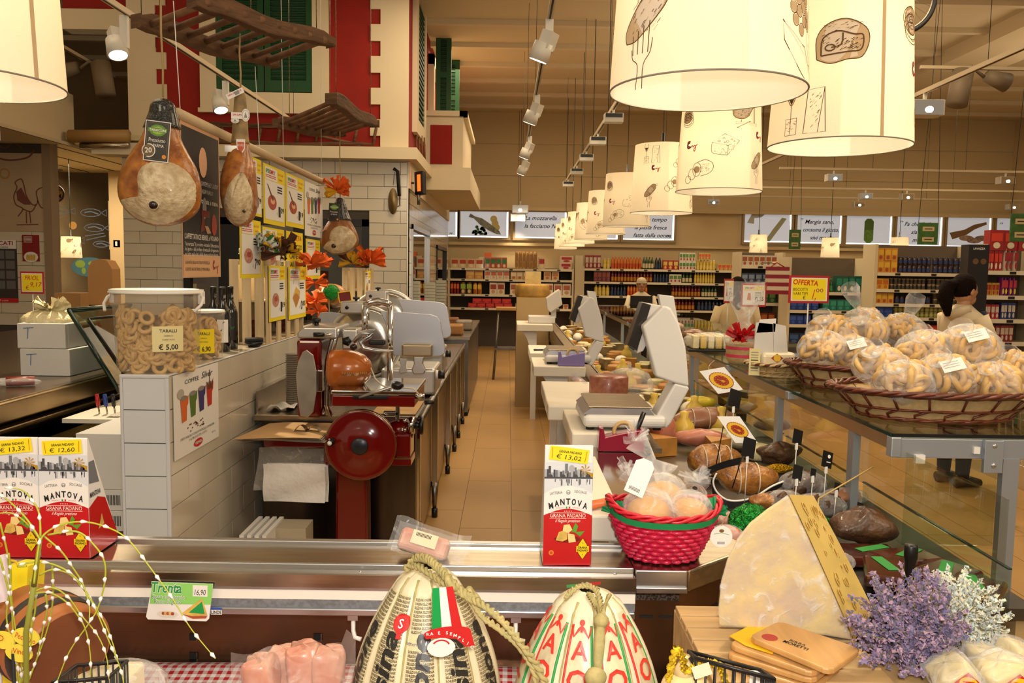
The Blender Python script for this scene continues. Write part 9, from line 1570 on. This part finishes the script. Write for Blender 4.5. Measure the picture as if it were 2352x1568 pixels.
dr=[(pk(.12,.28,'8a1420','c8b8a0'),1341,1380,zE,4,'dark red carton at the near end of the drinks shelf','carton'),(YJ,1385,1402,zE,2,'yellow lemon bottle on the top drinks shelf','bottle'),(OJ,1404,1474,zE,10,'orange juice bottle on the top drinks shelf','bottle'),(GJ,1476,1502,zE,4,'dark green bottle on the top drinks shelf','bottle'),(BJ,1504,1520,zE,2,'dark cola bottle on the top drinks shelf','bottle'),(CT1,1522,1558,zE,3,'red drink carton on the top drinks shelf','carton'),(CT2,1560,1598,zE,5,'white drink carton on the top drinks shelf','carton'),(YJ,1600,1645,zE,6,'pale yellow juice bottle on the top drinks shelf','bottle'),(CT3,1648,1698,zE,5,'low yellow and red carton on the top drinks shelf','carton'),(pk(.1,.25,'5c1a1c','8a3a2c'),1364,1402,zF,4,'dark bottle pack at the near end of the second drinks shelf','carton'),(RJ,1404,1500,zF,13,'dark red juice bottle on the second drinks shelf','bottle'),(BJ,1502,1536,zF,5,'blue black bottle on the second drinks shelf','bottle'),(CT2,1538,1566,zF,3,'white and green carton on the second drinks shelf','carton'),(GJ,1568,1592,zF,3,'dark sauce bottle on the second drinks shelf','bottle'),(YJ,1596,1645,zF,8,'small clear and green bottle on the second drinks shelf','bottle'),(BJ,1404,1440,zG,5,'blue capped bottle on the third drinks shelf','bottle'),(YJ,1366,1402,zG,4,'yellow drink bottle on the third drinks shelf','bottle'),(OJ,1442,1490,zG,7,'orange drink bottle on the third drinks shelf','bottle'),(RJ,1545,1612,zG,9,'red tea bottle on the third drinks shelf','bottle'),(GJ,1614,1650,zG,5,'green tea bottle on the third drinks shelf','bottle'),(RJ,1520,1600,zH,10,'dark red bottle on the lowest drinks shelf','bottle'),(BJ,1605,1690,zH,10,'dark blue bottle on the lowest drinks shelf','bottle')]
for me,a,c,z,n,lb,ct in dr:row(me,'drink_'+ct,max(xx(a),xx(1340)+.03),min(xx(c),xx(1700)-.03),Y0,z+.001,n,lb,ct,hm=9 if z==zE else.225)
row(CT2,'drink_carton',xx(1560),xx(1596),Y0,zE+.183,5,'white drink carton stacked in the upper layer','carton');row(CT3,'drink_carton',xx(1604),xx(1632),Y0,zE+.222,4,'yellow carton stacked over the juice bottles','carton')
# gondola shelves over the grocery side
def gondola(px0,px1,Y,pys,label,top=None,depth=.4,post=True):
 x0,x1=P(px0,620,Y).x,P(px1,620,Y).x;zs=[P(px0,y,Y).z for y in pys];t=unit('gondola_shelf',x0,x1,Y,depth,zs,P(px0,top or pys[0]-40,Y).z,label,mat('grey gondola back','6a5c4c',.7));return x0+.03,x1-.03,Y+.1,zs
JD,JL,JS=jar_me(.035,.11,'4a2a18','1c2a4a','2a3a6a'),jar_me(.032,.075,'6a4a2a','c8b48a','3a3c3a'),jar_me(.033,.08,'a8a04a','d8d0b0','b8b86a');OB,YB2,TB,BB_,RB_=pk(.12,.17,'d8962a','e8b83c','b0502a'),pk(.13,.16,'e0a82a','c86a1c'),pk(.17,.24,'145a4c','2a8a74','e0d8c0'),pk(.2,.14,'1c3a8a','3a5ab0'),pk(.17,.22,'a01a18','d8402a','e8d8b8')
x0,x1,y,zs=gondola(2012,2235,11.5,(626,664,697,728,770),'grocery gondola full of jars behind the ring bags',560)
X=lambda f:x0+(x1-x0)*f
for f0,f1,z,me,n,st,dz,lb,ct in((.0,.22,0,OB,3,2,.171,'orange biscuit pack on the top jar shelf','pack'),(.24,.60,0,JD,7,2,.112,'dark spread jar near the packs on the top jar shelf','jar'),(.62,.95,0,JD,6,2,.112,'dark spread jar at the far half of the top jar shelf','jar'),(.0,.14,1,YB2,2,1,0,'orange pack on the second jar shelf','pack'),(.16,.55,1,JL,9,2,.077,'small pale jar on the second jar shelf','jar'),(.57,.95,1,JL,8,2,.077,'small grey jar on the second jar shelf','jar'),(.0,.2,2,OB,3,1,0,'orange pack on the third jar shelf','pack'),(.22,.62,2,JD,7,1,0,'dark jar on the third jar shelf','jar'),(.64,.95,2,JL,6,2,.077,'small jar by the woman on the third jar shelf','jar'),(.0,.2,3,BB_,2,1,0,'blue pack on the fourth jar shelf','pack'),(.22,.9,3,JS,14,2,.082,'small olive green jar on the fourth jar shelf','jar'),(.1,.9,4,RB_,8,1,0,'red pack on the lowest jar shelf','pack')):
 row(me,'grocery_'+ct,X(f0),X(f1),y,zs[z]+.001,n,lb,ct,stack=st,dz=dz,hm=9 if z==0 else.15)
b=MB();a,c=P(2214,562,8.6),P(2256,640,8.6);b.box2((a.x,8.5,0),(c.x,8.65,a.z),mat('black coffee display','1c1816',.4));t=b.build('coffee_display');tag(t,'tall black coffee display column beside the jars','display');b=MB();M_=FACE(((a.x+c.x)/2,8.499,a.z-.05));b.text('LAVAZZA',0,0,.02,WINK,M_,wide=.12,bold=.02);b.disc(-.03,-.12,.03,mat('cup brown','6a4a30',.5),M=M_);b.disc(.05,-.12,.03,mat('cup brown','6a4a30',.5),M=M_);b.build('print',t)
x0,x1,y,zs=gondola(2262,2400,9.0,(622,679,733,785,840),'coffee gondola with red price rails at the frame edge',560)
for f0,f1,z,me,n,lb in((.0,.3,0,RB_,4,'red wafer bag on the top coffee shelf'),(.32,.6,0,pk(.15,.24,'c8b0a0','a02a2c',None,True),3,'pale and red sweets bag on the top coffee shelf'),(.0,.28,1,pk(.14,.14,'c8982c','a8321c'),4,'gold coffee pack on the second coffee shelf'),(.3,.6,1,pk(.12,.2,'7a2a7a','c83a4a','e8c83c',True),4,'purple sweets bag on the second coffee shelf'),(.0,.3,2,pk(.12,.16,'b82a28','e0d0c0'),4,'red and white coffee pack on the third coffee shelf'),(.32,.6,2,pk(.14,.18,'2a3a7a','d8c8b0'),4,'blue coffee pack on the third coffee shelf'),(.0,.6,3,pk(.17,.18,'8a1c1c','d8c0a8'),7,'dark red coffee tin on the fourth coffee shelf'),(.0,.6,4,pk(.15,.18,'a8321c','e0b03c'),8,'red snack bag on the lowest coffee shelf')):row(me,'coffee_pack',x0+(x1-x0)*f0,x0+(x1-x0)*f1,y,zs[z]+.001,n,lb,'pack',jit=.06,hm=9 if z==0 else.2)
row(RB_,'wafer_box',x0+.02,x0+.5,y,zs[0]+.223,3,'red wafer bag in the upper layer beside the coffee display','pack')
x0,x1,y,zs=gondola(1815,1992,12.0,(670,712,745,790),'water and detergent gondola behind the handwritten offer sign',590)
for f0,f1,z,me,n,lb in((.0,.36,0,BB_,3,'blue water pack on the upper detergent shelf'),(.38,.6,0,bottle_me(.05,.2,'1f5a2c','2f8a4a','3a8a4a'),4,'green bottle on the upper detergent shelf'),(.62,.98,0,TB,4,'teal carton on the upper detergent shelf'),(.0,.4,1,BB_,4,'blue pack on the middle detergent shelf'),(.45,.95,1,pk(.15,.18,'1f7a6a','3aa08a'),5,'teal bottle pack on the middle detergent shelf'),(.0,.3,2,BB_,3,'blue pack on the lower detergent shelf'),(.35,.98,2,pk(.12,.17,'c8b83c','e0d86a'),7,'yellow green carton on the lower detergent shelf'),(.0,.9,3,pk(.2,.2,'1c3050','3a5a8a'),6,'dark blue pack on the lowest detergent shelf')):row(me,'detergent_pack',x0+(x1-x0)*f0,x0+(x1-x0)*f1,y,zs[z]+.001,n,lb,'pack',hm=9 if z==0 else.16)
x0,x1,y,zs=gondola(1700,1800,12.6,(610,650,695,745),'narrow gondola end behind the 0,55 sign',578)
for f0,f1,z,me,n,lb in((.0,.9,0,pk(.09,.16,'d8d0c0','a8582c'),6,'pale coffee box on the narrow gondola top'),(.0,.9,1,pk(.1,.15,'3a4a6a','8a9ab8'),5,'grey blue pack on the narrow gondola'),(.0,.9,2,pk(.12,.18,'2a5a3a','6a8a4a'),5,'green pack on the narrow gondola'),(.0,.9,3,pk(.12,.2,'7a2a1c','c8702c'),5,'brown pack on the narrow gondola')):row(me,'gondola_pack',x0+(x1-x0)*f0,x0+(x1-x0)*f1,y,zs[z]+.001,n,lb,'pack',hm=9 if z==0 else.18)
t=thing('striped_bag','red and cream striped shopping bag hung on the gondola end','bag',P(1788,640,11.8));b=MB();a,c=P(1764,612,11.8),P(1810,676,11.8);n=7
for i in range(n):z0,z1=c.z+(a.z-c.z)*i/n,c.z+(a.z-c.z)*(i+1)/n;b.box2((a.x,11.78,z0),(c.x,11.9,z1),mat('bag red','8a1c30',.6)if i%2==0 else mat('bag cream','d8c8b0',.6))
b.build('bag_body',t);b=MB();b.tube([V(a.x+.06,11.84,a.z),P(1785,603,11.84),V(c.x-.06,11.84,a.z)],.008,mat('bag strap','b02838',.6),6);q=P(1785,603,11.84);b.cyl(q,(q.x,12.61,q.z),.01,STEEL,6);b.build('strap',t)
for px,y0,y1,Y,lb in((1826,527,572,12.5,'narrow green aisle sign with two beige plates'),(2132,511,562,9.5,'green aisle sign before the text poster'),(2345,490,555,8.5,'green aisle sign cut by the frame edge')):
 a,c=P(px-12-(Y<10)*9,y0,Y),P(px+12+(Y<10)*9,y1,Y);t=thing('aisle_sign',lb,'sign',(c.x,Y,c.z),'green aisle signs');b=MB();b.box2((a.x,Y,c.z),(c.x,Y+.02,a.z),mat('aisle sign green','3f6a2c',.6,var=.4,scale=14));b.build('panel',t);b=MB();M_=FACE(((a.x+c.x)/2,Y-.001,(a.z+c.z)/2));w,h=c.x-a.x,a.z-c.z
 for s in(.22,-.26):b.rect(-w*.3,h*s-h*.1,w*.3,h*s+h*.1,mat('sign plate','c0a878',.6),M_,z=.001);b.line([(-w*.2,h*s),(w*.2,h*s)],h*.04,INK,M_,z=.002)
 b.build('plate',t)
 for s in(a.x,c.x):b=MB();b.cyl((s,Y+.01,a.z),((a.x+c.x)/2,Y+.01,4.99),.003,BLACKM,5);b.build('wire',t)
 # far aisle things: trolley table, fridge, containers
STK=mat('clear tub stack','b8b4a0',.3,coat=.3)
for i,(x,y0,w,lb)in enumerate(((952,645,20,'stack of clear tubs nearest the tiled corner'),(986,648,22,'middle stack of clear tubs by the shop window'),(1012,643,22,'stack of cream tubs by the shop window'))):
 Y=10.6+.5*i;a,c=P(x-w/2,y0,Y),P(x+w/2,700,Y);t=thing('tub_stack',lb,'tubs',(a.x,Y,.9));b=MB();h=a.z-.9;w_=c.x-a.x;n=14
 for j in range(n):b.box2((a.x+.003*(j%2),Y,.901+h*j/n),(c.x-.003*(j%2),Y+.2,.9+h*(j+.92)/n),STK)
 b.build('tub_rim',t)
t=thing('back_counter','stainless steel back counter beyond the slicers','counter',(-.9,10.5,0));b=MB();b.box2((-1.2,9.2,.87),(-.42,12.4,.9),STEEL);b.build('worktop',t);b=MB();b.box2((-1.18,9.25,.05),(-.44,12.35,.87),STEELD);b.build('body',t);b=MB();b.box2((-.5,9.3,.0),(-.44,9.7,.04),BLACKM);b.build('plinth',t)
for i,(x,Y,lb,m)in enumerate(((-.62,9.6,'wooden chopping block on the back counter','a8743c'),(-.55,10.4,'clear roll pack on the back counter','9a8a78'),(-.75,10.9,'brown loaf pack on the back counter','8a5228'))):b=MB();b.box((x,Y,.9+.06),(.2,.3,.118),mat('back item '+m,m,.5,var=.3));tag(b.build('counter_block',bev=.02),lb,'block')
t=thing('step_stool','dark steel trolley with a wooden tray at the aisle end','trolley',(.0,13,0));b=MB();a=P(1170,700,12.5);b.box2((-.18,12.4,1.05),(.30,12.8,1.09),mat('wood tray','b98a50',.6));b.build('tray',t)
for x in(-.14,.26):
 for y in(12.45,12.75):b=MB();b.cyl((x*1.5,y,0),(x,y,1.05),.018,STEELD,8);b.build('leg',t)
b=MB();b.box2((-.2,12.42,.45),(.32,12.78,.48),STEELD);b.build('shelf',t)
# people
SKIN,SKD=mat('skin','c08a66',.5),mat('skin tan','a87452',.5)
def head_mesh(b,c,s,m,face):
 """head with brow, nose, chin and ears; face: direction it looks (unit, horizontal)"""
 d=Vector(face).normalized();r=d.cross(V(0,0,1));M_=Matrix(((r.x,d.x,0,c[0]),(r.y,d.y,0,c[1]),(0,0,1,c[2]),(0,0,0,1)))
 b.ball((0,0,0),(.072*s,.092*s,.115*s),m,18,14,M=M_);b.ball((0,.035*s,-.07*s),(.05*s,.055*s,.05*s),m,14,8,M=M_);b.ball((0,.095*s,-.015*s),(.014*s,.022*s,.026*s),m,8,6,M=M_)
 for e in(-1,1):b.ball((e*.074*s,-.005*s,-.01*s),(.012*s,.022*s,.032*s),m,8,6,M=M_);b.ball((e*.03*s,.078*s,.012*s),(.013*s,.01*s,.008*s),BLACK,8,6,M=M_)
 b.ball((0,.088*s,-.062*s),(.024*s,.01*s,.007*s),mat('lips','9a5448',.5),8,6,M=M_);return M_
def person(x,y,H,face,label,top,legs,hair,hairstyle,arms,extra=None,skin=SKIN):
 t=thing('person',label,'person',(x,y,0));s=H/1.65;d=Vector(face).normalized();r=d.cross(V(0,0,1));b=MB();at_=lambda a,f,z:V(x,y,0)+r*(a*s)+d*(f*s)+V(0,0,z*s)
 rot=math.atan2(r.y,r.x);N=18
 def ring(z,hw,hd,f=0):o=at_(0,f,z);return[o+r*(hw*s*math.cos(6.2832*i/N))+d*(hd*s*math.sin(6.2832*i/N))for i in range(N)]
 secs=[(1.43,.055,.055,0),(1.39,.11,.08,0),(1.35,.185,.1,0),(1.25,.195,.115,0),(1.1,.18,.11,.0),(.98,.165,.105,0),(.86,.185,.12,-.01),(.76,.19,.12,-.01)];vs_=sum([ring(*q)for q in secs],[]);b.add(vs_,[(j*N+i,(j+1)*N+i,(j+1)*N+(i+1)%N,j*N+(i+1)%N)for j in range(len(secs)-1)for i in range(N)]+[tuple(range(N))],top,True)
 for e in(-1,1):
  b.tube([at_(e*.09,0,.82),at_(e*.095,.01,.45),at_(e*.095,0,.09)],[.1*s,.07*s,.05*s],legs,12);b.tube([at_(e*.095,-.06,.045),at_(e*.095,.05,.05),at_(e*.1,.17,.03)],[.042*s,.045*s,.03*s],BLACK,10)
  p=[at_(e*.17,0,1.34)]+[at_(*q)for q in(arms[0]if e<0 else arms[1])];b.tube(p,[.062*s,.05*s,.036*s],top,12)
  hd=p[-1];dv=(p[-1]-p[-2]).normalized();b.ball(hd+dv*.05*s,(.035*s,.03*s,.04*s),skin,10,8)
  for fg in range(4):q=hd+dv*.07*s+r*((fg-1.5)*.016*s);b.tube([q,q+dv*.03*s,q+dv*.05*s-V(0,0,.02*s)],[.009*s,.008*s,.007*s],skin,6)
  b.tube([hd+dv*.03*s-r*(e*.03*s),hd+dv*.06*s-r*(e*.05*s),hd+dv*.08*s-r*(e*.045*s)],[.01*s,.009*s,.008*s],skin,6)
 b.cyl(at_(0,0,1.38),at_(0,.01,1.5),.05*s,skin,12);M_=head_mesh(b,at_(0,.015,1.54),s,skin,face);b.build('body',t)
 b=MB();HB=mat('dark brown hair','160c08',.85,spec=.1,bump=.4,scale=30)if hair is None else hair
 if hairstyle=='cap':b.ball((0,-.005,.05*s),(.085*s,.1*s,.075*s),HB,16,10,M=M_);b.lathe([(.086*s,.02*s),(.1*s,.03*s),(.086*s,.045*s)],HB,18,M_,cap=False);b.build('cap',t)
 else:
  b.ball((0,-.022*s,.03*s),(.086*s,.098*s,.106*s),HB,18,12,M=M_)
  if hairstyle=='tail':b.tube([M_@V(0,-.1*s,.05*s),M_@V(0,-.17*s,.04*s),M_@V(0,-.19*s,-.06*s),M_@V(.0,-.15*s,-.2*s)],[.04*s,.055*s,.06*s,.02*s],HB,12)
  else:b.tube([M_@V(0,-.05*s,.02*s),M_@V(0,-.08*s,-.1*s),M_@V(.0,-.08*s,-.22*s)],[.085*s,.08*s,.04*s],HB,12)
  b.build('hair',t)
 if extra:extra(t,at_,s)
 return t
KN=mat('cream sweatshirt','cdbb9c',.85);NAVY=mat('navy apron','1a2044',.8);DKT=mat('dark trousers','1c1a1e',.8)
def ex1(t,at_,s):b=MB();b.tube([at_(-.1,-.03,1.40),at_(-.07,-.08,1.38),at_(0,-.1,1.35),at_(.07,-.08,1.38),at_(.1,-.03,1.40)],[.03*s,.04*s,.045*s,.04*s,.03*s],KN,10);b.build('hood',t);b=MB();b.grid(lambda u,v:at_(-.15+.3*u,.125+.02*math.sin(3.14*u)-.0,1.3-.75*v),8,8,NAVY);b.tube([at_(.1,.1,1.38),at_(.12,.13,1.25)],.02*s,NAVY,6);b.tube([at_(.19,.03,1.25),at_(.16,.1,1.0),at_(.185,-.03,.9)],.03*s,NAVY,6);b.build('apron',t)
c=P(2212,700,6.5);person(c.x,6.5,1.66,(.9,.25,0),'woman with dark ponytail and cream hooded top shopping beyond the ring bags'.replace('woman','person'),KN,DKT,None,'tail',([(-.24,.06,1.1),(-.14,.26,1.02)],[(.25,.08,1.1),(.18,.3,1.0)]),ex1)
c=P(1692,700,8.6);person(c.x,8.6,1.6,(.1,1,0),'person in beige coat seen from behind near the 0,55 sign',mat('beige coat','b9a47c',.8),DKT,None,'long',([(-.25,.03,1.08),(-.2,.2,.98)],[(.25,.03,1.08),(.2,.2,.98)]))
VST=mat('dark vest','17151a',.8)
def ex2(t,at_,s):b=MB();b.grid(lambda u,v:at_(-.18+.36*u,.1+.04*math.sin(3.14*u),1.36-.6*v),8,6,VST);b.build('vest',t);b=MB();b.tube([at_(-.16,.3,1.2),at_(-.1,.33,1.14),at_(-.02,.3,1.12),at_(-.1,.33,1.05)],.014,mat('yellow strap','d8b828',.6),6);b.build('strap',t)
c=P(1472,700,13.0);person(c.x,13.0,1.56,(-.1,-1,0),'person in pale cap and dark vest behind the far counter',mat('cream shirt','cdbd9c',.8),DKT,mat('cap cloth','bfae90',.8),'cap',([(-.25,.06,1.12),(-.12,.25,1.15)],[(.25,.06,1.12),(.1,.25,1.12)]),ex2,SKD)
t=thing('shopping_trolley','wire shopping trolley with red handle beside the person in the cream top','trolley',P(2350,900,5.2));c=P(2350,840,5.2);b=MB();b.tube([(c.x-.05,5.0,c.z),(c.x-.05,5.5,c.z)],.018,mat('red handle','b0201c',.4),10);b.build('handle',t)
for i in range(7):b=MB();b.tube([(c.x,5.0+.08*i,c.z-.05),(c.x+.06,5.0+.08*i,.45),(c.x+.8,5.0+.08*i,.5),(c.x+.8,5.0+.08*i,c.z-.1)],.004,CHROME,5);b.build('wire',t)
for i in range(5):b=MB();z=.45+(c.z-.5)*i/4;b.tube([(c.x+.05-.01*i,5.0,z),(c.x+.8,5.0,z),(c.x+.8,5.48,z),(c.x+.05-.01*i,5.48,z)],.004,CHROME,5,closed=True);b.build('wire',t)
for x in(.1,.75):
 for y in(5.04,5.44):b=MB();b.cyl((c.x+x,y-.015,.06),(c.x+x,y+.015,.06),.06,BLACKM,16);b.cyl((c.x+x,y,.08),(c.x+x,y,.46),.012,CHROME,8);b.build('wheel',t)
for y in(5.02,5.48):b=MB();b.tube([(c.x-.05,y,c.z),(c.x+.02,y,c.z-.06),(c.x+.06,y,.45)],.01,CHROME,6);b.build('upright',t)
# bicycle hung under the ceiling
YB_=7.6;c=P(2068,2,YB_);t=thing('bicycle','bicycle hung under the ceiling above the seamed pendant lamp','bicycle',c);TY,RM=mat('tyre rubber','17151a',.7),mat('bike rim','8a8478',.3,.8)
for dx in(0,-1.02):
 o=V(c.x+dx,YB_,c.z+.03);b=MB();b.torus(.31,.019,TY,Matrix.Translation(o)@Matrix.Rotation(math.pi/2,4,'X'),48,8);w_=b.build('tyre',t);b=MB();b.torus(.288,.009,RM,Matrix.Translation(o)@Matrix.Rotation(math.pi/2,4,'X'),48,6);b.build('rim',w_);b=MB();b.cyl(o-V(0,.04,0),o+V(0,.04,0),.02,RM,12);b.build('hub',w_)
 for i in range(24):a=i*.2618;b=MB();b.cyl(o+V(.018*math.cos(a+.5),.02*(-1)**i,.018*math.sin(a+.5)),o+V(.285*math.cos(a),0,.285*math.sin(a)),.0013,RM,4);b.build('spoke',w_)
FRM=mat('bike frame paint','3a2c24',.4);o=V(c.x,YB_,c.z+.03);g=lambda x,z:o+V(x,0,z);b=MB()
for p,q in(((0,0),(-.08,.48)),((-.1,.5),(-.55,.47)),((-.09,.42),(-.46,-.02)),((-.46,-.02),(-.57,.55)),((-.46,-.02),(-1.02,0)),((-1.02,0),(-.55,.46))):b.cyl(g(*p),g(*q),.016,FRM,8)
b.build('frame',t);b=MB();b.tube([g(-.1,.56)+V(0,-.26,.02),g(-.04,.58),g(-.1,.56)+V(0,.26,.02)],.012,RM,8);b.cyl(g(-.08,.46),g(-.06,.58),.014,RM,8);b.build('handlebar',t);b=MB();b.ball(g(-.6,.57),(.12,.06,.025),BLACK,12,8);b.build('saddle',t)
for dx in(-.3,-.8):b=MB();b.cyl(g(dx,.47 if dx>-.5 else.2),V(c.x+dx,YB_,4.99)if c.z+.03+.47<4.97 else g(dx,.48),.003,BLACKM,5);b.build('wire',t)
